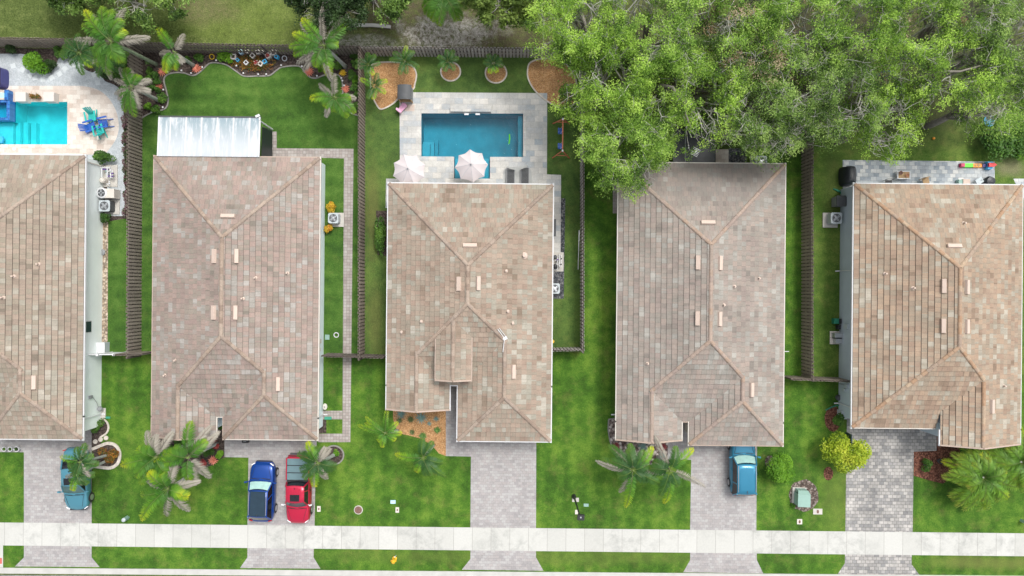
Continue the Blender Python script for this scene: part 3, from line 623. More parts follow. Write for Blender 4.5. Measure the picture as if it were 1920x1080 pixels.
class House:
    def __init__(s, label, rmat, wings, capmat, wallmat, fascia, cw=.345):
        s.w = wings; x0 = min(w.b[0] for w in wings); x1 = max(w.b[1] for w in wings); y0 = min(w.b[2] for w in wings); y1 = max(w.b[3] for w in wings)
        s.t = thing('house', label, 'house', ((x0 + x1) / 2, (y0 + y1) / 2, 0))
        s.roof_base(rmat, cw); s.caps(capmat); s.fascia(fascia); s.walls(wallmat)
    def z(s, x, y): return max([w.z(x, y) for w in s.w if w.has(x, y)] + [0])
    def roof_base(s, mat, cw):
        B = MB()
        for wi, w in enumerate(s.w):
            x0, x1, y0, y1 = w.b
            for k, P in enumerate(w.P):
                poly = [(x0, y0), (x1, y0), (x1, y1), (x0, y1)]
                for j, Q in enumerate(w.P):
                    if j != k: poly = clip(poly, Q[0] - P[0], Q[1] - P[1], Q[2] - P[2])
                pieces = [poly] if area(poly) > 1e-3 else []
                for wj, v in enumerate(s.w):
                    if wj == wi or v.over or w.over: continue
                    eps = -1e-4 if wj < wi else 1e-4; new = []
                    HSs = v.hs() + [(Q[0] - P[0], Q[1] - P[1], Q[2] - P[2] - eps) for Q in v.P]
                    for pc in pieces:
                        rem = pc
                        for (a, b_, c) in HSs:
                            o_ = clip(rem, -a, -b_, -c)
                            if area(o_) > 1e-3: new.append(o_)
                            rem = clip(rem, a, b_, c)
                            if area(rem) < 1e-3: break
                    pieces = new
                a, b_, c = P; g = math.hypot(a, b_); dx, dy = -a / g, -b_ / g; te = (c - ZE) / g if not w.over else (c - w.ze) / g
                for pc in pieces:
                    ts = [p[0] * dx + p[1] * dy for p in pc]; k0 = math.floor((te - max(ts)) / cw - 1e-6); k1 = math.ceil((te - min(ts)) / cw)
                    for q in range(k0, k1 + 1):
                        tb = te - q * cw; tt = tb - cw
                        st = clip(clip(pc, -dx, -dy, tb), dx, dy, -tt)
                        if area(st) < 1e-4: continue
                        lift = lambda p: .046 * ((p[0] * dx + p[1] * dy) - tt) / cw
                        pts = [(p[0], p[1], a * p[0] + b_ * p[1] + c + lift(p)) for p in st]
                        row = q + .5 + 40 * (abs(hash((round(dx), round(dy)))) % 7) + (300 if w.over else 0)
                        row = q + .5 + 40 * (int(round(dx) + 2 * round(dy)) + 3) + (300 if w.over else 0)
                        uv = [(-p[0] * dy + p[1] * dx + 200, row) for p in st]
                        B.face(pts, 0, uv)
                        n = len(pts)
                        for i in range(n):
                            p, r = st[i], st[(i + 1) % n]
                            if abs(p[0] * dx + p[1] * dy - tb) < 1e-4 and abs(r[0] * dx + r[1] * dy - tb) < 1e-4:
                                pa, pb = pts[i], pts[(i + 1) % n]
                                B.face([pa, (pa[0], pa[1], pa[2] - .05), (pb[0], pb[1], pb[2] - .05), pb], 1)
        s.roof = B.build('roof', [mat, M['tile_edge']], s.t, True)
    def exposed(s, wi, x, y, z):
        for j, v in enumerate(s.w):
            if j != wi and v.has(x, y, -1e-3) and v.z(x, y) > z - 2e-3: return False
        return True
    def caps(s, mat):
        B = MB(); cnt = 0
        for wi, w in enumerate(s.w):
            x0, x1, y0, y1 = w.b
            for k in range(len(w.P)):
                P = w.P[k]; poly = [(x0, y0), (x1, y0), (x1, y1), (x0, y1)]
                for j, Q in enumerate(w.P):
                    if j != k: poly = clip(poly, Q[0] - P[0], Q[1] - P[1], Q[2] - P[2])
                n = len(poly)
                for j in range(k + 1, len(w.P)):
                    Q = w.P[j]
                    for i in range(n):
                        p, r = poly[i], poly[(i + 1) % n]; f = lambda q: abs((Q[0] - P[0]) * q[0] + (Q[1] - P[1]) * q[1] + Q[2] - P[2])
                        if f(p) < 1e-5 and f(r) < 1e-5 and math.hypot(p[0] - r[0], p[1] - r[1]) > .1:
                            za, zb = w.z(*p), w.z(*r)
                            if za < zb: p, r, za, zb = r, p, zb, za
                            A = Vector((*p, za)); C = Vector((*r, zb)); L = (C - A).length; m = max(1, int(L / .4)); d = (C - A) / m
                            for q in range(m):
                                a_ = A + d * q; c_ = A + d * (q + 1.08); mid = A + d * (q + .5)
                                if not s.exposed(wi, mid.x, mid.y, mid.z): continue
                                if s.w.index(w) and any(v.has(mid.x, mid.y, -.05) and abs(v.z(mid.x, mid.y) - mid.z) < 1e-3 and s.w.index(v) < wi for v in s.w if v is not w): pass
                                t_ = d.normalized(); c_ = A + d * min(q + 1.08, m - .12); sd_ = t_.cross(Vector((0, 0, 1))).normalized(); up = sd_.cross(t_)
                                prof = [(-.14, -.03), (-.105, .025), (-.045, .055), (.045, .055), (.105, .025), (.14, -.03)]
                                V = [a_ + sd_ * u * .92 + up * (v + .01) for u, v in prof] + [c_ + sd_ * u + up * (v + .035) for u, v in prof]
                                B.raw(V, [(i2, i2 + 1, i2 + 7, i2 + 6) for i2 in range(5)] + [(6, 7, 8, 9, 10, 11)], 0, (float(cnt % 97), float(wi))); cnt += 1
        B.build('ridge_caps', mat, s.roof, True)
    def fascia(s, cfg):
        """cfg: default material then dict side->material; sides L R F B"""
        dm, ov = cfg; Bs = {}
        for wi, w in enumerate(s.w):
            if w.over and not getattr(w, 'ze', None): continue
            x0, x1, y0, y1 = w.b
            for side, ax, cst, lo, hi, out in (('L', 0, x0, y0, y1, -1), ('R', 0, x1, y0, y1, 1), ('F', 1, y0, x0, x1, -1), ('B', 1, y1, x0, x1, 1)):
                iv = [(lo, hi)]
                if not w.over:
                    for j, v in enumerate(s.w):
                        if j == wi or v.over: continue
                        vb = v.b; c0, c1, l0, l1 = (vb[0], vb[1], vb[2], vb[3]) if ax == 0 else (vb[2], vb[3], vb[0], vb[1])
                        e = 1e-3 if j < wi else -1e-3
                        if c0 - e <= cst <= c1 + e:
                            ni = []
                            for a, c in iv:
                                if l1 <= a or l0 >= c: ni.append((a, c)); continue
                                if a < l0: ni.append((a, l0))
                                if l1 < c: ni.append((l1, c))
                            iv = ni
                elif side == 'B': continue
                m = ov.get(side, dm)
                if w.over or (side == 'F' and getattr(w, 'ridge', None)): m = M['tanfascia']
                B = Bs.setdefault(m, MB())
                for a, c in iv:
                    if c - a < .05: continue
                    br = [a, c]
                    if ax == 1:
                        rx = getattr(w, 'ridge', (x0 + x1) / 2)
                        if a < rx < c: br = [a, rx, c]
                    g = lambda u: (w.z(cst, u) if ax == 0 else w.z(u, cst))
                    gable = ax == 1 and abs(g((a + c) / 2) - g(a)) + abs(g(a) - g(c)) > .05
                    for u, v in zip(br[:-1], br[1:]):
                        zu, zv = g(u), g(v)
                        if gable:
                            th, hh, up = .1, .16, .06
                            P = lambda u_, z_: Vector((u_, cst + out * .03, z_ - .03))
                            B.bar(P(u, zu + .0), P(v, zv + .0), th, .2); continue
                        th = .08; P = (lambda u_, z_: Vector((cst + out * .035, u_, z_ - .06))) if ax == 0 else (lambda u_, z_: Vector((u_, cst + out * .035, z_ - .061)))
                        e_ = .1 if True else 0
                        uu, vv = (u - (e_ if u == lo else 0), v + (e_ if v == hi else 0)) if ax == 0 else (u, v)
                        B.bar(P(uu, zu), P(vv, zv), th, .13)
        for m, B in Bs.items():
            if B.v: B.build('gutter' if m in (M['white'],) else 'fascia', m, s.t, True)
    def walls(s, mat):
        B = MB(); o = .38; main = s.w[0]
        for wi, w in enumerate(s.w):
            if w.over: continue
            x0, x1, y0, y1 = w.b
            if wi > 0: y1 = main.b[2] + o
            y0 += o; x0 += o; x1 -= o
            if y1 - y0 < .2: continue
            B.prism([(x0, y0), (x1, y0), (x1, y1), (x0, y1)], 0, ZE - .12 + SL * .3)
            rx = getattr(w, 'ridge', None)
            if rx: B.face([(x0, y0, ZE), (x1, y0, ZE), (rx, y0, w.z(rx, y0) - .06)])
            if wi > 0:
                hip = len(w.P) == 3
                if hip:
                    D = MB(); D.box(((x0 + x1) / 2, y0 - .03, 1.1), (min(4.6, x1 - x0 - 1), .05, 2.2)); D.build('garage_door', M['dimwhite'], s.t, True)
                else:
                    D = MB(); D.box(((x0 + x1) / 2, y0 - .02, 1.5), (1.5, .05, 1.4)); D.build('window', M['winglass'], s.t, True)
        B.build('wall', mat, s.t, True)
    def vents(s, lst, size=(.3, .95)):
        for (a, b_, hz) in lst:
            z = 3.9
            for _ in range(4): g = G(a, b_, z + .1); z = s.z(*g)
            e = .05; gx = (s.z(g[0] + e, g[1]) - s.z(g[0] - e, g[1])) / (2 * e); gy = (s.z(g[0], g[1] + e) - s.z(g[0], g[1] - e)) / (2 * e)
            n = Vector((-gx, -gy, 1)).normalized(); lx = (Vector((1, 0, 0)) if hz else Vector((0, 1, 0))); lx = (lx - n * lx.dot(n)).normalized(); ly = n.cross(lx)
            Mx = Matrix((lx, ly, n)).transposed(); B = MB(); B.box(Vector((g[0], g[1], z)) + n * .1, (size[1], size[0], .16), M=Mx, top=(.97, .8)); B.build('roof_vent', M['vent'], s.roof, True)
    def pipes(s, lst):
        for (a, b_, *k) in lst:
            z = 3.6
            for _ in range(4): g = G(a, b_, z + .15); z = s.z(*g)
            B = MB(); r = .06 if not k else .12
            B.lathe((g[0], g[1], z), [(r * 2.2, -.03), (r * 1.9, .04), (r, .06), (r, .28), (r * .6, .285)], 10)
            B.build('vent_pipe', M['vent'], s.roof, True)
def wing_hip(x0, x1, yf, yb): return Wing(x0, x1, yf, yb, [Lp(x0), Rp(x1), Fp(yf)])
def wing_gab(x0, x1, yf, yb):
    w = Wing(x0, x1, yf, yb, [Lp(x0), Rp(x1)]); w.ridge = (x0 + x1) / 2; return w
def main_box(x0, x1, ys, yr): return Wing(x0, x1, ys, yr, [Lp(x0), Rp(x1), Fp(ys), Bp(yr)])
# house one (left, partly out of frame)
x1 = HX(157.5, 550); x0 = x1 - 11.45; yr = HY(80, 291); ys = HY(80, 779); gf = HY(80, 823)
H1 = House('tan tiled house with white gutter at left, beside the turquoise pool', M['roof1'], [main_box(x0, x1, ys, yr), wing_hip(x1 - 6.75, x1, gf, ys + 5), wing_gab(x0, x1 - 7.2, gf + .2, ys + 4)], M['cap_a'], M['wall1'], (M['white'], {}))
H1.vents([(62, 717, 0)]); H1.pipes([(70, 495), (3, 558), (23, 518)])
x0, x1, yr, ys = HX(287, 550), HX(597.5, 550), HY(445, 294.5), HY(410, 781)
H2 = House('rose tiled house behind the blue car and the red pickup, white patio cover behind', M['roof2'], [main_box(x0, x1, ys, yr), wing_hip(HX(419, 800), x1, HY(506, 823.5), ys + 5), wing_gab(x0, HX(405, 800), HY(345, 818), ys + 4)], M['cap_a'], M['wall2'], (M['tanfascia'], {'F': M['dimwhite'], 'R': M['dimwhite']}))
H2.vents([(427, 406, 1), (402, 480, 0), (442, 480, 0), (401, 586, 0), (440, 586, 0), (520, 720, 0)]); H2.pipes([(538, 512), (478, 521), (454, 560), (328, 676), (308, 704)])
x0, x1, yr, ys = HX(726.5, 550), HX(1035, 550), HY(881, 345), HY(850, 722)
dz = 4.68; c = G(850, 660, 4.4)[0]; dy0 = G(850, 713, 4.4)[1]; hw = 1.19; dze = dz - SL * hw
dorm = Wing(c - hw, c + hw, dy0, G(850, 612, 4.47)[1] + .45, [(SL, 0, dze - SL * (c - hw)), (-SL, 0, dze + SL * (c + hw))], True); dorm.ridge = c; dorm.ze = dze
H3 = House('buff tiled house with a small entry gable, directly in front of the deep blue pool', M['roof3'], [main_box(x0, x1, ys, yr), wing_hip(HX(858, 780), x1, HY(945, 827), ys + 5), wing_gab(x0, HX(843, 740), HY(785, 767), ys + 4), dorm], M['cap_a'], M['wall3'], (M['white'], {}))
b = MB(); b.prism([(c - hw + .12, dy0 + .25), (c + hw - .12, dy0 + .25), (c + hw - .12, dy0 + 1.4), (c - hw + .12, dy0 + 1.4)], 2.6, dze - .02); b.face([(c - hw + .12, dy0 + .25, dze - .03), (c + hw - .12, dy0 + .25, dze - .03), (c, dy0 + .25, dz - .08)]); b.build('gable_wall', M['wall3'], H3.t, True)
H3.vents([(881, 461, 1), (861, 532, 0), (896, 531, 0), (962, 697, 0)]); H3.pipes([(983, 479, 1), (949, 508), (952, 584), (961, 606), (790, 603), (753, 623)])
b = MB()
def onroof(H, a, b_, up=.1):
    z = 3.8
    for _ in range(4): g = G(a, b_, z); z = H.z(*g)
    return Vector((g[0], g[1], z + up))
b.tube([onroof(H3, 933, 617), onroof(H3, 946, 634), onroof(H3, 943, 660)], .025, 6); b.tube([onroof(H3, 936, 615), onroof(H3, 949, 632)], .02, 6); q = onroof(H3, 947, 634); b.box(q, (.28, .22, .1), .5)
b.build('roof_conduit', M['white'], H3.roof, True)
x0, x1, yr, ys = HX(1158, 550), HX(1470, 550), HY(1330, 306.5), HY(1285, 790)
H4 = House('grey tiled house half under the oaks, azure car parked at its garage', M['roof4'], [main_box(x0, x1, ys, yr), wing_hip(HX(1292, 810), x1, HY(1380, 834.5), ys + 5), wing_gab(x0, HX(1278, 810), HY(1215, 824), ys + 4)], M['cap_c'], M['wall3'], (M['dimwhite'], {'F': M['tanfascia']}))
H4.vents([(1328, 418, 1), (1310, 492, 0), (1350, 493, 0), (1309, 597, 0), (1349, 598, 0), (1409, 731, 0)]); H4.pipes([(1424, 522), (1358, 572), (1215, 682), (1378, 537)])
x0, x1, yr, ys = HX(1599.5, 550), HX(1915, 550), HY(1757, 346), HY(1675, 802)
rx = G(1843, 760, 4.15)[0]; rp = (SL, 0, (ZE + SL * (x1 - rx)) - SL * rx)
w5 = Wing(HX(1754, 800), x1, HY(1820, 831), ys + 5, [rp, Rp(x1)]); w5.ridge = rx
H5 = House('sandy tiled house at right with a long grey blue side wall', M['roof5'], [main_box(x0, x1, ys, yr), w5], M['cap_b'], M['wall5'], (M['white'], {'F': M['dimwhite']}))
H5.vents([(1790, 462, 1), (1772, 536, 0), (1813, 538, 0), (1771, 611, 0), (1813, 612, 0), (1860, 762, 0)]); H5.pipes([(1661, 513), (1714, 540), (1809, 418), (1884, 724)])

def part_box(name, H, x, y, z, d, mat, rz=0):
    b = MB(); b.box((x, y, z), d, rz); return b.build(name, mat, H.t, True)
W1 = H1.w[0].b[1] - .38; W2 = H2.w[0].b[1] - .38; W5 = H5.w[0].b[0] + .38; W3 = H3.w[0].b[1] - .38
part_box('window', H1, W1 + .02, G(166, 613, 1.8)[1], 1.75, (.06, .75, .8), M['winglass'])
part_box('window_frame', H1, W1 + .012, G(166, 613, 1.8)[1], 1.75, (.05, .87, .92), M['white'])
part_box('window', H5, W5 - .02, G(1585, 690, 1)[1] - 5, 1.6, (.05, .9, .9), M['winglass'])
def spout(H, wx, sgn, py, pxr, mat='white', base=0.1):
    y = G(pxr, py, 1.5)[1]; b = MB(); b.bar((wx + sgn * .33, y, 2.6), (wx + sgn * .09, y, 2.35), .08, .06); b.bar((wx + sgn * .06, y, 2.37), (wx + sgn * .06, y, base), .08, .06); b.bar((wx + sgn * .06, y, base + .02), (wx + sgn * .35, y - .02, base - .04), .08, .06)
    b.build('downspout', M[mat], H.t, True)
spout(H1, W1, 1, 783, 170); spout(H1, W1, 1, 306, 165, 'dimwhite'); spout(H2, W2, 1, 784, 605); spout(H5, W5, -1, 507, 1586); spout(H5, W5, -1, 762, 1586); spout(H4, H4.w[0].b[0] + .38, -1, 784, 1152)
b = MB(); y_ = G(175, 745, 1.5)[1]; b.box((W1 + .08, y_, 1.4), (.14, .22, .3)); b.lathe((W1 + .2, y_ - 1.0, .5), [(.16, -.1), (.19, 0), (.16, .1), (.05, .12)], 12); b.tube([(W1 + .08, y_, 1.2), (W1 + .08, y_ - .5, .7), (W1 + .15, y_ - .9, .6)], .02, 5); b.build('hose_reel', M['grey'], H1.t, True)
# white wall box, vinyl fence section between one and two
# grey conduits and boxes on wall of house five
for (py_, zz, sy, sz) in [(612, 1.2, .35, .5), (724, 1.3, .3, .35), (731, 1.0, .2, .3)]:
    part_box('meter_box', H5, W5 - .07, G(1580, py_, zz)[1], zz, (.13, sy, sz), M['acbody'])
b = MB(); ya, yb_ = G(1582, 716, 1.5)[1], G(1582, 724, 1.5)[1]; b.tube([(W5 - .04, ya, .2), (W5 - .04, ya, 1.9), (W5 - .04, ya + .6, 2.2)], .02, 5); b.tube([(W5 - .04, yb_, .2), (W5 - .04, yb_, 1.2)], .02, 5); b.build('conduit', M['grey'], H5.t, True)
part_box('meter_box', H2, W2 + .06, G(606, 640, 1.2)[1], 1.2, (.12, .3, .45), M['dimwhite']); part_box('meter_box', H2, W2 + .06, G(606, 655, 1.2)[1], 1.3, (.1, .25, .3), M['dimwhite'])

# ---------------------------------------------------------------- fences
def fence(label, a, c, mat, H=1.83, step=.25, pw=.165, name='wooden_fence', cat='fence', lean=0):
    A = Vector((*G(*a), 0)); C = Vector((*G(*c), 0)); L = (C - A).length; d = (C - A) / L; n = Vector((-d.y, d.x, 0)); t_ = thing(name, label, cat, A)
    rr = random.Random(int(L * 100)); B = MB(); k = 0; x = .07
    while x < L:
        sgn = 1 if k % 2 == 0 else -1; h = H + rr.uniform(-.02, .02); p = A + d * x + n * sgn * .055; ang = math.atan2(d.y, d.x)
        q = Vector((rr.uniform(-.012, .012), rr.uniform(-.012, .012), 0))
        B.bar(p + Vector((0, 0, .03)), p + q + Vector((0, 0, h)), .018, pw, up=tuple(d)) if False else B.raw([p + d * u + n * v + Vector((0, 0, z)) + (q if z > 1 else Vector((0, 0, 0))) for z in (.03, h) for u, v in ((-pw / 2, -.009), (pw / 2, -.009), (pw / 2, .009), (-pw / 2, .009))], [(0, 3, 2, 1), (4, 5, 6, 7), (0, 1, 5, 4), (1, 2, 6, 5), (2, 3, 7, 6), (3, 0, 4, 7)])
        x += step / 2; k += 1
    B.build('pickets', mat, t_, True)
    for z in (.35, 1.0, 1.62):
        B = MB(); B.bar(A + Vector((0, 0, z)), C + Vector((0, 0, z)), .07, .09); B.build('rail', M['fdark'], t_, True)
    m = max(1, int(round(L / 2.44)))
    for i in range(m + 1):
        p = A + d * (L * i / m); B = MB(); B.box((p.x, p.y, H / 2 + .02), (.085, .085, H + .04), math.atan2(d.y, d.x)); B.build('post', M['fdark'], t_, True)
    return t_
fence('dark brown wooden fence between the turquoise pool yard and the rose tiled house', (266.5, 98), (264, 667), M['fence'])
fence('left stretch of rear fence behind the white gravel yard', (-90, 86), (264, 92), M['fence'])
fence('middle stretch of rear fence behind the dark planting bed', (268, 97), (681, 103.5), M['fence3'])
fence('grey right stretch of rear fence behind the round mulch beds', (684, 104), (1086, 108), M['fence2'])
fence('thin wooden fence between the paved garden path and the pool lawn', (683.5, 106), (683, 670), M['fence'])
fence('wooden fence right of the buff tiled house, beside the swing set', (1089, 112), (1089, 657), M['fence2'])
fence('wooden fence right of the grey tiled house', (1503.5, 115), (1503.5, 708), M['fence'])
fence('hidden rear stretch of fence under the oak crowns', (1093, 110), (1500, 113), M['fence2'])
fence('short front fence piece joining the rose tiled house at its left', (241, 661), (291, 659.5), M['fence'])
fence('short front fence piece right of the rose tiled house', (616, 663), (727, 666), M['fence3'])
fence('short front fence piece right of the buff tiled house', (1030, 653), (1088, 652), M['fence2'])
fence('short front fence piece right of the grey tiled house', (1465, 705), (1574, 709), M['fence'])
# white vinyl fence
A = Vector((*G(186, 661), 0)); C = Vector((*G(240, 660.5), 0)); t_ = thing('vinyl_fence', 'short white vinyl fence beside the pale green wall', 'fence', A)
b = MB(); d = (C - A)
for i in range(14): p = A + d * ((i + .5) / 14); b.box((p.x, p.y, .85), (.12, .04, 1.6))
b.build('pickets', M['white'], t_, True); 
for z in (.25, 1.62): b = MB(); b.bar(A + Vector((0, 0, z)), C + Vector((0, 0, z)), .07, .1); b.build('rail', M['white'], t_, True)
for f_ in (0, .45, 1): p = A + d * f_; b = MB(); b.box((p.x, p.y, .9), (.13, .13, 1.8)); b.box((p.x, p.y, 1.82), (.17, .17, .05)); b.build('post', M['white'], t_, True)
# ---------------------------------------------------------------- plants
def leaf_quads(C, size, asp, rng, up=.6, spread=None):
    """C (N,3) leaf centres -> (N,4,3) quads, random turn, biased to face up"""
    N = len(C); nrm = rng.normal(size=(N, 3)); nrm[:, 2] = np.abs(nrm[:, 2]) + up * 2; nrm /= np.linalg.norm(nrm, axis=1)[:, None]
    a = rng.normal(size=(N, 3)); a -= nrm * (a * nrm).sum(1)[:, None]; a /= np.linalg.norm(a, axis=1)[:, None]; b_ = np.cross(nrm, a)
    s = size * rng.uniform(.6, 1.35, N)[:, None]; a = a * s; b_ = b_ * s * asp
    return np.stack([C - a, C - b_ + a * .1, C + a, C + b_ + a * .1], 1)
def rand_uv(N, rng, base=None, j=1.0):
    u = rng.uniform(0, 1, N) if base is None else np.clip(base + rng.normal(0, .13 * j, N), 0, 1); v = rng.uniform(0, 1, N)
    return np.repeat(np.stack([u, v], 1)[:, None, :], 4, 1)
def bush(name, label, cat, p, r, h, mat, n=900, leaf=.07, seed=0, group=None, rx=None, ry=None, rz=0, asp=.5, lumps=7, base=0.0):
    rng = np.random.default_rng(seed + 11); rx = rx or r; ry = ry or r
    t_ = thing(name, label, cat, (p[0], p[1], 0), rz, group)
    cl = rng.uniform(-1, 1, (lumps * 3, 2)); cl = cl[(cl ** 2).sum(1) < 1][:lumps]; K = len(cl)
    cz = rng.uniform(.45, .8, K); idx = rng.integers(0, K, n); d = rng.normal(size=(n, 3)); d /= np.linalg.norm(d, axis=1)[:, None]; d[:, 2] = np.abs(d[:, 2]) * .9 - .15
    rad = rng.uniform(.75, 1.05, n)[:, None] * .48; P = np.stack([cl[idx, 0] * .62, cl[idx, 1] * .62, cz[idx] - .12], 1) + d * rad * np.array([1, 1, .75])
    C = P * np.array([rx, ry, h]); C[:, 2] = np.maximum(C[:, 2], .04) + base
    fast_quads('foliage', leaf_quads(C, leaf, asp, rng), mat, t_, rand_uv(n, rng, np.repeat(rng.uniform(.25, .75, K)[None], n, 0)[np.arange(n), idx] + (d[:, 2] - .3) * .25))
    b = MB()
    for k in range(min(K, 5)): b.tube([(0, 0, 0), (cl[k, 0] * rx * .25, cl[k, 1] * ry * .25, h * .3), (cl[k, 0] * rx * .5, cl[k, 1] * ry * .5, h * .6)], [.03 * h + .008, .02, .008], 5)
    b.build('stem', M['bark'], t_)
    return t_
def rosette(label, cat, p, r, mat, n=14, seed=0, group=None, name='rosette_plant', w=.16, lift=.5, z0=.02):
    rr = random.Random(seed); b = MB()
    for ring, (k, l, e) in enumerate([(n, 1.0, .25), (int(n * .7), .75, .7), (max(3, int(n * .4)), .45, 1.15)]):
        for i in range(k):
            a = 2 * PI * (i + .4 * ring + rr.uniform(-.15, .15)) / k; L = r * l * rr.uniform(.85, 1.1); e_ = e + rr.uniform(-.1, .1)
            pts = []; 
            for q in (0, .35, .7, 1): 
                hor = L * q * math.cos(e_ * (1 - .5 * q)); z = z0 + .03 + L * lift * (math.sin(e_) * q) - .1 * L * q * q * (1 if ring == 0 else 0); pts.append((hor, z))
            ws = [w * r * .6, w * r, w * r * .7, .004]; dx, dy = math.cos(a), math.sin(a); V = []
            for (hr, z), ww in zip(pts, ws): V += [(hr * dx - dy * ww, hr * dy + dx * ww, z + ww * .5), (hr * dx, hr * dy, z), (hr * dx + dy * ww, hr * dy - dx * ww, z + ww * .5)]
            F = [];
            for q in range(3):
                for s in (0, 1): F.append((q * 3 + s, q * 3 + s + 1, q * 3 + s + 4, q * 3 + s + 3))
            b.raw([(x + p[0], y + p[1], z) for x, y, z in V], F)
    o = b.build(name, mat, loc=(p[0], p[1], 0)); return tag(o, label, cat, group)
def frond_geo(base, az, el0, droop, L, wl, n, rr, sides=2, curl=0, sag=.5, narrow=1.0):
    """returns rachis points, list of leaflet quads, uvs"""
    pts = [Vector(base)]; e = el0; a = az; st = L / n; dirs = []
    for i in range(n):
        t_ = i / n; e_ = el0 - droop * t_ ** 1.1; a_ = az + curl * t_
        d = Vector((math.cos(a_) * math.cos(e_), math.sin(a_) * math.cos(e_), math.sin(e_))); pts.append(pts[-1] + d * st); dirs.append(d)
    Q = []; U = []
    for i in range(max(1, int(n * .12)), n):
        t_ = i / n; d = dirs[i]; side = d.cross(Vector((0, 0, 1))).normalized(); up = side.cross(d)
        wid = wl * (math.sin(PI * min(1, .16 + .8 * t_)) ** .6) * (1.0 if t_ < .9 else .75)
        for s in (-1, 1):
            for k in range(sides):
                lift = rr.uniform(-.45, .35) if sides > 1 else .1; fw = .3 + .75 * t_ + rr.uniform(-.12, .12)
                ld = (side * s * narrow + d * fw + up * lift).normalized(); l = wid * rr.uniform(.85, 1.12); b0 = pts[i] + d * st * k / sides
                mid = b0 + ld * l * .5; tip = b0 + ld * l + Vector((0, 0, -sag * l * rr.uniform(.5, 1.1))); mid.z -= sag * l * .12
                wv = ld.cross(up).normalized() * (.012 + l * .025) + Vector((0, 0, .004)); 
                Q.append([b0, mid + wv, tip, mid - wv]); u = t_; U.append((u, rr.random()))
    return pts, Q, U
def palm(label, base, crown, h, spec, seed=0, L=2.2, wl=.6, group=None, mats=('frond', 'frondx'), trunk=.12, n=24, sides=2, name='palm_tree', tm='palmtrunk', cat='palm tree', shaft=True, multi=None):
    """spec: list of (image angle deg (0 right, 90 down), elevation, droop, length factor, dry?)"""
    rr = random.Random(seed); B0 = G3(*base); C0 = G3(crown[0], crown[1], h); t_ = thing(name, label, cat, B0, 0, group); C = C0 - B0
    b = MB(); mid = C * .5; mid.x *= .85; mid.y *= .85; mid.z *= 1.05
    prof = [(0, 1.5), (.08, 1.15), (.3, 1.0), (.6, .9), (.85, .8), (1, .55)]
    P = []; 
    for k, (f, r_) in enumerate(prof):
        q = mid * (2 * f * (1 - f)) + C * f * f; P.append(q - (Vector((0, 0, .02)) if f == 0 else Vector((0, 0, 0))))
    b.tube(P, [trunk * r_ for _, r_ in prof], 10); b.build('trunk', M[tm], t_, smooth=True)
    if shaft:
        b = MB(); b.tube([C - (C - mid).normalized() * .5, C - (C - mid).normalized() * .2, C + Vector((0, 0, .25))], [trunk * .8, trunk * .95, trunk * .25], 8); b.build('crown_shaft', M['rachis'], t_, smooth=True)
    G_ = {0: ([], [], MB()), 1: ([], [], MB()), 2: ([], [], MB())}
    if len(spec) < 15: spec = spec + [(s_[0] + rr.uniform(15, 35), s_[1] + rr.uniform(5, 20), s_[2] + 15, s_[3] * rr.uniform(.65, .9), 0) for s_ in spec[1::4]]
    for (ang, el, dr, lf, dry) in spec:
        a = R(-ang) + rr.uniform(-.08, .08); bs = C + Vector((math.cos(a) * .06, math.sin(a) * .06, 0))
        pts, Q, U = frond_geo(bs, a, R(el), R(dr), L * lf * 1.05, wl * (.7 if dry == 1 else .92), int(n * 1.5), rr, sides, rr.uniform(-.45, .45), .9 if dry == 1 else .45, .7 if dry == 1 else 1)
        q, u, mb = G_[dry]; q += Q; u += U; m = len(pts); mb.tube(pts[::3] + [pts[-1]], [.011 * (1 - i / (m / 3 + 1)) + .004 for i in range(len(pts[::3]) + 1)], 4)
    for k, nm, mm, rm in ((0, 'fronds', mats[0], 'rachis'), (1, 'dry_fronds', mats[1], 'frondx'), (2, 'yellow_fronds', 'frondy', 'rachis')):
        q, u, mb = G_[k]
        if not q: continue
        V = np.array([[tuple(v) for v in r_] for r_ in q]); uv = np.repeat(np.array(u)[:, None, :], 4, 1)
        o = fast_quads(nm, V, M[mm] if k != 1 else M['frondx'], t_, uv); r_ = mb.build('midribs', M[rm], o)
    return t_
def ring(k, el, dr, lf, rr, dryp=0, start=0, yel=0):
    return [(start + 360 * i / k + rr.uniform(-14, 14), el + rr.uniform(-10, 10), dr + rr.uniform(-12, 12), lf * rr.uniform(.85, 1.1), 1 if rr.random() < dryp else (2 if rr.random() < yel else 0)) for i in range(k)]
rr = random.Random(5)
# front palms of house two: three crowns
palm('feathery palm with yellow tips, nearest the tiled eave at left of its group of three', (353, 833), (292, 858), 4.4, [(175, 22, 55, 1.1, 2), (128, 18, 50, .95, 0), (235, 15, 60, .85, 1), (300, 15, 55, .85, 1), (345, 25, 60, .7, 0), (205, 60, 90, .6, 0), (270, 40, 80, .7, 1), (60, 35, 80, .6, 0)], 1, 2.2, .62, 'tall palms in front of the rose tiled house', n=30)
palm('right hand palm with green and silver fronds beside the entry bed', (406, 832), (353, 858), 4.4, [(268, 18, 50, 1.05, 0), (168, 22, 55, 1.1, 2), (325, 18, 45, 1.15, 1), (318, 40, 70, .8, 0), (40, 12, 60, .9, 1), (65, 20, 65, .8, 1), (190, 55, 85, .6, 0), (300, 15, 50, 1.1, 1), (230, 45, 70, .5, 0)], 2, 2.2, .62, 'tall palms in front of the rose tiled house', n=30)
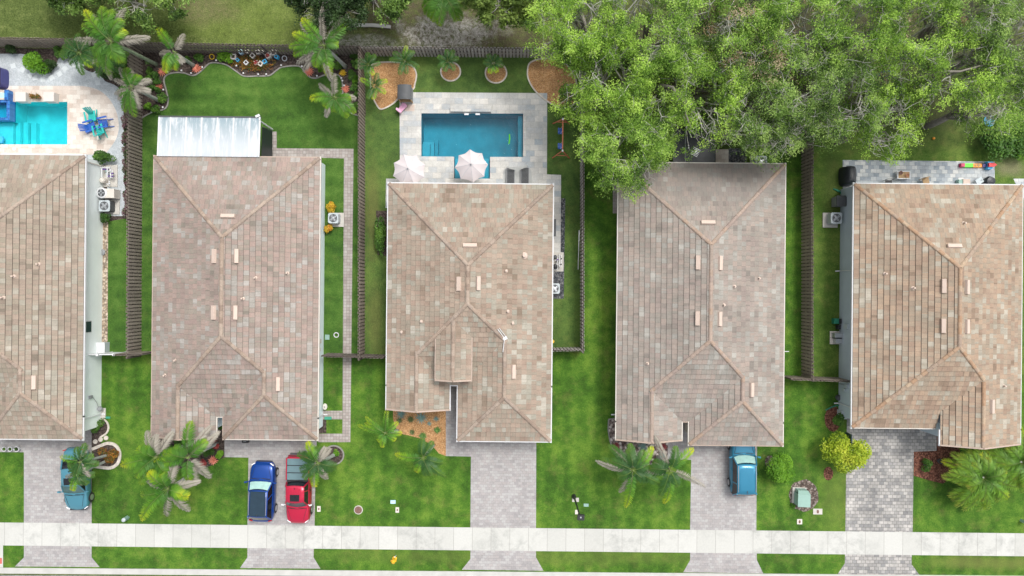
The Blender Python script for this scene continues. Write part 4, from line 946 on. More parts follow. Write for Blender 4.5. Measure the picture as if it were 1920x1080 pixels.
palm('lowest palm of its group of three, mostly dry silver fronds, near the pavement', (374, 880), (316, 916), 4.4, [(140, 20, 45, 1.25, 2), (95, 10, 60, 1.0, 1), (55, 10, 60, .95, 1), (345, 20, 60, .9, 1), (20, 40, 90, .65, 2), (225, 40, 60, .75, 2), (195, 15, 60, 1.0, 1), (280, 20, 60, .9, 1), (155, 10, 50, 1.0, 0), (0, 60, 100, .5, 2)], 3, 2.2, .62, 'tall palms in front of the rose tiled house', n=30)
# palm over the red pickup
palm('stocky palm with bushy dark and blossom coloured fronds over the bed of the red pickup', (628, 852), (596, 868), 3.6, ring(9, 30, 95, .8, rr, .5) + [(110, 20, 60, 1.1, 2), (210, 25, 70, 1.0, 0), (240, 30, 60, 1.0, 2), (150, 30, 80, .9, 0), (60, 25, 90, .9, 1)], 4, 1.55, .5, n=22, mats=('frondd', 'frondx'))
# palms over the teal sedan
palm('upper of two dark palms leaning from the flower bed over the teal sedan', (203, 853), (151, 866), 3.4, ring(6, 25, 80, .85, rr, .12) + [(200, 25, 60, 1.15, 2), (290, 30, 70, 1.0, 0)], 5, 1.25, .4, 'palms over the sedan', n=20, mats=('frondd', 'frondx'), trunk=.09)
palm('lower of two dark palms leaning from the flower bed over the teal sedan', (200, 864), (147, 889), 3.4, ring(8, 25, 85, .8, rr, .05) + [(120, 25, 60, 1.0, 2)], 6, 1.2, .4, 'palms over the sedan', n=20, mats=('frondd', 'frondx'), trunk=.09)
# young palms in front of house three
palm('young palm with one upright yellow frond left of the orange mulch bed', (745, 807), (722, 812), 2.3, [(272, 35, 55, 1.25, 2), (195, 25, 60, 1.35, 0), (215, 30, 60, 1.2, 0), (320, 35, 75, .8, 0), (30, 30, 80, .6, 0), (100, 35, 80, .7, 0), (355, 30, 80, .8, 0)], 7, 1.45, .35, n=20, sides=1, trunk=.09, mats=('frondy', 'frondx'))
palm('young palm with curved fronds at the tip of the orange mulch bed', (813, 835), (793, 858), 2.6, [(185, 30, 60, 1.3, 2), (40, 30, 75, 1.4, 0), (75, 35, 80, .9, 0), (255, 35, 70, .9, 0), (300, 35, 80, .9, 0), (110, 30, 80, .8, 2), (20, 20, 70, 1.0, 0)], 8, 1.45, .42, n=20, sides=2, trunk=.09, mats=('frondd', 'frondx'))
# palms in front of house four
palm('left palm of the pair by the river pebble bed, one long drooping frond tipped yellow', (1172, 858), (1187, 882), 4.0, [(190, 15, 40, 1.0, 0), (187, 18, 45, 1.15, 1), (98, 22, 60, 1.2, 2), (105, 12, 55, .85, 1), (320, 25, 65, .95, 2), (235, 22, 55, 1.05, 0), (25, 18, 45, 1.0, 0), (45, 30, 80, .6, 0), (260, 40, 80, .7, 0), (300, 30, 70, .7, 0), (150, 40, 80, .5, 0)], 9, 2.15, .5, 'pair of palms in front of the grey roofed house', n=28, mats=('frondd', 'frondx'))
palm('right palm of the pair, yellow tipped fronds over the driveway edge', (1234, 857), (1256, 882), 4.0, [(310, 25, 55, 1.0, 2), (88, 22, 60, 1.1, 2), (18, 15, 40, 1.25, 1), (245, 15, 45, 1.15, 1), (165, 20, 60, .9, 1), (175, 25, 70, .8, 0), (290, 35, 60, .8, 0), (60, 40, 90, .6, 0), (215, 35, 80, .6, 0)], 10, 2.1, .5, 'pair of palms in front of the grey roofed house', n=28, mats=('frondd', 'frondx'))
# rear palms
palm('tall leaning palm straddling the corner of the rear fence', (293, 121), (208, 78), 5.8, [(225, 35, 50, 1.15, 2), (205, 20, 50, 1.1, 0), (185, 12, 50, 1.35, 1), (285, 15, 60, 1.25, 1), (250, 30, 55, 1.1, 0), (265, 30, 60, 1.0, 0), (100, 20, 85, 1.1, 0), (130, 15, 75, 1.0, 0), (0, 15, 55, 1.15, 1), (50, 30, 80, .7, 0), (330, 45, 80, .6, 2), (150, 25, 85, .8, 0), (235, 10, 50, 1.25, 1)], 11, 2.0, .62, 'leaning palms at the rear fence', n=28, tm='palmtrunk_g')
palm('palm with two yellow green fronds against the rear fence', (363, 123), (327, 98), 3.6, [(240, 30, 60, 1.25, 2), (110, 25, 70, .95, 2), (150, 15, 60, .6, 1), (175, 10, 60, .8, 1), (300, 20, 60, .9, 1), (60, 20, 60, .5, 1), (90, 15, 70, .7, 0)], 12, 1.55, .5, 'leaning palms at the rear fence', n=24, mats=('frondy', 'frondx'))
palm('grey tufted palm leaning over the dark fence beside the gravel', (297, 188), (247, 163), 4.2, [(200, 20, 60, .9, 1), (230, 25, 60, 1.0, 1), (160, 15, 60, .9, 1), (95, 15, 70, 1.25, 0), (115, 10, 70, 1.2, 0), (270, 25, 60, .8, 1), (330, 15, 70, .8, 1), (20, 15, 70, .7, 1), (255, 40, 80, .5, 2), (140, 10, 70, 1.0, 1), (75, 15, 70, .9, 1)], 13, 1.55, .5, 'leaning palms at the rear fence', n=24)
palm('big crowned palm over the rear fence above the garden pots', (648, 125), (607, 86), 5.0, [(232, 30, 55, 1.15, 2), (215, 20, 50, 1.15, 1), (195, 30, 55, 1.1, 2), (168, 20, 65, 1.15, 0), (150, 15, 65, 1.2, 1), (268, 25, 45, 1.35, 1), (320, 25, 55, 1.2, 0), (308, 20, 50, 1.2, 1), (90, 15, 75, 1.2, 1), (110, 40, 90, .8, 0), (128, 20, 80, 1.2, 1), (70, 30, 90, .8, 0), (185, 25, 60, 1.2, 0), (345, 45, 90, .5, 0), (80, 20, 80, 1.0, 2)], 14, 1.9, .55, 'leaning palms at the rear fence', n=28)
palm('smaller palm at the right end of the dark rear bed with four pale dry fronds', (655, 205), (628, 183), 3.3, [(185, 30, 60, 1.1, 2), (30, 25, 70, 1.1, 0), (60, 25, 75, 1.0, 0), (265, 20, 50, 1.05, 1), (210, 15, 50, 1.0, 1), (125, 15, 60, .95, 1), (345, 15, 60, .9, 1), (10, 35, 80, .7, 0), (90, 30, 80, .6, 0)], 15, 1.5, .5, 'leaning palms at the rear fence', n=24, mats=('frond', 'frondx'))
# slender bushy palms in the pool yard
for i, (bp, cp, lb, sc_) in enumerate([((700, 128), (690, 122), 'bushy young palm at the upper left corner of the big orange mulch bed', 1.0), ((758, 125), (759, 115), 'bushy young palm at the upper right of the big orange mulch bed', 1.1), ((712, 168), (703, 162), 'bushy young palm with yellow fronds at the left side of the big orange mulch bed', 1.1),
                                   ((843, 127), (839, 115), 'small palm rising from the left round mulch bed', .9), ((928, 130), (925, 119), 'small palm rising from the right round mulch bed', .7), ((1062, 183), (1066, 178), 'dark small palm in the mulch bed under the oak crown', .8)]):
    palm(lb, bp, cp, 1.5, ring(7, 42, 70, sc_, rr, 0, i * 17, .1 if i != 2 else .5), 20 + i, .95, .34, 'bushy young palms in the mulch beds', n=16, sides=1, trunk=.06, mats=('frondd', 'frondx'), name='young_palm')
# palms along the gravel corner of house one
for i, (bp, cp, lb) in enumerate([((185, 122), (150, 100), 'palm clump with dark fronds at the corner of the white gravel'), ((214, 125), (200, 112), 'low green palm beneath the tall leaning palm')]):
    palm(lb, bp, cp, 2.6, ring(11, 32, 80, 1.0, rr, .15, i * 17, .1), 40 + i, 1.4, .42, n=18, sides=2, trunk=.08, mats=('frondd', 'frondx'))
# fan palms at the right edge
palm('wide bushy palm with olive and gold fronds beside the entry of the sandy tiled house', (1835, 883), (1843, 895), 1.9, ring(24, 40, 95, 1.1, rr, 0, 0, .1) + ring(24, 24, 75, 1.3, rr, 0, 9, .15) + ring(16, 60, 110, .85, rr, 0, 9, 0), 50, 2.0, .6, 'bushy palms at the right edge', n=22, mats=('frondg', 'frondx'), trunk=.16, shaft=False)
palm('bushy palm cut by the right edge of the picture', (1902, 860), (1914, 866), 2.1, ring(24, 40, 95, 1.1, rr, 0, 0, .1) + ring(22, 22, 75, 1.3, rr, 0, 9, .15) + ring(14, 60, 110, .85, rr, 0, 9, 0), 51, 2.0, .6, 'bushy palms at the right edge', n=22, mats=('frondg', 'frondx'), trunk=.16, shaft=False)
palm('light green drooping palm at the top edge behind the rear fence', (826, 10), (832, -8), 3.2, ring(17, 35, 105, 1.0, rr, 0, 0, .1), 52, 2.1, .6, n=22, mats=('frond', 'frondx'))

# shrubs -------------------------------------------------------------
def gb(name, label, pxy, rp, h, mat, **k):
    return bush(name, label, k.pop('cat', 'shrub'), G(*pxy, h * .5), rp * .0385, h, M[mat], **k)
gb('shrub', 'round bright green shrub on the lawn right of the azure car', (1465, 878), 29, 1.9, 'lime', n=4200, leaf=.065, seed=1, lumps=14)
gb('small_tree', 'yellow green small tree at the driveway edge of the sandy tiled house', (1583, 845), 42, 2.8, 'yellowleaf', n=5200, leaf=.08, seed=2, lumps=14, cat='small tree')
gb('shrub', 'dark green shrub in red mulch against the grey blue wall', (1569, 789), 16, 1.1, 'hedge', n=800, leaf=.07, seed=3)
gb('shrub', 'low green shrub in the red mulch bed left of the potted plant', (1737, 873), 12, .7, 'hedge', n=500, leaf=.07, seed=4)
gb('shrub', 'tiny yellow green shrub beside the green transformer', (1488, 947), 5, .3, 'lime', n=120, leaf=.05, seed=5)
gb('shrub', 'round yellow green shrub on the white gravel below the rear fence', (66, 117), 24, 1.3, 'lime', n=2200, leaf=.07, seed=6, lumps=10)
gb('shrub', 'dark mixed shrub right of the round one in the gravel bulge', (92, 122), 15, .6, 'darkleaf', n=600, leaf=.07, seed=7)
gb('shrub', 'clipped oval shrub at the rear corner of the pale green wall', (191, 295), 20, 1.2, 'hedge', n=1700, leaf=.06, seed=8, rx=.95, ry=.5, lumps=9)
gb('shrub', 'small shrub below the air conditioner on the gravel strip', (199, 405), 13, .8, 'hedge', n=700, leaf=.05, seed=9)
gb('croton', 'yellow croton above the air conditioner of the rose tiled house', (620, 389), 10, .8, 'croton', n=420, leaf=.09, seed=10)
gb('croton', 'orange croton below the air conditioner of the rose tiled house', (617, 428), 9, .7, 'croton', n=300, leaf=.09, seed=12)
gb('hedge', 'tall narrow hedge along the left wall of the buff tiled house', (713, 440), 10, 1.3, 'hedge', n=2000, leaf=.07, seed=13, rx=.4, ry=1.6, lumps=14, cat='hedge')
gb('shrub', 'dark shrub in the small bed by the front corner of the pale green wall', (184, 800), 15, .7, 'hedge', n=600, leaf=.06, seed=14)
gb('flower_bed', 'dark mixed foliage with red and orange flowers in the curved paver bed', (203, 852), 19, .5, 'flower', n=900, leaf=.06, seed=15, cat='flowers')
gb('shrub', 'bright green tuft in the round bed beside the red pickup', (631, 849), 7, .5, 'lime', n=220, leaf=.06, seed=16)
for i, (a, c_, r, mt, lb) in enumerate([(334, 822, 15, 'hedge', 'shrub at the left end of the bed under the front eave'), (372, 832, 20, 'hedge', 'wide shrub in the middle of the bed under the front eave'), (312, 845, 14, 'hedge', 'low shrub under the left palm crown'), (391, 848, 11, 'hedge', 'low dark shrub between the palms and the red bromeliad'),
        (410, 790, 8, 'hedge', 'small shrub in the narrow entry gap of the rose tiled house'), (413, 853, 8, 'lime', 'bright shrub next to the entry paving'), (404, 836, 6, 'redleaf', 'crimson leaved plant beside the entry paving'), (380, 868, 7, 'redleaf', 'red and green plant at the lower bed edge')]):
    gb('shrub', lb, (a, c_), r, .6, mt, n=420, leaf=.07, seed=60 + i)
for i, (a, c_, r) in enumerate([(163, 92, 16), (20, 88, 12), (115, 97, 14), (140, 100, 12), (180, 98, 14), (218, 100, 15), (232, 120, 13), (205, 138, 15), (222, 142, 14), (196, 120, 13), (238, 95, 10)]):
    gb('shrub', '%s shrub from the left in the dark bed behind the white gravel' % ['fourth', 'first', 'second', 'third', 'fifth', 'eighth', 'tenth', 'seventh', 'ninth', 'sixth', 'last'][i], (a, c_), r, .9, ['hedge', 'darkleaf', 'hedge'][i % 3], n=520, leaf=.08, seed=80 + i, group='shrubs in the dark corner bed')
L2 = [(278, 132, 8, 'lowest left'), (290, 142, 8, ''), (276, 150, 9, ''), (294, 153, 7, ''), (281, 164, 9, ''), (296, 168, 6, ''), (277, 200, 8, ''), (305, 184, 11, ''), (292, 205, 9, ''), (375, 107, 10, ''), (333, 115, 7, ''), (420, 104, 16, ''), (433, 110, 10, ''), (634, 122, 9, ''), (626, 105, 8, ''), (665, 103, 11, ''), (666, 118, 9, ''), (659, 140, 10, ''), (668, 150, 8, ''), (664, 165, 10, ''), (667, 178, 9, ''), (666, 200, 9, ''), (600, 130, 5, ''), (352, 112, 6, '')]
W2L = ['green shrub by the left fence of the rear bed, first down from the corner', 'second shrub down from the corner by the left fence', 'third shrub down from the corner, yellowish, by the left fence', 'fourth small shrub down from the corner', 'fifth shrub down, just above the second coral rosette', 'small shrub beside the second coral rosette', 'lowest shrub of the left bed, against the fence', 'grey green shrub at the foot of the tufted palm trunk', 'dark shrub below the tufted palm trunk',
       'green leafy shrub in the rear bed right of the leaning trunk', 'small shrub under the yellow green palm', 'wide lime shrub against the rear fence left of the garden pots', 'right half clump of the lime shrub next to the garden pots', 'light shrub right of the big palm trunk base', 'small shrub between palm trunk and rear fence', 'upright dark shrub in the top right bed corner', 'second shrub in the top right bed corner', 'broad green shrub beside the thin fence, upper', 'shrub beside the thin fence, below the broad one', 'shrub beside the thin fence, middle',
       'shrub beside the thin fence, behind the small palm', 'lowest shrub of the right bed beside the thin fence', 'tiny light green tuft between the coral stars', 'tiny shrub below the palm by the rear fence']
for i, (a, c_, r, _) in enumerate(L2): gb('shrub', W2L[i], (a, c_), r, .55, ['hedge', 'hedge', 'lime', 'hedge'][i % 4] if i not in (11, 12) else 'lime', n=300 if r < 12 else 600, leaf=.07, seed=120 + i, group='shrubs in the dark rear bed')
gb('flower_mass', 'dark bedding plants with orange flowers around the garden pots', (475, 118), 20, .35, 'flower', n=1500, leaf=.06, seed=200, rx=1.7, ry=.65, lumps=20, cat='flowers')
# vine along fence
for k in range(7):
    gb('climbing_vine', 'pink and green leafy vine on the dark fence, %s plant from the top' % ['first', 'second', 'third', 'fourth', 'fifth', 'sixth', 'last'][k], (235 + k * .4, 232 + k * 27), 14, 1.0, 'vine', n=420, leaf=.06, seed=210 + k, rx=.22, ry=.58, group='vines along the dark fence', cat='vine')
# rosettes
for i, (a, c_, r, mt, lb) in enumerate([(305, 135, 8, 'aloe_r', 'coral rosette in the rear bed near the fence corner'), (298, 163, 8, 'aloe_r', 'coral rosette at the narrowest part of the left bed'), (369, 129, 9, 'aloe_r', 'coral star plant at the foot of the right leaning trunk'), (580, 135, 9, 'aloe_r', 'bright orange star plant below the big crowned palm'), (612, 131, 7, 'aloe_r', 'small coral star plant right of the bright orange one'), (648, 167, 8, 'aloe_r', 'pinkish rosette by the small palm at the right bed'),
        (643, 137, 7, 'stone_y', 'pale yellow rosette ring at the bend of the right bed'), (331, 126, 5, 'aloe_g', 'small tan rosette below the yellow green palm'), (400, 863, 9, 'aloe_r', 'red bromeliad at the lower bed edge by the entry paving'), (402, 825, 7, 'aloe_dr', 'dark crimson rosette under the eave'), (278, 117, 6, 'aloe_g', 'small green rosette in the fence corner'),
        (790, 783, 12, 'agave', 'large blue grey agave in the orange mulch bed'), (753, 776, 10, 'agave', 'blue grey agave at the left eave corner of the orange mulch bed'), (749, 788, 6, 'aloe_d', 'small dark rosette at the left side of the orange mulch bed'), (770, 786, 7, 'aloe_d', 'dark rosette left of the large agave'), (773, 810, 6, 'aloe_d', 'dark rosette near the lower left edge of the orange mulch bed'), (793, 817, 8, 'aloe_g', 'green gold rosette at the lower edge of the orange mulch bed'), (820, 806, 7, 'aloe_g', 'yellow green rosette near the right side of the orange mulch bed'), (805, 794, 5, 'agave', 'tiny agave in the middle of the orange mulch bed'), (818, 785, 6, 'agave', 'small agave at the top right of the orange mulch bed'),
        (1155, 836, 8, 'aloe_dr', 'dark red rosette at the left side of the pebble bed'), (1242, 838, 9, 'aloe_dr', 'dark red rosette at the right end of the pebble bed'), (1205, 836, 10, 'agave', 'grey green agave under the eave in the pebble bed'), (1241, 855, 8, 'agave', 'pale agave at the lower right of the pebble bed')]):
    rosette(lb, 'succulent', G(a, c_), r * .043, M[mt], 13, i, None, 'succulent', w=.13 if mt != 'agave' else .07, lift=.6)
# ---------------------------------------------------------------- oaks
def oak(label, cpx, rp, h, mat, seed, base=None, dens=1.0, dead=0, name='oak_tree', squash=1.0, leaf=.054, group='oak trees behind the houses', tan=0.0, limb=None):
    rng = np.random.default_rng(seed); rr_ = random.Random(seed); ct = G3(cpx[0], cpx[1], h * .8); Rr = rp * (CAMH - h * .8) / FPX
    bx = G3(*(base or (960 + (cpx[0] - 960) * .87 + rr_.uniform(-20, 20), 540 + (cpx[1] - 540) * .87 + rr_.uniform(-14, 14))))
    t_ = thing(name, label, 'tree', bx, 0, group); C = ct - bx
    tb = MB(); tw = MB(); fork = Vector((C.x * .3, C.y * .3, h * .28)); tb.tube([(0, 0, -.05), fork * .5 + Vector((.1, 0, 0)), fork], [.3, .24, .22], 8)
    tips = []; nl = 7 + rr_.randint(0, 2); lobe = [rr_.uniform(.78, 1.12) for _ in range(nl)]
    def wob(a, c_, j, n=3):
        P = [a]
        for i in range(1, n): f_ = i / n; P.append(a.lerp(c_, f_) + Vector((rr_.uniform(-j, j), rr_.uniform(-j, j), rr_.uniform(-j, j) + j * .6)))
        P.append(c_); return P
    for i in range(nl):
        az = 2 * PI * (i + rr_.uniform(-.3, .3)) / nl; d1 = Rr * .5 * lobe[i]; e1 = Vector((C.x + math.cos(az) * d1, C.y + math.sin(az) * d1 * squash, h * rr_.uniform(.6, .75)))
        P1 = wob(fork, e1, .35, 4); tb.tube(P1, [.17, .14, .11, .09, .07], 7)
        for j in range(5):
            a2 = az + rr_.uniform(-1.15, 1.15); d2 = Rr * rr_.uniform(.3, 1.0) * lobe[i]; dz = h * (.74 + .26 * (1 - (d2 / Rr) ** 2)) + rr_.uniform(-.5, .4)
            e2 = Vector((C.x + math.cos(a2) * d2, C.y + math.sin(a2) * d2 * squash, dz - .4)); s2_ = P1[rr_.choice((2, 3, 4))]
            P2 = wob(s2_, e2, .22, 3); tw.tube(P2, [.06, .045, .035, .022], 5)
            for k in range(4):
                a3 = a2 + rr_.uniform(-2.2, 2.2); d3 = rr_.uniform(.35, .95); e3 = e2 + Vector((math.cos(a3) * d3, math.sin(a3) * d3, rr_.uniform(-.25, .45)))
                P3 = wob(P2[rr_.choice((2, 3))], e3, .1, 2); tw.tube(P3, [.022, .015, .007], 4); isd = rr_.random() < dead
                if not isd: tips.append(tuple(e3))
                if isd or rr_.random() < .4:
                    for q in range(4 if isd else 2):
                        e4 = e3 + Vector((rr_.uniform(-.5, .5), rr_.uniform(-.5, .5), rr_.uniform(.0, .35))); tw.tube(wob(e3, e4, .06, 2), [.013, .009, .005], 3)
    for _ in range(2):
        ga = rr_.uniform(0, 2 * PI); gd = Rr * rr_.uniform(.25, .85); gr_ = rr_.uniform(.45, .8); tips = [q for q in tips if math.hypot(q[0] - C.x - math.cos(ga) * gd, q[1] - C.y - math.sin(ga) * gd) > gr_]
    T = np.array(tips); per = int(160 * max(dens, .8)); idx = np.repeat(np.arange(len(T)), per); N = len(idx)
    d = rng.normal(size=(N, 3)); d /= np.linalg.norm(d, axis=1)[:, None]; rad = rng.uniform(0, 1, N) ** .45
    cs = rng.uniform(.26, .52, len(T)); P = T[idx] + d * (rad * cs[idx])[:, None] * np.array([1, 1, .55])
    # finer sub clumps so that the crown breaks up
    sub = rng.integers(0, 6, N); sv = rng.normal(size=(len(T), 6, 3)) * .2; P += sv[idx, sub]
    br = rng.uniform(.05, .95, len(T)); bval = br[idx] + d[:, 2] * .12  # leaves low in a clump get darker: underside shade painted into their tone
    isT = (rng.uniform(size=len(T)) < tan)[idx]; Qd = leaf_quads(P, leaf, .48, rng, .35); U = rand_uv(N, rng, bval)
    fast_quads('crown', Qd[~isT], M[mat], t_, U[~isT])
    if isT.any(): fast_quads('dead_foliage', Qd[isT], M['tanleaf'], t_, U[isT])
    if limb:
        P_ = [G3(a, b_, z) - bx for a, b_, z in limb]; w_ = MB(); w_.tube([(0, 0, 0)] + P_, [.2] + [.13 - .1 * i / len(P_) for i in range(len(P_))], 8); w_.build('limb', M['bark'], t_, smooth=True)
    tb.build('trunk', M['bark'], t_, smooth=True); tw.build('branches', M['twig'], t_)
    return t_
OK_ = [((1090, 55), 86, 9.0, 'oak3', 'bright green oak at the left end of the canopy, top edge of the picture', 1.0, 0, (1105, 105)),
       ((1148, 146), 84, 9.0, 'oak3', 'broad bright oak overhanging the rear fence corner and the mulch bed', 1.05, .02, (1135, 200)),
       ((1172, 283), 74, 8.0, 'oak1', 'oak leaning over the roof corner of the grey tiled house', 1.1, .06, (1160, 270)),
       ((1215, 45), 98, 9.5, 'oak1', 'second oak from the left along the top edge', 1.0, .06, (1200, 110)),
       ((1215, 232), 56, 7.5, 'oak1', 'mid green oak between the thick bare limb and the black patio', 1.0, .08, (1225, 262)),
       ((1322, 178), 80, 8.5, 'oak3', 'bright oak with long bare pale limbs above the black patio', .95, .12, (1265, 175)),
       ((1312, 62), 92, 9.5, 'oak1', 'oak with bleached twigs at the top edge, left of the tan dead patches', .9, .16, (1300, 120)),
       ((1398, 95), 92, 8.5, 'oak2', 'dull oak mixed with tan dead foliage near the top centre right', .85, .14, None),
       ((1415, 205), 72, 8.0, 'oak2', 'shaded oak behind the middle of the grey tiled house', .95, .1, None),
       ((1490, 45), 95, 9.5, 'oak1', 'fifth oak along the top edge, deep green', .95, .08, None),
       ((1480, 165), 88, 8.5, 'oak2', 'thin crowned oak with many grey twigs', .75, .22, None),
       ((1450, 245), 48, 7.0, 'oak2', 'half bare oak with pale tangled twigs above the rear right roof corner', .5, .5, None),
       ((1590, 60), 98, 9.5, 'oak1', 'sixth oak along the top edge', .95, .1, None),
       ((1575, 185), 85, 8.5, 'oak2', 'oak at the left of the shaded back lawn of the sandy tiled house', .8, .12, None),
       ((1700, 65), 100, 9.5, 'oak3', 'light green oak along the top edge with fanned pale branches', .95, .12, None),
       ((1658, 230), 70, 7.5, 'oak3', 'lowest bright oak limb hanging over the shaded back lawn', .7, .08, None),
       ((1790, 130), 105, 9.0, 'oak3', 'wide light green oak with a long horizontal grey limb', .85, .16, (1700, 150)),
       ((1805, 30), 85, 9.5, 'oak2', 'dull oak at the top edge near the right corner', .9, .1, None),
       ((1885, 85), 85, 9.0, 'oak2', 'oak cut by the right edge of the picture', .8, .12, None),
       ((1868, 178), 62, 7.5, 'oak1', 'thin oak above the blue disc swing at the right', .6, .2, None), ((1395, 12), 70, 9.5, 'oak1', 'bright crown filling the top edge between two duller oaks', .95, .08, None)]
for i, (c_, r_, h_, mt, lb, dn, dd, bs) in enumerate(OK_): oak(lb, c_, r_, h_, mt, 300 + i, bs, dn, dd, tan={7: .3, 20: .1, 12: .06, 17: .06}.get(i, 0), limb={5: [(1222, 166, 5.0), (1240, 160, 6.6), (1262, 164, 7.4), (1272, 182, 7.8), (1285, 194, 7.7), (1286, 215, 7.6), (1296, 240, 7.3)], 16: [(1650, 158, 6.0), (1700, 152, 6.8), (1730, 143, 7.3), (1768, 134, 7.9), (1800, 134, 8.2), (1850, 120, 8)], 0: [(1085, 12, 6), (1095, 38, 7.3), (1101, 55, 7.6), (1110, 30, 7.8)]}.get(i))
# other trees at the top edge
oak('dense dark tree at the top edge behind the rear fence', (612, -8), 66, 6.0, 'darkleaf', 401, (620, 0), 1.7, 0, 'broadleaf_tree', .75, .075, None)
oak('feathery green tree at the top edge left of centre', (250, -30), 70, 6.0, 'oak2', 402, (250, 0), 1.2, 0, 'broadleaf_tree', .8, .09, None)
oak('small dark tree at the top left corner', (130, -45), 60, 5.0, 'oak2', 403, (120, -10), 1.2, 0, 'broadleaf_tree', .8, .09, None)
oak('light green pine at the top edge right of the drooping palm', (935, -22), 56, 7.0, 'pine', 404, (930, 10), 1.1, 0, 'pine_tree', .9, .1, None)
oak('tree cut by the top edge right of the dark dense tree', (705, -28), 42, 5.0, 'oak2', 405, (700, 0), 1.0, 0, 'broadleaf_tree', .8, .09, None)
gb('shrub', 'large dark shrub with yellow green tips at the right edge of the shaded lawn', (1893, 255), 55, 1.8, 'hedge', n=3600, leaf=.1, seed=410, lumps=16)
gb('shrub', 'lime tipped shrub below the large dark one at the right edge', (1915, 282), 26, 1.2, 'lime', n=900, leaf=.08, seed=411)
# ---------------------------------------------------------------- vehicles
def vehicle(name, label, cat, pxy, hz, paintm, L, W, H, belt, st, gh, rot=0.0, wheels=(.78, -.80), wr=.33, rooff='roof', suv=True, shade=False, sunroof=None, truck=False, glass='glassd', bonnet=None, group=None):
    """st: body stations (y fraction of half length, half width fraction, top z); gh: greenhouse (front base, front top, rear top, rear base) in fractions, base half width, top half width"""
    g = G(*pxy, .8); t_ = thing(name, label, cat, (g[0], g[1], .018), rot, group); hl, hw = L / 2, W / 2
    B = MB(); rings = []; nS = 13
    for (fy, fw, zt) in st:
        y = fy * hl; w = fw * hw; zb = .2 if abs(fy) < .93 else .3
        half = [(0, zb), (w * .86, zb), (w * .97, zb + .12), (w, zb + (zt - zb) * .42), (w * .985, zb + (zt - zb) * .72), (w * .94, zt - .07), (w * .84, zt - .01), (w * .5, zt + .035), (0, zt + .05)]
        ring_ = [(x, y, z) for x, z in half] + [(-x, y, z) for x, z in half[-2:0:-1]]; rings.append(ring_)
    n = len(rings[0]); V = [p for r_ in rings for p in r_]; F = []
    for i in range(len(rings) - 1):
        for k in range(n): k2 = (k + 1) % n; F.append((i * n + k, i * n + k2, (i + 1) * n + k2, (i + 1) * n + k))
    F += [tuple(range(n)), tuple((len(rings) - 1) * n + k for k in range(n))[::-1]]
    B.raw(V, F); body = B.build('body', paintm, t_, smooth=True, sub=2)
    fb, ft, rt, rb, wb, wt = gh; zb = belt - .02
    def rg(yf, yr, w, z, bow, ins=0):
        fr = [(w * u, yf * hl - bow * abs(u) ** 2.2 * hl, z) for u in (-1, -.5, 0, .5, 1)]; re = [(w * u, yr * hl + bow * .6 * abs(u) ** 2 * hl, z) for u in (1, .5, 0, -.5, -1)]
        sr = [(w, yf * hl - bow * hl + ((yr + bow * .6) - (yf - bow)) * hl * q, z) for q in (.33, .66)]; slf = [(-w, y, z) for (_, y, _) in sr[::-1]]
        return fr + sr + re + slf
    a = rg(fb, rb, hw * wb, zb, .07); c = rg(ft, rt, hw * wt, H - .05, .04); m = len(a)
    segs = {'windshield': range(0, 4), 'side_window': None, 'rear_window': range(7, 11)}
    for nm, ks in (('windshield', range(0, 4)), ('side_window', range(4, 7)), ('rear_window', range(7, 11)), ('side_window', range(11, 14))):
        Q = MB()
        for k in ks: k2 = (k + 1) % m; Q.face([a[k], a[k2], c[k2], c[k]])
        Q.build(nm, (M['glass'] if shade else M['wscreen']) if nm == 'windshield' else M['sglass'], t_, smooth=True)
    # roof: crowned panel
    R_ = MB(); lo = [(x * 1.02, y, z) for x, y, z in c]; mid = [(x * .93, y * .985 + .0, z + .045) for x, y, z in c]; inn = [(x * .6, ((ft + rt) / 2 * hl) + (y - (ft + rt) / 2 * hl) * .7, z + .075) for x, y, z in c]
    V = lo + mid + inn; F = []
    for q in (0, 1):
        for k in range(m): k2 = (k + 1) % m; F.append((q * m + k, q * m + k2, (q + 1) * m + k2, (q + 1) * m + k))
    F.append(tuple(2 * m + k for k in range(m))); R_.raw(V, F); R_.build('roof', paintm, t_, smooth=True)
    if sunroof:
        S = MB(); y0, y1, w = sunroof; S.prism([(-w * hw, y0 * hl), (w * hw, y0 * hl), (w * hw * .96, y1 * hl), (-w * hw * .96, y1 * hl)], H + .0, H + .035, scale=.97); S.build('sunroof', M['sglass'] if w < .6 else M['panoglass'], t_)
    P = MB()
    for k, w_ in ((0, .07), (4, .07), (7, .1), (11, .1)):
        P.bar(a[k], c[k], w_, .06)
    for sx in (-1, 1):
        for q in (.42,):
            i0 = 4 if sx > 0 else 7 + 4
            pa = Vector(a[5 if sx > 0 else 12]); pc = Vector(c[5 if sx > 0 else 12]); P.bar(pa, pc, .08, .04)
    P.build('pillars', paintm, t_)
    I = MB(); I.prism([(x * .97, y * .97) for x, y, z in a], .5, belt - .05); I.build('interior', M['cabin'], t_)
    for sx in (-.42, .42):
        s_ = MB(); s_.box((sx * hw, (ft * .4 + rt * .6) * hl + .35, belt + .12), (.46, .2, .5)); s_.box((sx * hw, (ft * .4 + rt * .6) * hl + .34, belt + .42), (.24, .12, .16)); s_.build('seat', M['grey'], t_)
    if shade:
        s_ = MB(); k0 = [(Vector(a[k]) * (1 - q) + Vector(c[k]) * q) * .97 for q in (.12, .9) for k in range(5)]
        for k in range(4): s_.face([k0[k], k0[k + 1], k0[k + 6], k0[k + 5]])
        s_.build('sun_shade', M['shade'], t_)
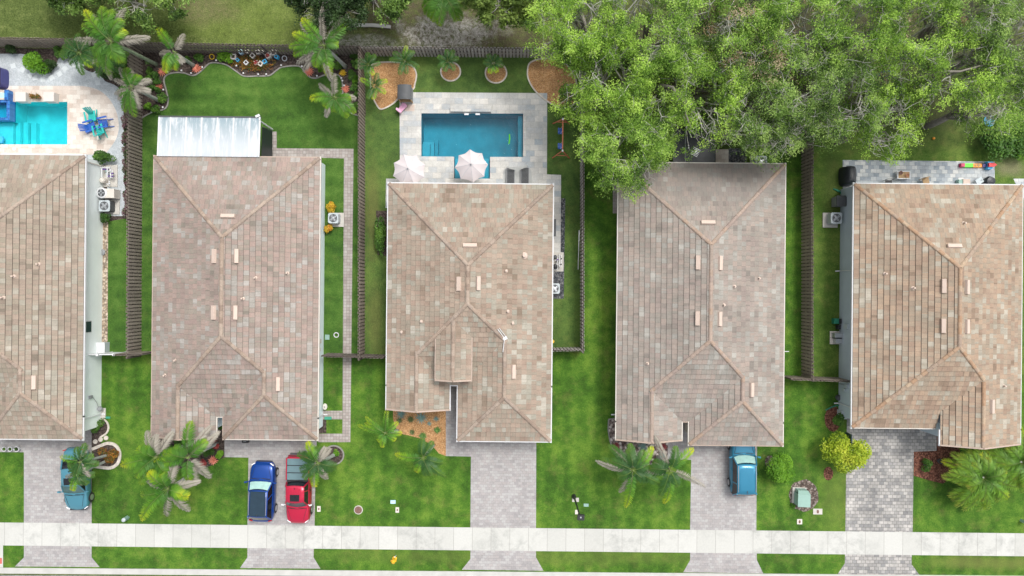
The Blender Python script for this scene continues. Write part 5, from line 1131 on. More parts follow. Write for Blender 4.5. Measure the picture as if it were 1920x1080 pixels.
    for sx in (-1, 1):
        for fy in wheels:
            w_ = thing('wheel', None, None); w_.parent = t_; w_.location = (sx * (hw - .1), fy * hl, wr)
            def cylx(r0, r1, x0, x1, mt, nm):
                Q = MB(); Q.tube([(x0, 0, 0), (x0 + (x1 - x0) * .12, 0, 0), (x0 + (x1 - x0) * .88, 0, 0), (x1, 0, 0)], [r0 * .94, r0, r0, r1 * .94], 22); Q.build(nm, M[mt], w_, smooth=False)
            cylx(wr, wr, -.1 * sx, .105 * sx, 'tyre', 'tyre'); cylx(wr * .62, wr * .62, .09 * sx, .12 * sx, 'rim', 'rim')
            A_ = MB(); A_.raw([(sx * (hw + .004) - w_.location.x, math.cos(q) * r_, math.sin(q) * r_) for r_ in (wr * 1.0, wr * 1.13) for q in [PI * j / 12 for j in range(13)]], [(j, j + 1, 14 + j, 13 + j) for j in range(12)]); A_.build('wheel_arch', M['black'], w_)
        mr = MB(); my = (fb - .1) * hl; mr.bar((sx * hw * .9, my, belt + .02), (sx * (hw + .1), my + .02, belt + .08), .05, .05); mr.box((sx * (hw + .13), my, belt + .1), (.2, .1, .15), sx * -.2); mr.build('mirror', paintm if not truck else M['white'], t_)
        hz_ = st[-2][2]; hd = MB(); hd.bar((sx * hw * .6, hl * .965, hz_ - .1), (sx * hw * .86, hl * .895, hz_ - .05), .06, .1); hd.build('headlight', M['lamp_lens'], t_)
        tz = st[1][2]; tl = MB(); tl.bar((sx * hw * .62, -hl * .97, tz - .12), (sx * hw * .88, -hl * .935, tz - .08), .06, .14); tl.build('taillight', M['tail'], t_)
        dr = MB(); dr.bar((sx * (hw * .985), (fb - .45) * hl, belt - .2), (sx * (hw * .985), (fb - .55) * hl, belt - .2), .05, .04); dr.bar((sx * (hw * .985), (rb + .35) * hl, belt - .2), (sx * (hw * .985), (rb + .25) * hl, belt - .2), .05, .04); dr.build('door_handle', M['rim'] if truck else paintm, t_)
    gr_ = MB(); gr_.box((0, hl * .985, .5), (W * .62, .08, .22)); gr_.build('grille', M['black'], t_)
    wp = MB(); wy = fb * hl + .06
    for sx in (-1, .15): wp.bar((sx * hw * .75, wy - .02, belt + .05), (sx * hw * .75 + hw * .62, wy - .13 + .05, belt + .09), .025, .02)
    wp.build('wipers', M['black'], t_)
    if truck:
        q = MB(); y0, y1 = -.97 * hl, truck * hl; nseg = 3
        for i in range(nseg):
            ya = y0 + (y1 - y0) * i / nseg + .03; yb = y0 + (y1 - y0) * (i + 1) / nseg - .03; q.prism([(-hw * .86, ya), (hw * .86, ya), (hw * .86, yb), (-hw * .86, yb)], st[1][2] + .05, st[1][2] + .1, scale=.985)
        q.build('bed_cover', M['tonneau'], t_)
        q = MB(); q.prism([(-hw * .88, y0), (hw * .88, y0), (hw * .88, y1 + .25), (-hw * .88, y1 + .25)], st[1][2] - .05, st[1][2] + .055); q.build('bed_frame', M['black'], t_)
        q = MB()
        for sx in (-1, 1): q.bar((sx * hw * .92, y0, st[1][2] + .02), (sx * hw * .92, y1, st[1][2] + .02), .07, .1)
        q.bar((-hw * .9, y0 + .02, st[1][2] + .035), (hw * .9, y0 + .02, st[1][2] + .035), .08, .1); q.build('bed_rail', paintm, t_)
        q = MB(); q.box((0, -hl - .06, .45), (W * .85, .12, .16)); q.build('rear_bumper', M['dkgrey'], t_)
    def zt_(fy):
        for (a1, _, z1), (a2, _, z2) in zip(st[:-1], st[1:]):
            if a1 <= fy <= a2: return z1 + (z2 - z1) * (fy - a1) / (a2 - a1)
        return st[-1][2]
    q = MB(); fr_ = [fb + .02, fb + .12, .75, .88]
    for sx in (-1, 1): q.tube([(sx * hw * (.8 - .1 * i), f * hl, zt_(f) + .022) for i, f in enumerate(fr_)], .011, 5)
    q.tube([(x_ * hw, (fb + .035 - .05 * abs(x_) ** 2) * hl, zt_(fb) + .045 - .03 * abs(x_)) for x_ in (-.8, -.4, 0, .4, .8)], .013, 5)
    q.build('bonnet_gap', M['black'], t_)
    if truck:
        for xx in (-.4, -.2, 0, .2, .4): q = MB(); q.tube([(xx * hw, (rt + .08) * hl, H + .035), (xx * hw, (ft - .1 - .18) * hl, H + .035)], .012, 5); q.build('roof_groove', paintm, t_)
    if bonnet:
        q = MB()
        for sx in (-1, 1): q.tube([(sx * hw * .42, hl * .9, st[-2][2] + .035), (sx * hw * .5, hl * .65, st[-3][2] + .038), (sx * hw * .56, (fb + .03) * hl, st[-4][2] + .03)], .014, 5)
        q.build('bonnet_crease', paintm, t_)
    if suv:
        q = MB()
        for sx in (-1, 1): q.tube([(sx * hw * wt * .9, ft * hl - .15, H + .02), (sx * hw * wt * .92, (ft + rt) / 2 * hl, H + .06), (sx * hw * wt * .9, rt * hl + .2, H + .02)], .022, 6)
        q.build('roof_rail', M['rim'] if name == 'suv' and shade else paintm, t_)
    an = MB(); an.bar((0, rt * hl + .3, H + .0), (0, rt * hl + .12, H + .12), .03, .03); an.build('antenna', M['black'], t_)
    return t_
M['wscreen'] = plain('tinted_windscreen', (.06, .13, .13), .08, .0, .25, 2, .6); M['sglass'] = plain('black_side_glass', (.012, .014, .018), .1, .0, .1, 3, .5)
M['panoglass'] = plain('panoramic_glass', (.015, .035, .055), .12, .0, .1, 3, .6)
ST_SUV = [(-1.0, .72, .78), (-.93, .9, .95), (-.75, .97, 1.0), (-.3, 1.0, 1.02), (.1, 1.0, 1.03), (.42, .99, 1.04), (.6, .97, 1.02), (.8, .93, .97), (.93, .82, .86), (1.0, .6, .66)]
ST_SED = [(-1.0, .68, .78), (-.93, .86, .92), (-.7, .96, .96), (-.3, 1.0, .93), (.1, 1.0, .93), (.4, .99, .93), (.6, .97, .88), (.8, .92, .8), (.93, .78, .7), (1.0, .5, .55)]
ST_TRK = [(-1.0, .94, 1.02), (-.95, .97, 1.05), (-.6, .98, 1.05), (-.3, .99, 1.05), (.1, 1.0, 1.07), (.42, 1.0, 1.1), (.6, .98, 1.08), (.82, .95, 1.02), (.94, .86, .92), (1.0, .68, .72)]
vehicle('suv', 'cobalt blue car with a dark panoramic roof, parked beside the red pickup', 'car', (491, 922), 0, M['p_blue'], 4.28, 1.84, 1.58, 1.03, ST_SUV, (.46, .16, -.76, -.93, .9, .73), R(-1.5), shade=True, sunroof=(-.72, .12, .62), bonnet=True, wheels=(.62, -.6))
vehicle('pickup_truck', 'red pickup truck with a grey bed cover under the palm', 'pickup truck', (560, 918), 0, M['p_red'], 4.85, 1.74, 1.68, 1.08, ST_TRK, (.5, .3, -.22, -.3, .9, .74), PI - R(.3), suv=False, sunroof=(.04, .24, .4), truck=-.32, bonnet=True, wheels=(.63, -.62), wr=.36)
vehicle('sedan', 'light teal blue sedan under the two leaning palms', 'car', (141, 899), 0, M['p_lblue'], 4.5, 1.78, 1.42, .93, ST_SED, (.46, .16, -.42, -.72, .9, .7), PI + R(2), suv=False, sunroof=(-.12, .1, .48), wheels=(.63, -.6), bonnet=True)
vehicle('suv', 'azure blue car half under the front eave of the grey tiled house', 'car', (1393, 873), 0, M['p_mblue'], 4.4, 1.8, 1.68, 1.06, ST_SUV, (.42, .16, -.84, -.97, .92, .76), R(.6), shade=True, bonnet=True, wheels=(.62, -.6))

# ---------------------------------------------------------------- pool furniture
def parasol(label, p, r, seed, rot):
    g = G(*p, 2.5); t_ = thing('parasol', label, 'parasol', (g[0], g[1], 0), rot, 'pale pink parasols by the deep blue pool'); b = MB(); n = 8
    for i in range(n):
        a0, a1 = 2 * PI * i / n, 2 * PI * (i + 1) / n; prev = None
        for q in range(5):
            f0, f1 = q / 4, (q + 1) / 4
        S = 6
        for q in range(4):
            for s in range(S):
                def pt(f, u):
                    a = a0 + (a1 - a0) * u; e = 1 - .11 * f * math.sin(PI * u); rad = r * f * e * (math.cos(PI / n) / math.cos((u - .5) * 2 * PI / n)) ** (.6 * f); return (rad * math.cos(a), rad * math.sin(a), 2.85 - .62 * f ** 1.15 - .035 * math.sin(PI * u) * f)
                b.face([pt(q / 4, s / S), pt((q + 1) / 4, s / S), pt((q + 1) / 4, (s + 1) / S), pt(q / 4, (s + 1) / S)])
    b.build('canopy', M['parasol'], t_)
    for i in range(n):
        a0 = 2 * PI * i / n; c = MB(); c.bar((.05 * math.cos(a0), .05 * math.sin(a0), 2.85), (r * math.cos(a0) * .5, r * math.sin(a0) * .5, 2.56), .02, .02); c.bar((r * .5 * math.cos(a0), r * .5 * math.sin(a0), 2.56), (r * math.cos(a0), r * math.sin(a0), 2.24), .018, .018); c.build('rib', M['steel'], t_)
    c = MB(); c.tube([(0, 0, 0), (0, 0, 2.9)], .025, 8); c.build('pole', M['steel'], t_); c = MB(); c.lathe((0, 0, 2.84), [(.06, 0), (.05, .05), (.02, .08)], 10); c.build('finial', M['grey'], t_)
    c = MB(); c.lathe((0, 0, .02), [(.26, 0), (.26, .05), (.06, .09), (.05, .3)], 18); c.build('base', M['grey'], t_)
parasol('pale pink parasol at the left, standing on the deck by the lawn edge', (766, 318), 1.19, 0, .35)
parasol('pale pink parasol over the alcove of the deep blue pool', (883.5, 310), 1.17, 1, .1)
def lounger(label, p, rot):
    g = G(*p); t_ = thing('sun_lounger', label, 'sun lounger', (g[0], g[1], .02), rot, 'dark loungers under the grey canopy'); b = MB()
    b.bar((-.28, -.85, .3), (-.28, .85, .3), .05); b.bar((.28, -.85, .3), (.28, .85, .3), .05); b.bar((-.28, -.85, .3), (.28, -.85, .3), .05); b.bar((-.28, .85, .301), (.28, .85, .301), .05); b.build('frame', M['grey'], t_)
    for x in (-.28, .28):
        for y in (-.75, .75): c = MB(); c.bar((x, y, 0), (x, y, .29), .04); c.build('leg', M['grey'], t_)
    c = MB()
    for i in range(14): c.box((0, -.8 + i * .085, .335), (.52, .07, .025))
    c.build('seat', M['blackf'], t_); c = MB()
    for i in range(7): f = i / 7; c.box((0, .4 + i * .075, .36 + f * .3), (.52, .07, .025), M=Matrix.Rotation(.5, 3, 'X'))
    c.build('backrest', M['blackf'], t_)
lounger('left dark slatted lounger on the grey mat by the buff tiled roof', (957.5, 338), PI); lounger('right dark slatted lounger on the grey mat by the buff tiled roof', (984, 338), PI)
b = MB(); q = smooth([(944, 322), (950, 315), (970, 313), (990, 314), (996, 322), (997, 340), (994, 350), (946, 350), (943, 340)], 4); b.prism(px(q), .017, .035); tag(b.build('mat', M['mesh_grey']), 'rounded grey mat under the two dark loungers', 'mat')
t_ = thing('shade_canopy', 'folded grey fabric shade above the heads of the two loungers', 'shade', (*G(970, 316), 0)); b = MB(); A, C = G3(951, 311, .8), G3(989, 309, .8)
for i in range(8):
    f0, f1 = i / 8, (i + 1) / 8; sg = lambda f: Vector((0, -.18 * math.sin(PI * f), -.1 * math.sin(PI * f))); p0, p1 = A.lerp(C, f0) + sg(f0), A.lerp(C, f1) + sg(f1); o_ = Vector((0, -.12, -.06)); b.face([p0, p1, p1 + o_, p0 + o_])
b.build('fabric', M['mesh_grey'], t_, True)
for P_ in (A, C): b = MB(); b.bar((P_.x, P_.y, .02), P_, .04); b.build('pole', M['steel'], t_, True)
# playhouse, chair, mat
g = G(763, 182); t_ = thing('playhouse', 'small playhouse with a dark curved roof at the deck corner', 'playhouse', (g[0], g[1], .02)); b = MB()
for i in range(9):
    a0, a1 = -1.0 + 2 * i / 9, -1.0 + 2 * (i + 1) / 9; p = lambda a: (a * .5, .16 * (1 - a * a) + 1.15); x0_, z0_ = p(a0); x1_, z1_ = p(a1)
    b.raw([(x0_, -.5, z0_), (x1_, -.5, z1_), (x1_, .55, z1_), (x0_, .55, z0_), (x0_, -.5, z0_ - .04), (x1_, -.5, z1_ - .04), (x1_, .55, z1_ - .04), (x0_, .55, z0_ - .04)], [(0, 1, 2, 3), (7, 6, 5, 4), (0, 4, 5, 1), (2, 6, 7, 3), (1, 5, 6, 2), (3, 7, 4, 0)])
b.build('roof', M['dkgrey'], t_)
b = MB(); b.box((0, .5, .6), (.9, .04, 1.15)); b.box((-.44, .05, .6), (.04, .86, 1.12)); b.box((.44, .05, .6), (.04, .86, 1.12)); b.build('wall', M['grey'], t_)
for x_ in (-.42, .42): b = MB(); b.box((x_, -.42, .6), (.07, .07, 1.15)); b.build('post', M['wood'], t_)
b = MB(); b.box((0, -.1, .35), (.8, .7, .04)); b.build('floor', M['wood'], t_)
b = MB(); 
g = G(768, 202.5)
for i in range(5): b.box((g[0], g[1] + .2 - i * .1, .025), (.72, .07, .02))
tag(b.build('striped_mat', M['vent']), 'striped pale mat on the deck below the playhouse', 'mat')
g = G(755, 203); t_ = thing('childs_chair', 'pink plastic lounge chair for a child beside the playhouse', 'chair', (g[0], g[1], .02), .9); b = MB(); b.prism([(-.32, -.16), (.3, -.22), (.38, 0), (.3, .2), (-.32, .16)], .16, .21); b.build('seat', M['pink'], t_)
b = MB(); b.prism([(-.42, -.18), (-.3, -.22), (-.24, 0), (-.3, .22), (-.42, .18)], .18, .5, scale=1.1); b.build('backrest', M['pink'], t_)
for x_ in (-.3, .28):
    for y_ in (-.15, .15): b = MB(); b.tube([(x_, y_, 0), (x_ * .95, y_ * .9, .17)], .02, 6); b.build('leg', M['pink'], t_)
# table edge and chairs mostly under the eave (alcove side)
# swing set
g = G(1050, 262); t_ = thing('swing_set', 'red brown wooden swing frame with two blue swings on the lawn', 'swing set', (g[0], g[1], 0)); T0, T1 = Vector((.08, 1.12, 1.55)), Vector((.08, -1.12, 1.55))
b = MB(); b.bar(T0, T1, .08, .08); b.build('top_beam', M['redwood'], t_)
for T in (T0, T1):
    for sx in (-1, 1): b = MB(); b.bar(T, (T.x + sx * .62, T.y + (-.22 if T is T1 else .05), 0), .07, .07); b.build('leg', M['redwood'], t_)
    b = MB(); b.bar((T.x - .4, T.y + (-.14 if T is T1 else .03), .55), (T.x + .4, T.y + (-.14 if T is T1 else .03), .55), .05, .05); b.build('crossbar', M['redwood'], t_)
for y_ in (.5, -.6):
    s_ = MB(); s_.prism([(-.17, y_ - .2), (.17, y_ - .2), (.2, y_), (.17, y_ + .2), (-.17, y_ + .2)], .5, .62); s_.prism([(-.2, y_ - .18), (-.12, y_ - .18), (-.12, y_ + .18), (-.2, y_ + .18)], .6, .85); w_ = s_.build('swing', M['royal'], t_)
    s_ = MB()
    for q in (-.18, .18): s_.tube([(0, y_ + q, .58), (.08, y_ + q, 1.53)], .01, 5)
    s_.build('rope', M['white'], w_)
for T in (T0, T1): s_ = MB(); s_.box(T + Vector((0, 0, .05)), (.12, .14, .06)); s_.build('bracket', M['white'], t_)
g = G(955, 260); b = MB(); b.tube([(g[0], g[1] + .35, -.12), (g[0] + .02, g[1], -.1), (g[0] - .03, g[1] - .35, -.12)], .05, 8); tag(b.build('pool_noodle', M['lime_p']), 'bright green foam noodle floating in the deep blue pool', 'pool noodle')
# turquoise pool side
def cube_planter(label, p):
    g = G(*p, .5); t_ = thing('cube_seat', label, 'cube seat', (g[0], g[1], .02), 0, 'white cube seats by the turquoise pool'); b = MB(); b.box((0, 0, .27), (.74, .68, .54), top=(.97, .97)); b.build('body', M['fabric_w'], t_); b = MB(); b.box((0, 0, .56), (.78, .7, .06), top=(.96, .96)); b.build('lid', M['fabric_w'], t_)
cube_planter('white cube seat at the pool edge nearest the blue spa', (40, 182)); cube_planter('white cube seat at the pool edge farther from the blue spa', (93, 182))
for a, lb in ((66, 'left'), (76, 'right')):
    g = G(a, 183); t_ = thing('flower_pot', '%s flower pot of two between the white cube seats' % lb, 'flower pot', (g[0], g[1], .03), 0, 'flower pots at the turquoise pool'); b = MB(); b.lathe((0, 0, 0), [(.1, 0), (.16, .22), (.15, .24)], 14); b.build('pot', M['terra'], t_)
    rng = np.random.default_rng(a); n_ = 120; P = rng.normal(size=(n_, 3)) * np.array([.09, .09, .05]) + np.array([0, 0, .33]); fast_quads('flowers', leaf_quads(P, .045, .7, rng), M['flower'], t_, rand_uv(n_, rng))
def adirondack(label, p, rot, mt):
    g = G(*p, .3); t_ = thing('adirondack_chair', label, 'chair', (g[0], g[1], .02), rot, 'plastic slatted chairs huddled on the cream deck'); m_ = M[mt]
    b = MB()
    for i in range(6): b.box((0, .26 - i * .1, .38 - i * .022), (.52, .085, .022))
    b.build('seat', m_, t_); b = MB()
    for i in range(5):
        x = -.2 + i * .1; b.bar((x * .9, -.26, .26), (x * 1.25, -.62, .92 - abs(x) * .35), .085, .02, up=(0, 1, 0))
    b.build('backrest', m_, t_)
    for s in (-1, 1):
        b = MB(); b.bar((s * .33, .3, .55), (s * .36, -.42, .56), .12, .025); b.build('armrest', m_, t_)
        b = MB(); b.bar((s * .29, .3, 0), (s * .3, .28, .54), .06, .05); b.build('leg', m_, t_); b = MB(); b.bar((s * .27, .3, .34), (s * .27, -.62, .02), .05, .09); b.build('leg', m_, t_)
adirondack('teal slatted chair at the top of the huddle on the cream deck', (173, 221), R(170) + PI * 0 + R(20), 'teal'); adirondack('blue slatted chair at the right of the huddle on the cream deck', (194, 231), R(100), 'royal')
adirondack('blue slatted chair at the left of the huddle on the cream deck', (172, 237), R(-70), 'royal'); adirondack('teal slatted chair at the bottom of the huddle on the cream deck', (187, 243), R(15), 'teal')
g = G(-3, 145, .5); t_ = thing('bin', 'dark rounded container on the white gravel at the left picture edge', 'container', (g[0], g[1], .01)); b = MB(); b.prism([(p[0] * .42, p[1] * .75) for p in [(math.copysign(abs(math.cos(q)) ** .5, math.cos(q)), math.copysign(abs(math.sin(q)) ** .5, math.sin(q))) for q in [k * PI / 10 + .01 for k in range(20)]]], 0, .75, scale=.92); b.build('body', M['navy'], t_)
b = MB(); b.box((0, 0, .78), (.7, 1.2, .05), top=(.9, .9)); b.build('lid', M['black'], t_)
g = G(2, 262); b = MB(); b.prism([(g[0] + x, g[1] + y) for x, y in [(-.5, -.2), (.1, -.24), (.16, 0), (.1, .24), (-.5, .2)]], -.12, .05); tag(b.build('pool_float', M['sky_p']), 'blue float in the shallow left part of the turquoise pool', 'pool float')
g = G(27, 279); b = MB(); b.lathe((g[0], g[1], .02), [(.12, 0), (.13, .02), (.05, .03)], 14); tag(b.build('pool_skimmer', M['white']), 'round white skimmer cap on the cream deck below the pool', 'lid')
g = G(-10, 176, .5); b = MB(); b.sheet([(g[0] - .6, g[1] - .25), (g[0] + .72, g[1] - .25), (g[0] + .72, g[1] + .1), (g[0] - .6, g[1] + .1)], .45); tag(b.build('water_bowl', M['plast1']), 'small turquoise water feature on the raised cream block', 'water feature')

# ---------------------------------------------------------------- equipment
def ac_unit(label, p, s=.78, h=.75, pad=True, z=0.0, padoff=(0, 0), group='air conditioners beside the houses', body='acbody'):
    g = G(*p, h); t_ = thing('air_conditioner', label, 'air conditioner', (g[0], g[1], z), 0, group); b = MB(); hs_ = s / 2; c_ = .08
    oc = [(-hs_ + c_, -hs_), (hs_ - c_, -hs_), (hs_, -hs_ + c_), (hs_, hs_ - c_), (hs_ - c_, hs_), (-hs_ + c_, hs_), (-hs_, hs_ - c_), (-hs_, -hs_ + c_)]
    b.prism(oc, .1, h); b.build('casing', M[body], t_); b = MB(); b.prism([(x * 1.03, y * 1.03) for x, y in oc], h + .002, h + .04); b.build('top_cover', M['acbody'], t_)
    b = MB(); b.lathe((0, 0, h + .042), [(s * .40, 0), (s * .40, .004)], 28); b.build('fan_opening', M['dkgrey'], t_)
    b = MB()
    for k in range(4): a = k * PI / 2 + .4; b.bar((math.cos(a) * .05, math.sin(a) * .05, h + .055), (math.cos(a + .3) * s * .34, math.sin(a + .3) * s * .34, h + .05), .13, .01)
    b.lathe((0, 0, h + .05), [(s * .11, 0), (s * .1, .03), (.02, .035)], 14); b.build('fan', M['steel'], t_); b = MB()
    for r_ in (.16, .24, .32, .4): b.tube([(math.cos(q) * s * r_, math.sin(q) * s * r_, h + .07) for q in [k * PI / 12 for k in range(25)]], .006, 4)
    b.build('grille', M['steel'], t_)
    if pad: b = MB(); b.box((padoff[0], padoff[1], .05), (s + .3, s + .3, .08)); b.build('pad', M['concrete'], t_)
ac_unit('air conditioner on a pale pad beside the path, between the two crotons', (625, 409), .72, padoff=(.08, -.05)); ac_unit('air conditioner on dark gravel at the right wall of the buff tiled house', (1040, 541), .72, pad=False)
ac_unit('air conditioner at the rear of the grey tiled house, partly under the eave', (1427, 303), .8); ac_unit('air conditioner on a pad left of the grey blue wall', (1568, 409), .78, padoff=(-.12, -.08)); ac_unit('dark sided air conditioner below the round heater on the gravel', (196, 386), .78, body='dkgrey', padoff=(.15, 0))
g = G(196, 362, .8); t_ = thing('pool_heater', 'round topped white pool heater above the dark sided air conditioner', 'pool heater', (g[0], g[1], 0)); b = MB(); b.box((.34, -.02, .45), (.75, .66, .8)); b.build('body', M['dimwhite'], t_)
b = MB(); b.lathe((-.18, 0, .05), [(.38, 0), (.38, .82), (.3, .86), (.27, .84)], 28); b.build('drum', M['white'], t_); b = MB(); b.lathe((-.18, 0, .9), [(.27, 0), (.26, .01)], 24); b.build('fan_opening', M['dkgrey'], t_); b = MB()
for k in range(4): a = k * PI / 2; b.bar((-.18, 0, .93), (-.18 + math.cos(a) * .24, math.sin(a) * .24, .93), .1, .01)
b.build('fan', M['steel'], t_)
def pipe_rack(label, p, pipes, extra):
    g = G(*p); t_ = thing('pool_equipment', label, 'pool equipment', (g[0], g[1], 0)); b = MB(); b.box((0, 0, .04), extra['pad']); b.build('pad', M['concrete'], t_)
    for pp in pipes: b = MB(); b.tube(pp, .035, 8); b.build('pipe', M['white'], t_)
    for (x, y, r_, h, m_) in extra['cyl']: b = MB(); b.lathe((x, y, .08), [(r_ * .9, 0), (r_, .05), (r_, h * .8), (r_ * .7, h * .95), (r_ * .2, h)], 18); b.build('tank', M[m_], t_)
    for (x, y, m_) in extra['valve']: b = MB(); b.box((x, y, .5), (.12, .08, .14), .5); b.build('valve', M[m_], t_)
pipe_rack('white pool pipes, filter and pump by the pale green wall, above the heater', (207, 330), [[(-.3, .5, .1), (-.3, .5, .55), (-.3, -.2, .55), (-.3, -.2, .2)], [(-.4, .52, .6), (.4, .52, .6)], [(.12, .52, .6), (.12, -.2, .6), (.12, -.2, .15)], [(.3, .5, .5), (.3, -.25, .5), (.42, -.25, .5), (.42, .4, .5)], [(.2, .25, .62), (.44, .25, .62)], [(.1, -.4, .3), (.1, -.8, .3)], [(-.05, -.65, .4), (.25, -.65, .4)]],
          {'pad': (1.1, 1.6, .08), 'cyl': [(-.28, -.4, .2, .6, 'dimwhite'), (-.02, .1, .12, .35, 'acbody')], 'valve': [(-.2, .4, 'purple'), (-.05, .4, 'purple'), (.1, .4, 'purple'), (.45, .1, 'purple'), (.45, -.1, 'purple'), (.2, -.1, 'purple'), (0, .28, 'transf')]})
pipe_rack('pool pump and vertical white pipes on dark gravel right of the buff tiled house', (1045, 491), [[(.1, .5, .1), (.1, .5, .6), (.1, -.35, .6), (.1, -.35, .1)], [(.24, .45, .1), (.24, .45, .5), (.24, -.4, .5)], [(-.2, .1, .4), (.1, .1, .4)], [(-.1, -.1, .35), (-.1, -.4, .35)], [(-.02, .45, .45), (-.02, -.5, .45)], [(-.25, -.55, .25), (.0, -.55, .25)]],
          {'pad': (.9, 1.4, .08), 'cyl': [(-.2, -.35, .18, .7, 'black'), (-.2, .35, .14, .35, 'dkgrey')], 'valve': [(.1, .3, 'black'), (.1, 0, 'black'), (.24, .2, 'black'), (.24, -.2, 'black'), (-.02, .15, 'purple')]})
g = G(1038, 428); t_ = thing('side_bench', 'long dark bench box against the right wall of the buff tiled house', 'bench', (g[0], g[1], .02)); b = MB(); b.box((0, 0, .42), (.3, 1.25, .04)); b.build('seat', M['dkgrey'], t_)
for y_ in (-.5, .5): b = MB(); b.box((0, y_, .2), (.25, .05, .4)); b.build('leg', M['dkgrey'], t_)
b = MB(); g = G3(1084, 505, .02); g2 = G3(1086, 432, 1.5); b.tube([g, g2], .03, 8); tag(b.build('pipe_length', M['white']), 'long white pipe leaning on the fence right of the buff tiled house', 'pipe')
# bins, boxes round the sandy tiled house
g = G(1577, 377, .9); t_ = thing('wheelie_bin', 'grey wheeled bin against the grey blue wall, above the air conditioner', 'bin', (g[0], g[1], 0)); b = MB(); b.box((0, 0, .48), (.56, .66, .92), top=(1.1, 1.08)); b.build('body', M['grey'], t_); b = MB(); b.box((-.03, .0, .99), (.68, .78, .07), top=(.92, .92)); b.build('lid', M['dkgrey'], t_)
b = MB(); b.bar((.3, -.25, .97), (.3, .25, .97), .05); b.build('handle', M['black'], t_)
b = MB(); g = G(1589, 377, 1.0); g2 = g; t_ = thing('wheelie_bin', 'darker narrow bin between the grey bin and the wall', 'bin', (g[0], g[1], 0)); b.box((0, 0, .45), (.4, .62, .85), top=(1.05, 1.05)); b.build('body', M['dkgrey'], t_); b = MB(); b.box((0, 0, .9), (.44, .68, .06)); b.build('lid', M['black'], t_)
g = G(1568, 358); b = MB(); b.tube([(g[0] - .25, g[1] + .15, .04), (g[0], g[1] + .02, .06), (g[0] + .3, g[1] - .12, .05)], .05, 7); b.tube([(g[0] - .1, g[1] + .12, .05), (g[0] + .2, g[1], .1), (g[0] + .3, g[1] - .2, .05)], .04, 7); tag(b.build('hose', M['hose']), 'green garden hose coil at the patio corner by the bins', 'hose')
g = G(1573, 634, .5); t_ = thing('generator_box', 'pale metal equipment box beside the grey blue wall', 'utility box', (g[0], g[1], 0)); b = MB(); b.box((-.05, 0, .04), (.8, .95, .08)); b.build('pad', M['dimwhite'], t_); b = MB(); b.box((.0, .2, .35), (.72, .34, .55), top=(1, .9)); b.box((.06, -.22, .3), (.6, .36, .45), top=(1, .9)); b.build('casing', M['steel'], t_); b = MB(); b.box((0, 0, .25), (.6, .1, .35)); b.build('grille', M['dkgrey'], t_)
g = G(1570, 602, .3); t_ = thing('utility_box', 'small green lidded box above the pale metal equipment box', 'utility box', (g[0], g[1], 0)); b = MB(); b.box((-.08, 0, .2), (.4, .38, .4)); b.build('body', M['hose'], t_); b = MB(); b.box((.14, 0, .25), (.14, .34, .5)); b.box((.1, -.45, .2), (.22, .3, .35)); b.build('meter', M['black'], t_)
g = G(1580, 777, .5); t_ = thing('utility_box', 'white box on the ground by the green downspout hose', 'utility box', (g[0], g[1], 0)); b = MB(); b.box((0, 0, .35), (.34, .55, .7), top=(.95, .95)); b.build('body', M['acbody'], t_); b = MB(); b.box((0, 0, .72), (.38, .6, .04)); b.build('lid', M['acbody'], t_)
b = MB(); p_ = [G3(1583, 762, .1), G3(1570, 760, .05), G3(1560, 763, .04), G3(1548, 769, .04)]; b.tube(p_, .05, 8); tag(b.build('drain_hose', M['hose']), 'dark green drain hose curving from the downspout onto the lawn', 'hose')
b = MB(); g = G(1571, 745); b.lathe((g[0], g[1], 0), [(.2, 0), (.22, .12), (.16, .26), (.06, .28)], 14); tag(b.build('garden_pot', M['dkgrey']), 'dark round pot at the foot of the grey blue wall', 'pot')
# transformer
g = G(1507, 938, .75); t_ = thing('transformer', 'green utility transformer cabinet on a concrete pad in grey mulch', 'transformer', (g[0], g[1], 0), R(-2)); b = MB(); b.box((-.05, .15, .05), (1.0, 1.15, .1)); b.build('pad', M['concrete'], t_)
b = MB(); b.box((0, 0, .45), (.86, .86, .75), top=(.98, .98)); b.build('cabinet', M['transf'], t_); b = MB(); b.raw([(-.45, .43, .84), (.45, .43, .84), (.45, -.46, .87), (-.45, -.46, .87), (-.36, .66, .62), (.36, .66, .62), (-.45, -.46, .8), (.45, -.46, .8)], [(3, 2, 1, 0), (0, 1, 5, 4), (6, 7, 2, 3)]); b.build('lid', M['transf'], t_)
b = MB(); b.box((0, .56, .3), (.74, .26, .5), top=(.95, .6)); b.build('hood', M['transf'], t_)
def plate(label, p, sx, sy, mt, lid=None, h=.03, name='utility_hatch', rz=0):
    g = G(*p); t_ = thing(name, label, 'utility hatch', (g[0], g[1], .006), rz, 'utility hatches in the front lawns'); b = MB(); b.box((0, 0, h / 2), (sx, sy, h), top=(.98, .98)); b.build('frame', M[mt], t_)
    if lid: b = MB(); b.lathe((0, 0, h + .001), [(min(sx, sy) * .22, 0), (min(sx, sy) * .2, .008)], 12, sy=1.5); b.build('cover', M[lid], t_)
plate('beige meter lid with brown centre right of the red pickup', (598, 954), .26, .42, 'dimwhite', 'rust'); plate('beige meter lid with brown centre in the lawn below the pale blue lid', (745, 956), .26, .4, 'dimwhite', 'rust'); plate('pale blue rectangular lid in the lawn of the buff tiled house', (737, 941), .38, .26, 'paleblue')
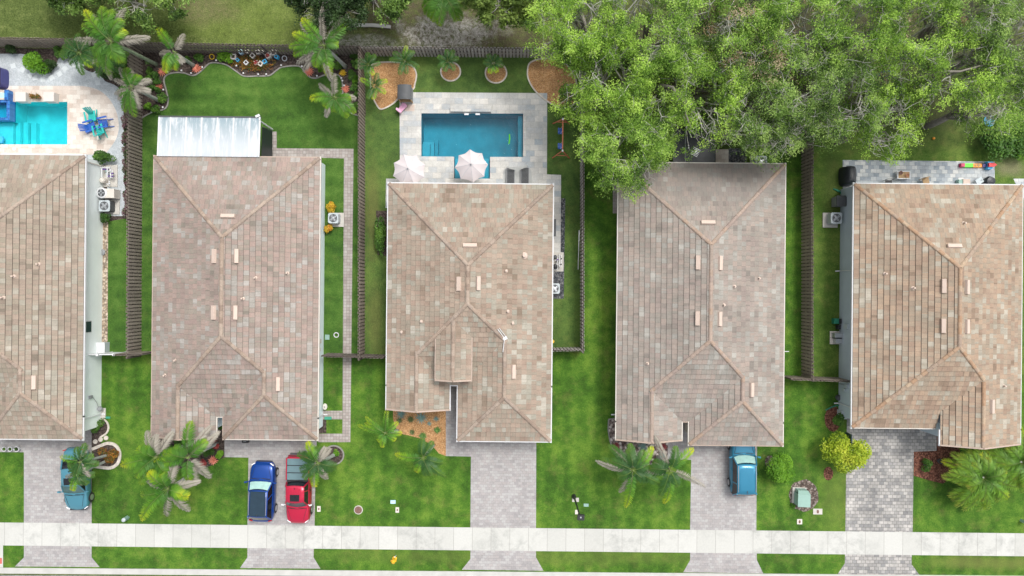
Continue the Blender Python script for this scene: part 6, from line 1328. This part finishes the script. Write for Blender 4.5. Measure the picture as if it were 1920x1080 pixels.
plate('beige meter lid with brown centre below the transformer', (1499, 978), .38, .38, 'dimwhite', 'rust'); plate('oblong concrete lid right of the transformer', (1533, 959), .68, .42, 'concrete', 'rust'); plate('white square lid at the foot of the street lamp', (1079, 937), .5, .3, 'concrete'); plate('small white lid below the square one near the street lamp', (1081, 960), .22, .32, 'dimwhite'); plate('pale green lid right of the street lamp', (1099, 947), .36, .22, 'transf')
g = G(672, 956); t_ = thing('manhole_cover', 'round brown manhole cover in the lawn', 'manhole cover', (g[0], g[1], .006)); b = MB(); b.lathe((0, 0, 0), [(.33, 0), (.31, .035)], 26); b.build('ring', M['concrete'], t_); b = MB(); b.lathe((0, 0, .036), [(.27, 0), (.26, .01)], 26); b.build('cover', M['rust'], t_)
for p, lb in (((240, 970), 'small pale green cable pedestal near the pavement, left of the rose tiled house driveway'), ((1915, 976), 'small pale green cable pedestal at the right picture edge')):
    g = G(*p); t_ = thing('cable_pedestal', lb, 'cable pedestal', (g[0], g[1], 0), -.5); b = MB(); b.box((0, 0, .28), (.22, .2, .56)); b.build('body', M['transf'], t_); b = MB(); b.lathe((0, 0, .56), [(.16, 0), (.15, .05), (.05, .1)], 12, sx=.9); b.build('cap', M['acbody'], t_)
# street lamp
A = G3(1076, 930, 0); A2 = G(1076, 930); t_ = thing('street_lamp', 'black street lamp with a square head standing in the lawn', 'street lamp', A); hp = 4.6; q = G3(1077, 931, 0); b = MB(); b.lathe((0, 0, 0), [(.16, 0), (.15, .3), (.08, .5)], 14); b.build('base', M['black'], t_)
b = MB(); b.tube([(0, 0, 0), (0, 0, hp)], [.075, .05], 10); b.build('pole', M['black'], t_)
b = MB(); b.bar((0, 0, hp), (.04, .28, hp + .05), .07); b.build('arm', M['black'], t_) if False else None
b = MB(); b.box((0.05, .0, hp + .06), (.48, .4, .12), R(-3), top=(.9, .9)); b.build('lamp_head', M['black'], t_); b = MB(); b.lathe((.03, .02, hp + .12), [(.06, 0), (.05, .05)], 10); b.build('sensor', M['steel'], t_)
# hydrant + marker
g = G(740, 1047); t_ = thing('fire_hydrant', 'yellow fire hydrant in the grass strip by the kerb', 'fire hydrant', (g[0], g[1], 0)); b = MB(); b.lathe((0, 0, 0), [(.17, 0), (.17, .06), (.1, .08), (.1, .55), (.15, .57), (.15, .62), (.11, .72), (.05, .8), (.03, .84)], 18); b.build('barrel', M['hydr'], t_)
for a in (0, PI, -PI / 2): b = MB(); b.tube([(math.cos(a) * .08, math.sin(a) * .08, .45), (math.cos(a) * .2, math.sin(a) * .2, .45)], [.06, .07], 10); b.build('outlet', M['hydr'], t_)
g = G(743, 1041); t_ = thing('marker_post', 'thin pale blue marker post beside the yellow hydrant', 'marker post', (g[0], g[1], 0)); b = MB(); b.tube([(0, 0, 0), (.03, .18, .75)], .022, 6); b.build('post', M['paleblue'], t_); b = MB(); b.tube([(.03, .18, .75), (.034, .2, .85)], .04, 6); b.build('cap', M['white'], t_)
# garden pots cluster: planter stones
POT = [(437, 106, 11, 'fabric_w', 'beige'), (451, 97, 8, 'paleblue', 'pale blue'), (463, 96, 6, 'dimwhite', 'cream'), (473, 104, 9, 'concrete', 'grey'), (483, 97, 8, 'concrete', 'grey'), (492, 97, 5, 'concrete', 'small grey'), (502, 104, 10, 'fabric_w', 'cream with a red bloom'), (512, 98, 12, 'concrete', 'large beige'), (461, 117, 8, 'white', 'white and blue'), (480, 117, 8, 'vent', 'pink'), (488, 119, 9, 'dimwhite', 'cream'), (496, 115, 8, 'sky_p', 'bright blue'), (518, 106, 7, 'sky_p', 'blue'), (445, 112, 6, 'sky_p', 'blue')]
OW = ['first', 'second', 'third', 'fourth', 'fifth', 'sixth', 'seventh', 'eighth', 'ninth', 'tenth', 'eleventh', 'twelfth', 'thirteenth', 'last']
od = sorted(range(len(POT)), key=lambda i: POT[i][0])
for i, (a, c_, r_, mt, nm) in enumerate(POT):
    g = G(a, c_, .4); t_ = thing('garden_pot', '%s square garden pot, %s from left in the rear fence cluster' % (nm, OW[od.index(i)]), 'garden pot', (g[0], g[1], 0), (i * .7) % 1.2, 'painted garden pots by the rear fence'); s_ = r_ * .037; b = MB(); b.box((0, 0, .2), (s_ * .8, s_ * .8, .4), top=(1.25, 1.25)); b.build('pot', M[mt], t_)
    b = MB(); b.box((0, 0, .402), (s_ * .55, s_ * .55, .01)); b.build('soil', M['soil'], t_)
    if nm.startswith('cream with') or 'pink' in nm: rng = np.random.default_rng(i); n_ = 60; P = rng.normal(size=(n_, 3)) * np.array([.07, .07, .03]) + np.array([0, 0, .45]); fast_quads('flowers', leaf_quads(P, .04, .8, rng), M['redleaf'], t_, rand_uv(n_, rng))
# garden lights
LT = [(314, 135), (340, 132), (358, 137), (379, 126), (405, 113), (443, 123), (456, 137), (484, 139), (499, 139), (527, 122), (594, 142), (566, 124), (622, 136), (640, 146), (642, 151), (645, 160), (306, 168), (305, 201), (284, 210), (659, 212), (644, 208)]
for i, (a, c_) in enumerate(sorted(LT)):
    g = G(a, c_, .25); t_ = thing('garden_light', 'small white stake light on the bed edging, number %s from the left' % ['one', 'two', 'three', 'four', 'five', 'six', 'seven', 'eight', 'nine', 'ten', 'eleven', 'twelve', 'thirteen', 'fourteen', 'fifteen', 'sixteen', 'seventeen', 'eighteen', 'nineteen', 'twenty', 'twenty one'][i], 'garden light', (g[0], g[1], 0), 0, 'white stake lights along the rear bed'); b = MB(); b.tube([(0, 0, 0), (0, 0, .22)], .012, 5); b.build('stake', M['grey'], t_); b = MB(); b.lathe((0, 0, .2), [(.035, 0), (.065, .04), (.06, .06), (.02, .075)], 10); b.build('lamp', M['white'], t_)
for (a, c_, lb, mt) in ((398, 107, 'thin tan ring ornament left of the lime shrub', 'stone_y'), (534, 110, 'grey ring ornament right of the garden pots', 'steel'), (652, 206, 'white ring ornament below the small palm', 'white'), (631, 628, 'white round cleanout ring on the lawn strip', 'white')):
    g = G(a, c_); b = MB(); b.tube([(g[0] + math.cos(q) * .17, g[1] + math.sin(q) * .17, .07 + .04 * math.sin(q)) for q in [k * PI / 10 for k in range(21)]], .035, 6, caps=False); tag(b.build('ring_ornament', M[mt]), lb, 'ring ornament')
# pots at house one, stepping stones
for i, (a, r_) in enumerate([(8, .17), (19, .17), (31, .2)]):
    g = G(a, 842, .3); t_ = thing('plant_pot', '%s of the three round rimmed pots between driveway and lawn' % ['left', 'middle', 'right'][i], 'plant pot', (g[0], g[1], .01), 0, 'three pots at the left driveway'); b = MB(); b.lathe((0, 0, 0), [(r_ * .7, 0), (r_, .3), (r_, .33), (r_ * .78, .33), (r_ * .76, .27)], 18); b.build('pot', M['white'], t_); b = MB(); b.lathe((0, 0, .28), [(r_ * .74, 0), (r_ * .7, .01)], 14); b.build('soil', M['soil'], t_)
    rng = np.random.default_rng(i); n_ = 40; P = rng.normal(size=(n_, 3)) * np.array([.05, .05, .03]) + np.array([0, 0, .33]); fast_quads('foliage', leaf_quads(P, .04, .6, rng), M['hedge'], t_, rand_uv(n_, rng))
for i, (a, c_) in enumerate([(179, 828), (189, 824), (199, 821)]):
    g = G(a, c_); b = MB(); b.lathe((g[0], g[1], .012), [(.17, 0), (.165, .03), (.1, .034)], 16); tag(b.build('round_stone', M['edge']), '%s round stepping stone between the two small beds' % ['left', 'middle', 'right'][i], 'stepping stone', 'three round stepping stones')
g = G(186, 652, .7); t_ = thing('wall_box', 'white box on the ground at the pale green wall above the vinyl fence', 'utility box', (g[0], g[1], 0)); b = MB(); b.box((0, 0, .3), (.68, .72, .6), top=(.96, .96)); b.build('body', M['acbody'], t_); b = MB(); b.box((0, 0, .62), (.72, .76, .05)); b.build('lid', M['white'], t_)
g = G(192, 774); b = MB(); b.box((g[0], g[1], .04), (.52, .72, .07)); tag(b.build('slab', M['concrete']), 'pale slab on the lawn beside the pale green wall', 'slab')
g = G(202, 783, .1); b = MB(); b.box((g[0], g[1], .06), (.3, .14, .1)); tag(b.build('splash_block', M['lidgreen']), 'green splash block under the front downspout of the tan tiled house', 'splash block')
g = G(615, 784, .1); b = MB(); b.box((g[0], g[1], .08), (.5, .2, .1)); tag(b.build('splash_block', M['lidgreen']), 'green splash block under the front downspout of the rose tiled house', 'splash block')
g = G(192, 473); b = MB(); b.lathe((g[0], g[1], .01), [(.24, 0), (.25, .1), (.16, .16), (.05, .16)], 16); tag(b.build('drain_pot', M['grey']), 'dark round drain basin on the tan gravel strip', 'basin')
g = G(607, 764, .8); t_ = thing('hose_reel', 'pale round hose reel on the wall beside the short paved stub', 'hose reel', (g[0], g[1], .4)); b = MB(); b.lathe((0, 0, 0), [(.2, 0), (.24, .06), (.22, .14), (.08, .16)], 16, sx=.7); b.build('drum', M['dimwhite'], t_); b = MB(); b.tube([(0, 0, .1), (0, 0, .22)], .05, 8); b.build('hub', M['grey'], t_)
g = G(614, 632); b = MB(); b.box((g[0], g[1], .05), (.32, .36, .06)); tag(b.build('valve_box', M['transf']), 'green valve box lid on the lawn strip of the rose tiled house', 'valve box')
# patio cover of house two
a0, a1 = G(297, 293, 2.8), G(487, 221, 2.8); x0, x1, y0, y1 = a0[0], a1[0], a0[1], a1[1]; t_ = thing('patio_cover', 'white panelled patio cover streaked with grime behind the rose tiled house', 'patio cover', ((x0 + x1) / 2, (y0 + y1) / 2, 0))
b = MB(); b.raw([(x0, y0, 2.88), (x1, y0, 2.88), (x1, y1, 2.72), (x0, y1, 2.72), (x0, y0, 2.8), (x1, y0, 2.8), (x1, y1, 2.64), (x0, y1, 2.64)], [(0, 1, 2, 3), (7, 6, 5, 4), (0, 4, 5, 1), (1, 5, 6, 2), (2, 6, 7, 3), (3, 7, 4, 0)]); b.build('roof_panel', M['panelroof'], t_, True)
for i in range(8):
    xx = x0 + (x1 - x0) * min(1, max(0, [0, .115, .27, .425, .58, .74, .9, 1][i])); b = MB(); b.bar((xx, y0, 2.9), (xx, y1, 2.74), .09, .05); b.build('rib', M['white'], t_, True)
b = MB(); b.bar((x0 - .05, y1 + .06, 2.68), (x1 + .05, y1 + .06, 2.68), .1, .12); b.build('gutter', M['dkgrey'], t_, True)
for xx in (x0 + .1, (x0 + x1) / 2, x1 - .1): b = MB(); b.box((xx, y1 - .15, 1.32), (.09, .09, 2.64)); b.build('post', M['white'], t_, True)
b = MB(); b.box((G(484, 218, 2.7)[0], G(484, 218, 2.7)[1], 2.78), (.3, .16, .1), .4); b.box((G(488, 223, 2.7)[0], G(488, 223, 2.7)[1], 2.78), (.1, .2, .12)); b.build('flood_light', M['white'], t_, True)
A_, B_, C_ = G(487, 293, 2.6), G(501, 294, 1.2), G(500, 246, 1.0); xs = x1 + .06
t_ = thing('screen_panel', 'dark mesh screen sloping down from the right side of the patio cover', 'screen', (xs, y0, 0)); b = MB(); b.raw([(xs, y0, 2.6), (xs + .05, y0, .6), (xs + .05, G(500, 246, .6)[1], .6), (xs, G(488, 238, 2.5)[1], 2.5)], [(0, 1, 2, 3)]); o_ = b.build('mesh', M['blackf'], t_, True)
for q in ((y0, 2.6, y0), (G(488, 238, 2.5)[1], 2.5, G(500, 246, .3)[1])): b = MB(); b.bar((xs, q[0], q[1]), (xs + .05, q[2], .6), .04); b.build('frame', M['dkgrey'], t_, True)
g = G(503, 250, .5); t_ = thing('outdoor_speaker', 'small dark lantern with a white cap beside the screen', 'lantern', (g[0], g[1], .02)); b = MB(); b.lathe((0, 0, 0), [(.12, 0), (.14, .3), (.12, .4)], 12); b.build('body', M['dkgrey'], t_); b = MB(); b.box((-.1, .12, .42), (.14, .14, .05), .3); b.build('cap', M['white'], t_)
# dark patio cover behind house four
a0, a1 = G(1262, 305, 2.3), G(1342, 243, 2.3); t_ = thing('patio_cover', 'black flat patio cover half hidden by the oaks behind the grey tiled house', 'patio cover', (a0[0], a0[1], 0)); b = MB(); b.box(((a0[0] + a1[0]) / 2, (a0[1] + a1[1]) / 2 + .02, 2.3), (a1[0] - a0[0], a1[1] - a0[1], .08)); b.build('roof_panel', M['blackf'], t_, True)
xx = G(1285, 270, 2.35)[0]; b = MB(); b.bar((xx, a0[1], 2.36), (xx, a1[1], 2.36), .04, .04); b.build('seam', M['grey'], t_, True)
for q in ((a0[0] + .1, a1[1] - .1), (a1[0] - .1, a1[1] - .1)): b = MB(); b.box((q[0], q[1], 1.13), (.09, .09, 2.26)); b.build('post', M['dkgrey'], t_, True)
g = G(1304, 285, 2.4); b = MB()
for i in range(6): v = Vector((math.cos(-.45), math.sin(-.45), 0)); w_ = Vector((-v.y, v.x, 0)); c_ = Vector((g[0], g[1], 2.4)) + w_ * (i - 2.5) * .1; b.bar(c_ - v * .26, c_ + v * .26, .03, .03)
b.bar(Vector((g[0], g[1], 2.375)) - w_ * .28, Vector((g[0], g[1], 2.375)) + w_ * .28, .03, .03); tag(b.build('grille_panel', M['steel']), 'light slatted grille lying on the black patio cover', 'grille')
for i, (a, c_) in enumerate([(1280, 277), (1291, 273), (1291, 277)]): g = G(a, c_, 2.35); b = MB(); b.lathe((g[0], g[1], 2.35), [(.06, 0), (.05, .04), (.02, .05)], 8); tag(b.build('roof_fitting', M['steel']), 'small round fitting on the black patio cover, %s of three' % ['left', 'upper right', 'lower right'][i], 'fitting', 'fittings on the black patio cover')
# patio of house five
g = G(1596, 328, .9); t_ = thing('barbecue', 'barbecue under a black cover at the left end of the grey patio', 'barbecue', (g[0], g[1], .016)); sq = [(math.copysign(abs(math.cos(q)) ** .45, math.cos(q)), math.copysign(abs(math.sin(q)) ** .45, math.sin(q))) for q in [k * PI / 12 + .01 for k in range(24)]]
b = MB(); n_ = 24; lv = [(0, .5, .72), (.3, .47, .7), (.8, .42, .66), (.88, .36, .62), (1.05, .28, .55), (1.12, .2, .45)]; V = [(x * w_, y * l_, z_) for z_, w_, l_ in lv for x, y in sq]; F = [(i * n_ + k, i * n_ + (k + 1) % n_, (i + 1) * n_ + (k + 1) % n_, (i + 1) * n_ + k) for i in range(len(lv) - 1) for k in range(n_)] + [tuple((len(lv) - 1) * n_ + k for k in range(n_))]; b.raw(V, F); b.build('cover', M['blackf'], t_, smooth=True)
b = MB(); b.bar((.16, -.5, 1.1), (.16, .5, 1.1), .06, .05); b.build('cover_fold', M['dkgrey'], t_)
g = G(1695, 328, .45); t_ = thing('coffee_table', 'white framed coffee table with a wooden top on the grey patio', 'table', (g[0], g[1], .016)); b = MB(); b.box((0, 0, .4), (.82, .46, .03)); b.build('tabletop', M['wood'], t_); b = MB()
for s in (-1, 1): b.bar((-.47, s * .26, .41), (.47, s * .26, .41), .06); b.bar((s * .44, -.23, .41), (s * .44, .23, .41), .06)
b.build('frame', M['white'], t_)
for x_ in (-.44, .44):
    for y_ in (-.24, .24): b = MB(); b.box((x_, y_, .19), (.05, .05, .38)); b.build('leg', M['white'], t_)
for (a, c_, mt, lb) in ((1689, 324, 'rust', 'dark wooden bowl at the left of the coffee table'), (1701, 328.5, 'terra', 'reddish bowl at the right of the coffee table')): g = G(a, c_, .5); b = MB(); b.lathe((g[0], g[1], .435), [(.06, 0), (.13, .08), (.14, .1), (.1, .09), (.05, .04)], 16); tag(b.build('bowl', M[mt]), lb, 'bowl')
t_ = thing('toy_train', 'long multicoloured plastic play slide at the right end of the grey patio', 'toy', (*G(1832, 310, .2), .016)); xs_ = 0
for (xa, xb, mt, h_, wd) in ((-1.22, -.95, 'magenta', .3, .28), (-.94, -.3, 'lime_p', .22, .3), (-.29, .36, 'orange', .2, .3), (.37, .66, 'navy', .24, .26), (.67, 1.05, 'sky_p', .34, .6)):
    b = MB(); b.box(((xa + xb) / 2, 0, h_ / 2), (xb - xa, wd, h_), top=(.97, .85)); b.build('segment', M[mt], t_)
b = MB(); b.prism([(.66, -.14), (1.05, -.14), (1.25, 0), (1.05, .14), (.66, .14)], .345, .5); b.build('nose', M['red_p'], t_)
b = MB(); b.lathe((0.1, 0, .2), [(.11, 0), (.1, .015)], 10); b.lathe((-.12, 0, .2), [(.09, 0), (.08, .015)], 10); b.build('sticker', M['wood'], t_)
g = G(1740, 338, .7); t_ = thing('wooden_chair', 'small wooden chair half under the rear eave on the grey patio', 'chair', (g[0], g[1], .016), .2); b = MB(); b.box((0, 0, .42), (.46, .44, .04)); b.build('seat', M['wood'], t_); b = MB(); b.box((-.1, .22, .7), (.3, .04, .5)); b.build('backrest', M['wood'], t_)
for x_ in (-.2, .2):
    for y_ in (-.19, .19): b = MB(); b.box((x_, y_, .2), (.04, .04, .4)); b.build('leg', M['wood'], t_)
g = G(1800, 342, .3); b = MB(); b.box((g[0], g[1], .2), (.28, .4, .36)); tag(b.build('toy_box', M['transf']), 'small green box at the patio edge by the rear eave', 'box')
g = G(1812, 341, .4); b = MB(); b.box((g[0], g[1], .23), (.52, .42, .42), top=(.95, .95)); tag(b.build('storage_box', M['vent']), 'pale beige storage box at the patio edge by the rear eave', 'box')
g = G(1838, 339, .5); t_ = thing('folding_chair', 'pale grey folded lounge chair by the rear eave', 'chair', (g[0], g[1], .016), .5); b = MB(); b.box((0, 0, .4), (.7, .42, .04), M=Matrix.Rotation(.3, 3, 'Y')); b.build('seat', M['acbody'], t_); b = MB(); b.bar((-.3, 0, 0), (.2, 0, .45), .04); b.bar((.3, .1, 0), (-.2, .1, .45), .04); b.build('frame', M['steel'], t_)
g = G(1856, 340, .4); b = MB(); b.lathe((g[0], g[1], .016), [(.32, 0), (.38, .35), (.3, .55), (.1, .6)], 20); tag(b.build('fire_pit', M['blackf']), 'black round covered fire pit at the right corner of the grey patio', 'fire pit')
g = G(1667, 340, .5); t_ = thing('dark_chair', 'dark metal chair peeking out from the rear eave', 'chair', (g[0], g[1], .016)); b = MB(); b.box((0, -.1, .42), (.5, .4, .03)); b.build('seat', M['black'], t_); b = MB(); b.bar((-.25, .12, .8), (.25, .12, .8), .04); b.bar((-.25, .12, .42), (-.25, .12, .8), .03); b.bar((.25, .12, .42), (.25, .12, .8), .03); b.build('backrest', M['black'], t_)
for x_ in (-.2, .2):
    for y_ in (-.25, .1): b = MB(); b.box((x_, y_, .2), (.03, .03, .4)); b.build('leg', M['black'], t_)
# swing disc, ball, things beneath the trees
g = G(1857, 226, 2.0); t_ = thing('disc_swing', 'round blue web swing hanging at the edge of the shaded lawn', 'swing', (g[0], g[1], 1.9)); b = MB()
for r_, w_ in ((.36, .04), (.24, .02), (.12, .02)): b.tube([(math.cos(q) * r_, math.sin(q) * r_, 0) for q in [k * PI / 12 for k in range(25)]], w_, 6, caps=False)
b.build('ring', M['sky_p'], t_); b = MB()
for k in range(8): a = k * PI / 4; b.bar((0, 0, .0), (math.cos(a) * .36, math.sin(a) * .36, 0), .02)
b.build('web', M['sky_p'], t_); b = MB()
for k in range(4): a = k * PI / 2; b.tube([(math.cos(a) * .36, math.sin(a) * .36, 0), (0, .1, 1.5)], .008, 4)
b.build('rope', M['white'], t_)
g = G(1749, 260); b = MB(); b.lathe((g[0], g[1], .01), [(.01, 0), (.07, .02), (.1, .09), (.1, .12), (.07, .18), (.01, .2)], 14); tag(b.build('ball', M['orange']), 'small orange ball on the shaded back lawn', 'ball')
t_ = thing('trampoline', 'dark blue round trampoline under the oaks', 'trampoline', (*G(1655, 168), 0)); b = MB(); b.lathe((0, 0, .62), [(1.0, 0), (.98, .01)], 28); b.build('mat', M['black'], t_); b = MB(); b.tube([(math.cos(q) * 1.1, math.sin(q) * 1.1, .63) for q in [k * PI / 14 for k in range(29)]], .11, 6, caps=False); b.build('pad', M['navy'], t_)
for k in range(4): a = k * PI / 2 + .4; b = MB(); b.tube([(math.cos(a) * 1.08, math.sin(a) * 1.08, 0), (math.cos(a) * 1.08, math.sin(a) * 1.08, .6)], .03, 6); b.build('leg', M['steel'], t_)
b = MB(); g = G3(1470, 659, 1.2); b.tube([(g.x, g.y, 1.2), (g.x + .35, g.y, 1.2)], .03, 6); b.build('pipe_stub', M['white'], H4.t, True)
g = G(1036, 640, .5); b = MB(); b.lathe((g[0], g[1], .0), [(.12, 0), (.13, .6), (.1, .9), (.03, .92)], 14); tag(b.build('gas_bottle', M['hydr']), 'yellow bottle at the right wall of the buff tiled house', 'gas bottle')
g = G(565, 828, .3); t_ = thing('tool_box', 'small dark box under the front eave at the garage of the rose tiled house', 'box', (g[0] - 4.1, g[1], .015)); b = MB(); b.box((0, 0, .16), (.44, .26, .3)); b.build('body', M['black'], t_); b = MB(); b.bar((-.1, 0, .34), (.1, 0, .34), .03); b.build('handle', M['steel'], t_)
t_ = thing('flower_pot', 'small round pot in the red mulch bed', 'flower pot', (*G(1759, 863), .01)); b = MB(); b.lathe((0, 0, 0), [(.12, 0), (.18, .26), (.18, .3), (.14, .3), (.13, .24)], 16); b.build('pot', M['dkgrey'], t_); b = MB(); b.lathe((0, 0, .25), [(.13, 0), (.12, .01)], 12); b.build('soil', M['soil'], t_)
